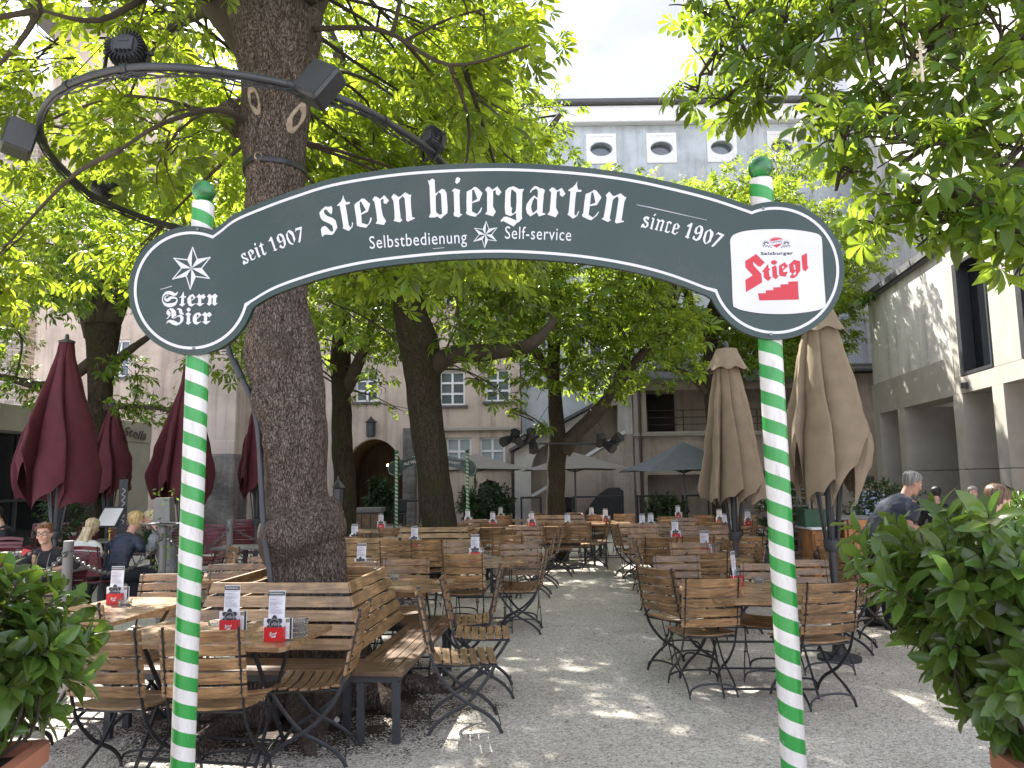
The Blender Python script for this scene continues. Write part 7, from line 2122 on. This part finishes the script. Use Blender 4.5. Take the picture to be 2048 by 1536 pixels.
# ================================================================== PEOPLE
M['skin'] = pm('skin', (.50, .29, .215), rough=.55, var=.07, scale=20)
M['skin2'] = pm('tanned_skin', (.43, .235, .165), rough=.55, var=.07, scale=20)
M['eye_w'] = pm('eye_white', (.7, .68, .66), rough=.2, var=.02)
M['eye_d'] = pm('iris_dark', (.03, .022, .018), rough=.15)
M['lip'] = pm('lips', (.38, .15, .125), rough=.5)
def hairmat(name, c):
    m = pm(name, c, rough=.42, var=.35, scale=40, stretch=(1, 1, .2))
    nt = m.node_tree; b = nt.nodes['Principled BSDF']
    ge = N(nt, 'ShaderNodeNewGeometry'); mr = N(nt, 'ShaderNodeMapRange'); mr.inputs[3].default_value, mr.inputs[4].default_value = .6, 1.3
    nt.links.new(ge.outputs['Random Per Island'], mr.inputs[0])
    hs = N(nt, 'ShaderNodeHueSaturation'); src = b.inputs['Base Color'].links[0].from_socket
    nt.links.new(mr.outputs[0], hs.inputs['Value']); nt.links.new(src, hs.inputs['Color']); nt.links.new(hs.outputs[0], b.inputs['Base Color'])
    return m
HAIR = {k: hairmat(k + '_hair', c) for k, c in dict(auburn=(.15, .06, .022), dark=(.02, .014, .011), blond=(.50, .36, .16), paleblond=(.50, .40, .25), grey=(.24, .23, .22), brown=(.12, .065, .032)).items()}
CLO = dict(black=pm('black_jersey', (.012, .012, .016), rough=.85, bump=.3, bscale=25), navy=pm('navy_quilted_nylon', (.016, .024, .05), rough=.5, bump=.5, bscale=14), white=pm('white_down_jacket', (.62, .62, .60), rough=.6, bump=.5, bscale=16), grey=pm('grey_marl_fleece', (.20, .21, .225), rough=.95, bump=.3, bscale=40), slate=pm('slate_navy_cotton', (.028, .034, .05), rough=.9, bump=.3, bscale=18), blue=pm('pale_blue_cotton', (.36, .42, .62), rough=.9, bump=.3, bscale=18), denim=pm('dark_trousers', (.015, .017, .026), rough=.9, bump=.3, bscale=25), greyjean=pm('grey_trousers', (.09, .095, .10), rough=.9), cream=pm('cream_shirt', (.5, .46, .4), rough=.9))

def remeshed(mb, name, mat, parent, vox, it=4, loc=None, fold=0.0):
    me = bpy.data.meshes.new(name); me.from_pydata(mb.v, [], mb.f)
    o = bpy.data.objects.new(name + '_tmp', me); COL.objects.link(o)
    md = o.modifiers.new('r', 'REMESH'); md.mode = 'VOXEL'; md.voxel_size = vox
    sm = o.modifiers.new('s', 'SMOOTH'); sm.iterations = it; sm.factor = .5
    dg = bpy.context.evaluated_depsgraph_get()
    m2 = bpy.data.meshes.new_from_object(o.evaluated_get(dg))
    bpy.data.objects.remove(o); bpy.data.meshes.remove(me)
    m2.name = name
    m2.materials.clear(); m2.materials.append(mat)
    if fold:
        nn_ = [Vector(v.normal) for v in m2.vertices]
        for v, nv in zip(m2.vertices, nn_):
            c = v.co
            w = noise.noise(Vector((c.x * 11, c.y * 11, c.z * 17))) * .6 + noise.noise(Vector((c.x * 24 + 3, c.y * 24, c.z * 40))) * .4
            v.co = c + nv * (fold * w)
    m2.polygons.foreach_set('use_smooth', [True] * len(m2.polygons))
    return link(name, m2, parent)

HEADP = [(-.118, .018, .070, .010), (-.112, .032, .084, .022), (-.098, .046, .092, .040), (-.075, .056, .0945, .055), (-.045, .063, .0925, .072), (-.01, .069, .090, .088), (.03, .074, .093, .097), (.06, .073, .087, .096), (.085, .062, .072, .081), (.103, .043, .048, .056), (.113, .02, .022, .026), (.115, .004, .004, .005)]
def head_ring(z, k=1.0, n=28):
    zs = [h[0] for h in HEADP]
    w, f, b = (np.interp(z, zs, [h[i] for h in HEADP]) for i in (1, 2, 3))
    return [Vector((w * k * math.cos(2 * math.pi * i / n), (f if i <= n / 2 else b) * k * math.sin(2 * math.pi * i / n) * (1.0), z)) for i in range(n)]

def hand(mb, wrist, d, up, s=1.0, curl=.5, side=1):
    d = Vector(d).normalized(); up = (Vector(up) - d * Vector(up).dot(d)).normalized(); x = d.cross(up) * side
    w = Vector(wrist)
    mb.tube([w - d * .02, w + d * .03 * s, w + d * .085 * s], [.024 * s, .036 * s, .036 * s], 10, flat=.42, up=tuple(x))
    for i, (off, L) in enumerate(((-.030, .062), (-.010, .075), (.010, .078), (.029, .068))):
        a = w + d * .082 * s + x * off * s
        b = a + (d * math.cos(curl * .5) - up * math.sin(curl * .5)) * L * .45 * s
        c = b + (d * math.cos(curl * 1.3) - up * math.sin(curl * 1.3)) * L * .35 * s
        e = c + (d * math.cos(curl * 1.9) - up * math.sin(curl * 1.9)) * L * .25 * s
        mb.tube([a - d * .01, b, c, e], [.0105 * s, .0098 * s, .0088 * s, .007 * s], 7)
    a = w + d * .025 * s - x * .030 * s
    mb.tube([a, a - x * .026 * s + d * .022 * s, a - x * .034 * s + d * .05 * s - up * .01, a - x * .028 * s + d * .07 * s - up * .016], [.015 * s, .013 * s, .011 * s, .008 * s], 7)

def person(label, loc, face, pose, top, bottom, hair, hstyle='short', skin='skin', scale=1.0, head_rot=(0, 0, 0), glasses=False, vox=.011, shoes='black', sleeve='long', hood=False, arms=None, lean=None, turn=0):
    t = thing('person', label, 'person', loc, -R(face), 'people in the beer garden')
    sit = pose == 'sit'
    ln = lean if lean is not None else (.16 if sit else .0)
    hz = .53 if sit else .93
    T_ = Matrix.Rotation(R(turn), 3, 'Z')
    pel = Vector((0, 0, hz)); 
    def sp(u): return pel + T_ @ Vector((0, ln * u * u * .55 + ln * u * .45, u * math.sqrt(max(.05, .52 ** 2 - ln ** 2))))
    waist, chest, nb = sp(.36), sp(.74), sp(1.0)
    tang = (sp(1.0) - sp(.8)).normalized()
    hc = nb + tang * .085 + Vector((0, 0, .12)) + (T_ @ Vector((0, .045, 0)))
    sh = [nb + T_ @ Vector((s * .175, -.005, -.055)) for s in (-1, 1)]
    if sit:
        knee = [Vector((s * .13, .44, .50)) for s in (-1, 1)]; ank = [Vector((s * .13, .40, .09)) for s in (-1, 1)]
    else:
        knee = [Vector((s * .095, .03, .50)) for s in (-1, 1)]; ank = [Vector((s * .10, -.02 + (.06 if s > 0 else -.04), .09)) for s in (-1, 1)]
    hip = [pel + Vector((s * .09, .0, -.02)) for s in (-1, 1)]
    if arms is None:
        arms = [((-.27, .14, .86 if sit else 1.12), (-.17, .38, .79 if sit else .95)), ((.27, .14, .86 if sit else 1.12), (.17, .38, .79 if sit else .95))]
    el = [Vector(a[0]) for a in arms]; wr = [Vector(a[1]) for a in arms]
    Hr = Euler([R(a) for a in head_rot]).to_matrix() @ T_
    HT = lambda v: hc + Hr @ Vector(v)
    b = MB()
    b.loft([[HT(v) for v in head_ring(z)] for z in [h[0] for h in HEADP]])
    b.tube([nb - tang * .06, nb + tang * .02, HT((0, -.012, -.075))], [.062, .055, .052], 14)
    b.tube([HT((0, .088, .016)), HT((0, .102, -.006)), HT((0, .113, -.026)), HT((0, .098, -.036))], [.007, .010, .0145, .009], 8)
    for s in (-1, 1):
        b.sphere(HT((s * .0745, -.004, -.012)), .026, 10, 8, (.35, .62, 1.1))
        b.sphere(HT((s * .014, .098, -.033)), .009, 8, 6)
        b.sphere(HT((s * .035, .078, -.028)), .026, 10, 8)
        b.tube([HT((s * .012, .091, .027)), HT((s * .036, .088, .031)), HT((s * .054, .074, .025))], .007, 6)
    b.sphere(HT((0, .078, -.098)), .022, 10, 8); b.sphere(HT((0, .088, -.062)), .016, 10, 8, (1.6, .6, .8))
    b.tube([pel - Vector((0, 0, .08)), pel, waist, chest, nb - tang * .04, nb], [.14, .165, .145, .17, .13, .07], 18, flat=.66, up=(1, 0, 0))
    for s, i in ((-1, 0), (1, 1)):
        b.tube(bez([sh[i], (sh[i] + el[i]) / 2, el[i], (el[i] + wr[i]) / 2, wr[i]], 3), np.interp(np.linspace(0, 1, 13), [0, .25, .5, .6, 1], [.052, .046, .038, .036, .024]), 10)
        b.tube([nb - tang * .05, sh[i]], [.07, .054], 10)
        dd = (wr[i] - el[i]).normalized()
        hand(b, wr[i], (dd.x * .7, dd.y, min(dd.z, .05) * .6), (0, 0, 1), .95, .55, side=-s)
        b.tube(bez([hip[i], (hip[i] * .5 + knee[i] * .5), knee[i], (knee[i] + ank[i]) / 2 + Vector((0, -.02, 0)), ank[i]], 3), np.interp(np.linspace(0, 1, 13), [0, .3, .5, .68, 1], [.088, .075, .055, .056, .036]), 12)
        b.tube([ank[i] + Vector((0, -.05, -.055)), ank[i] + Vector((0, .04, -.05)), ank[i] + Vector((0, .15, -.065))], [.036, .040, .028], 10, flat=.75, up=(1, 0, 0))
    t.scale = (scale,) * 3
    remeshed(b, 'body', M[skin], t, .0085 if vox < .012 else vox, 3)
    # clothes
    c = MB()
    zlow = pel - Vector((0, 0, .05)) if sit else pel - Vector((0, 0, .10))
    c.tube([zlow, pel, waist, chest, nb - tang * .045, nb - tang * .005], [.185, .188, .168, .19, .15, .082], 20, flat=.70, up=(1, 0, 0))
    for i in (0, 1):
        c.tube([nb - tang * .06, sh[i]], [.085, .070], 12)
        end = (wr[i] if sleeve == 'long' else sh[i].lerp(el[i], .82))
        pts = [sh[i], (sh[i] + el[i]) / 2, el[i], (el[i] + wr[i]) / 2, wr[i] - (wr[i] - el[i]).normalized() * .015] if sleeve == 'long' else [sh[i], (sh[i] + el[i]) / 2, end]
        pp = bez(pts, 3)
        if sleeve == 'mid':
            pp = bez([sh[i], (sh[i] + el[i]) / 2, el[i], el[i].lerp(wr[i], .3)], 3)
        c.tube(pp, np.linspace(.072, .043 if sleeve != 'short' else .062, len(pp)), 12)
    if hood:
        c.sphere(nb + T_ @ Vector((0, -.075, .02)), .105, 14, 10, (1.15, .75, .75))
    c.tube([nb - tang * .02, nb + tang * .025], [.085, .068], 14)
    remeshed(c, 'jacket' if sleeve == 'long' else 'shirt', CLO[top], t, max(.013, vox), 4, fold=.014)
    p = MB()
    p.tube([pel + Vector((0, 0, .06)), pel, pel - Vector((0, 0, .07))], [.165, .178, .15], 18, flat=.72, up=(1, 0, 0))
    for i in (0, 1):
        pp = bez([hip[i], hip[i] * .5 + knee[i] * .5, knee[i], (knee[i] + ank[i]) / 2 + Vector((0, -.02, 0)), ank[i] + Vector((0, 0, .0))], 3)
        p.tube(pp, np.interp(np.linspace(0, 1, len(pp)), [0, .3, .5, .7, 1], [.10, .088, .070, .068, .058]), 12)
    remeshed(p, 'trousers', CLO[bottom], t, max(.014, vox), 4, fold=.012)
    for i in (0, 1):
        q = MB(); a = ank[i]
        q.tube([a + Vector((0, -.06, -.05)), a + Vector((0, .03, -.042)), a + Vector((0, .11, -.056)), a + Vector((0, .165, -.066))], [.04, .046, .042, .03], 12, flat=.85, up=(1, 0, 0))
        q.build('shoe', CLO[shoes], t, 80)
    # hair
    h = MB()
    zs = [-.115 + .23 * k / 26 for k in range(27)]
    rings = [head_ring(z, 1.075) for z in zs]
    n = 28
    lowb = {'short': -.065, 'bob': -.10, 'long': -.11, 'crop': -.05}[hstyle]
    def keep(i, k):
        a = 360 * (k + .5) / n; z = (zs[i] + zs[i + 1]) / 2
        da = abs((a - 90 + 180) % 360 - 180)        # 0 at the face
        lim = .062 if da < 50 else (.062 + (lowb - .062) * min(1, (da - 50) / (35 if hstyle in ('bob', 'long') else 62)) ** (.8 if hstyle != 'crop' else 1.0))
        return z > lim
    vs = [HT(v + Vector((0, 0, .008))) for r in rings for v in r]
    fs = [(i * n + k, i * n + (k + 1) % n, (i + 1) * n + (k + 1) % n, (i + 1) * n + k) for i in range(26) for k in range(n) if keep(i, k)]
    fs.append(tuple(range(26 * n, 27 * n)))
    h.add(vs, fs)
    rs = random.Random(len(label))
    for k in range(230 if hstyle != 'crop' else 200):
        a = rs.uniform(0, 360); da = abs((a - 90 + 180) % 360 - 180)
        end = .058 if da < 52 else lowb - .005 + rs.uniform(-.012, .012) if da > (85 if hstyle in ('bob', 'long') else 112) else .05 + (lowb - .05) * (da - 52) / 60
        pts = []
        st = .116
        for j in range(7):
            u = j / 6
            z = st + (end - st) * u ** 1.25
            rg = head_ring(max(z, -.11), 1.085 + .02 * rs.random())
            f = a / 360 * n; i0 = int(f) % n; w = f - int(f)
            v = rg[i0].lerp(rg[(i0 + 1) % n], w)
            if z > .1: v = v.lerp(Vector((0, -.01, z)), .2)
            pts.append(HT(v + Vector((0, 0, .010))))
        if hstyle == 'long' and da > 80:
            last = pts[-1]
            back = T_ @ Vector((0, -.12, 0))
            pts += [last + back * rs.uniform(.5, .9) + Vector((rs.uniform(-.02, .02), 0, -.09)), last + back * rs.uniform(.9, 1.3) + Vector((rs.uniform(-.05, .05), -.02, -.19)), last + back * rs.uniform(1.1, 1.6) + Vector((rs.uniform(-.08, .06), -.02, -.27 - rs.uniform(0, .06)))]
        h.tube(pts, np.linspace(.0075, .003, len(pts)), 5)
    if hstyle == 'long':
        bk = T_ @ Vector((0, -1, 0))
        base_ = HT((0, -.075, -.02))
        for k in range(46):
            o = rs.uniform(-1, 1)
            lat = T_ @ Vector((.075 * o, 0, 0))
            p0 = base_ + lat * .9 + bk * .012 * (1 - o * o)
            pts = [p0, p0 + bk * .035 + Vector((0, 0, -.09)), p0 + lat * .35 + bk * (.085 + .02 * rs.random()) + Vector((0, 0, -.20)), p0 + lat * .6 + bk * (.105 + .03 * rs.random()) + Vector((0, 0, -.33 - .05 * rs.random()))]
            h.tube(bez(pts, 3), np.linspace(.016, .005, 10), 6)
    h.build('hair', HAIR[hair], t, 80, recalc=False)
    # face
    for s in (-1, 1):
        q = MB(); q.sphere(HT((s * .031, .0815, .008)), .0115, 12, 8); e = q.build('eye', M['eye_w'], t, 80)
        q = MB(); q.sphere(HT((s * .0305, .089, .008)), .0058, 10, 6); q.build('iris', M['eye_d'], e, 80)
        q = MB(); q.tube([HT((s * .014, .0975, .026)), HT((s * .034, .0955, .031)), HT((s * .054, .080, .025))], .0035, 5); q.build('eyebrow', HAIR[hair], t)
    q = MB(); q.tube([HT((-.024, .088, -.064)), HT((-.01, .0985, -.062)), HT((.01, .0985, -.062)), HT((.024, .088, -.064))], [.003, .0052, .0052, .003], 6); q.build('lips', M['lip'], t, 80)
    if glasses:
        q = MB()
        for s in (-1, 1):
            q.tube([HT((s * .033 + .026 * math.cos(a), .106 - .012 * abs(math.cos(a)) * (1 if math.cos(a) * s > 0 else 0), .004 + .018 * math.sin(a))) for a in [2 * math.pi * k / 16 for k in range(16)]], .0022, 5, closed=True)
            q.tube([HT((s * .060, .092, .01)), HT((s * .078, .02, .008)), HT((s * .078, -.01, .0))], .0022, 5)
        q.tube([HT((-.008, .107, .008)), HT((.008, .107, .008))], .0022, 5)
        q.build('glasses', M['metal_dark'], t)
    return t
def floor_for(px, py, Y, zhead):
    p = at(px, py, Y); return p.x, p.z
# seated guests on the left
x, z = floor_for(94, 1068, 8.55, 0)
tt = person('person facing the viewer at the front restaurant table, black zip top, auburn hair, glasses', (x, 8.75, 0), 176, 'sit', 'black', 'denim', 'auburn', 'short', scale=z / 1.19, head_rot=(-4, 3, 6), glasses=True, vox=.010, arms=[((-.30, .14, .83), (-.08, .34, .785)), ((.30, .14, .83), (.10, .36, .785))], lean=.2, sleeve='mid')
q = MB()
for s in (-1, 1): q.tube(bez([(s * .055, .235, 1.00), (s * .062, .29, .93), (s * .058, .315, .82), (s * .05, .31, .72)], 4), .005, 5)
q.build('piping', M['steel'], tt)
o = dup(_used['red'], (x, 8.72, 0), -R(176), 'maroon chair under the woman in the black zip top')
x, z = floor_for(30, 1032, 12.2, 0)
person('person far left in profile eating, black jacket, dark hair tied back, glasses', (x, 12.2, 0), 235, 'sit', 'black', 'denim', 'dark', 'short', scale=z / 1.19, head_rot=(-16, 0, 20), glasses=True, vox=.013)
dup(_used['red'], (x, 12.2, 0), -R(235), 'maroon chair under the dark-haired person at the far left')
x, z = floor_for(160, 1058, 10.0, 0)
person('person from behind with long pale blond hair and a white jacket', (x - .06, 10.0, 0), 16, 'sit', 'white', 'greyjean', 'paleblond', 'long', scale=z / 1.19, head_rot=(-14, 6, 0), vox=.012, lean=.2)
dup(_used['red'], (x - .06, 9.97, 0), -R(16), 'maroon chair under the long-haired blond woman')
x, z = floor_for(258, 1046, 10.3, 0)
person('person from behind with short blond hair and a navy quilted jacket', (x - .06, 10.1, 0), 24, 'sit', 'navy', 'denim', 'blond', 'bob', scale=z / 1.17, head_rot=(-8, 0, -14), vox=.012, lean=.2)
dup(_used['red'], (x - .20, 10.03, 0), -R(14), 'maroon chair under the navy jacket, its slatted back behind the chain')
x, z = floor_for(312, 1042, 10.3, 0)
person('person in a grey hooded sweatshirt seated facing left behind the middle post', (x + .12, 10.5, 0), 262, 'sit', 'grey', 'denim', 'paleblond', 'short', scale=z / 1.19, head_rot=(-18, 0, 0), hood=True, vox=.012, lean=.18)
dup(_used['red'], (x + .14, 10.5, 0), -R(262), 'maroon chair under the grey hooded sweatshirt')
# standing visitors on the right
ft = gz(1764, 1256, 0)
person('man standing bent over behind the laurel bush, slate T-shirt, grey cropped hair', (ft.x, ft.y, 0), 84, 'stand', 'slate', 'denim', 'grey', 'crop', 'skin2', scale=1.04, head_rot=(-24, 0, 0), vox=.011, lean=.34, sleeve='short', arms=[((-.25, .22, 1.06), (-.12, .46, 1.0)), ((.25, .22, 1.06), (.14, .46, 1.0))])
def stander(label, px, py, Y, face, top, hair, hst='short', **k):
    p = at(px, py, Y)
    person(label, (p.x, Y, 0), face, 'stand', top, 'denim', hair, hst, scale=p.z / 1.66, vox=k.pop('vox', .015), **k)
stander('person behind the bush with tousled brown hair, only the head visible', 1985, 1000, 5.3, 70, 'cream', 'brown', 'crop', head_rot=(-22, 0, 0), vox=.011)
stander('person from behind in a pale blue shirt beside the big tan parasol', 1741, 962, 14.2, 5, 'blue', 'dark', 'crop')
stander('distant person with blond hair right of the pale blue shirt', 1778, 978, 15.0, 20, 'cream', 'blond', 'bob')
stander('person with dark wavy hair behind the hedge, head bowed', 1873, 986, 11.6, 20, 'black', 'dark', 'bob', head_rot=(-20, 10, 0))
stander('person with grey hair in front of the tall glass, behind the bush', 1944, 986, 11.2, 200, 'grey', 'grey', 'short')
stander('person with a dark cap of hair at the right edge behind the bush', 2014, 984, 12.4, 340, 'black', 'dark', 'short')
# ================================================================== SMALL LITTER ON THE GRAVEL
lv, lq = [], []
P_, D_, N_, S_ = [], [], [], []
for k in range(900):
    x, y = rnd.uniform(-5, 6), rnd.uniform(2.2, 17)
    a = rnd.random() * 6.28
    P_.append((x, y, .006 + rnd.random() * .004)); D_.append((math.cos(a), math.sin(a), rnd.uniform(-.05, .15))); N_.append((rnd.uniform(-.3, .3), rnd.uniform(-.3, .3), 1)); S_.append(rnd.uniform(.012, .045))
V_, Q_ = scatter(np.array(P_), np.array(D_), np.array(N_), np.array(S_), T_LAU)
M['litter'] = pm('dry_leaf_litter', (.16, .10, .05), rough=.9, var=.5, scale=3, col2=(.30, .24, .14))
tag(fast_mesh('leaf_litter', V_, Q_, M['litter']), kind='stuff')
gs_ = MB()
for k in range(1500):
    x, y = rnd.uniform(-3.5, 4), rnd.uniform(2.0, 9)
    s = rnd.uniform(.006, .016)
    gs_.box((x, y, s * .35), (s * rnd.uniform(.7, 1.4), s, s * .8), Matrix.Rotation(rnd.random() * 3, 3, 'Z'), taper=.6)
M['pebbles'] = pm('loose_pebbles', (.40, .37, .33), rough=.85, var=.4, scale=9)
tag(gs_.build('gravel_stones', M['pebbles'], recalc=False), kind='stuff')
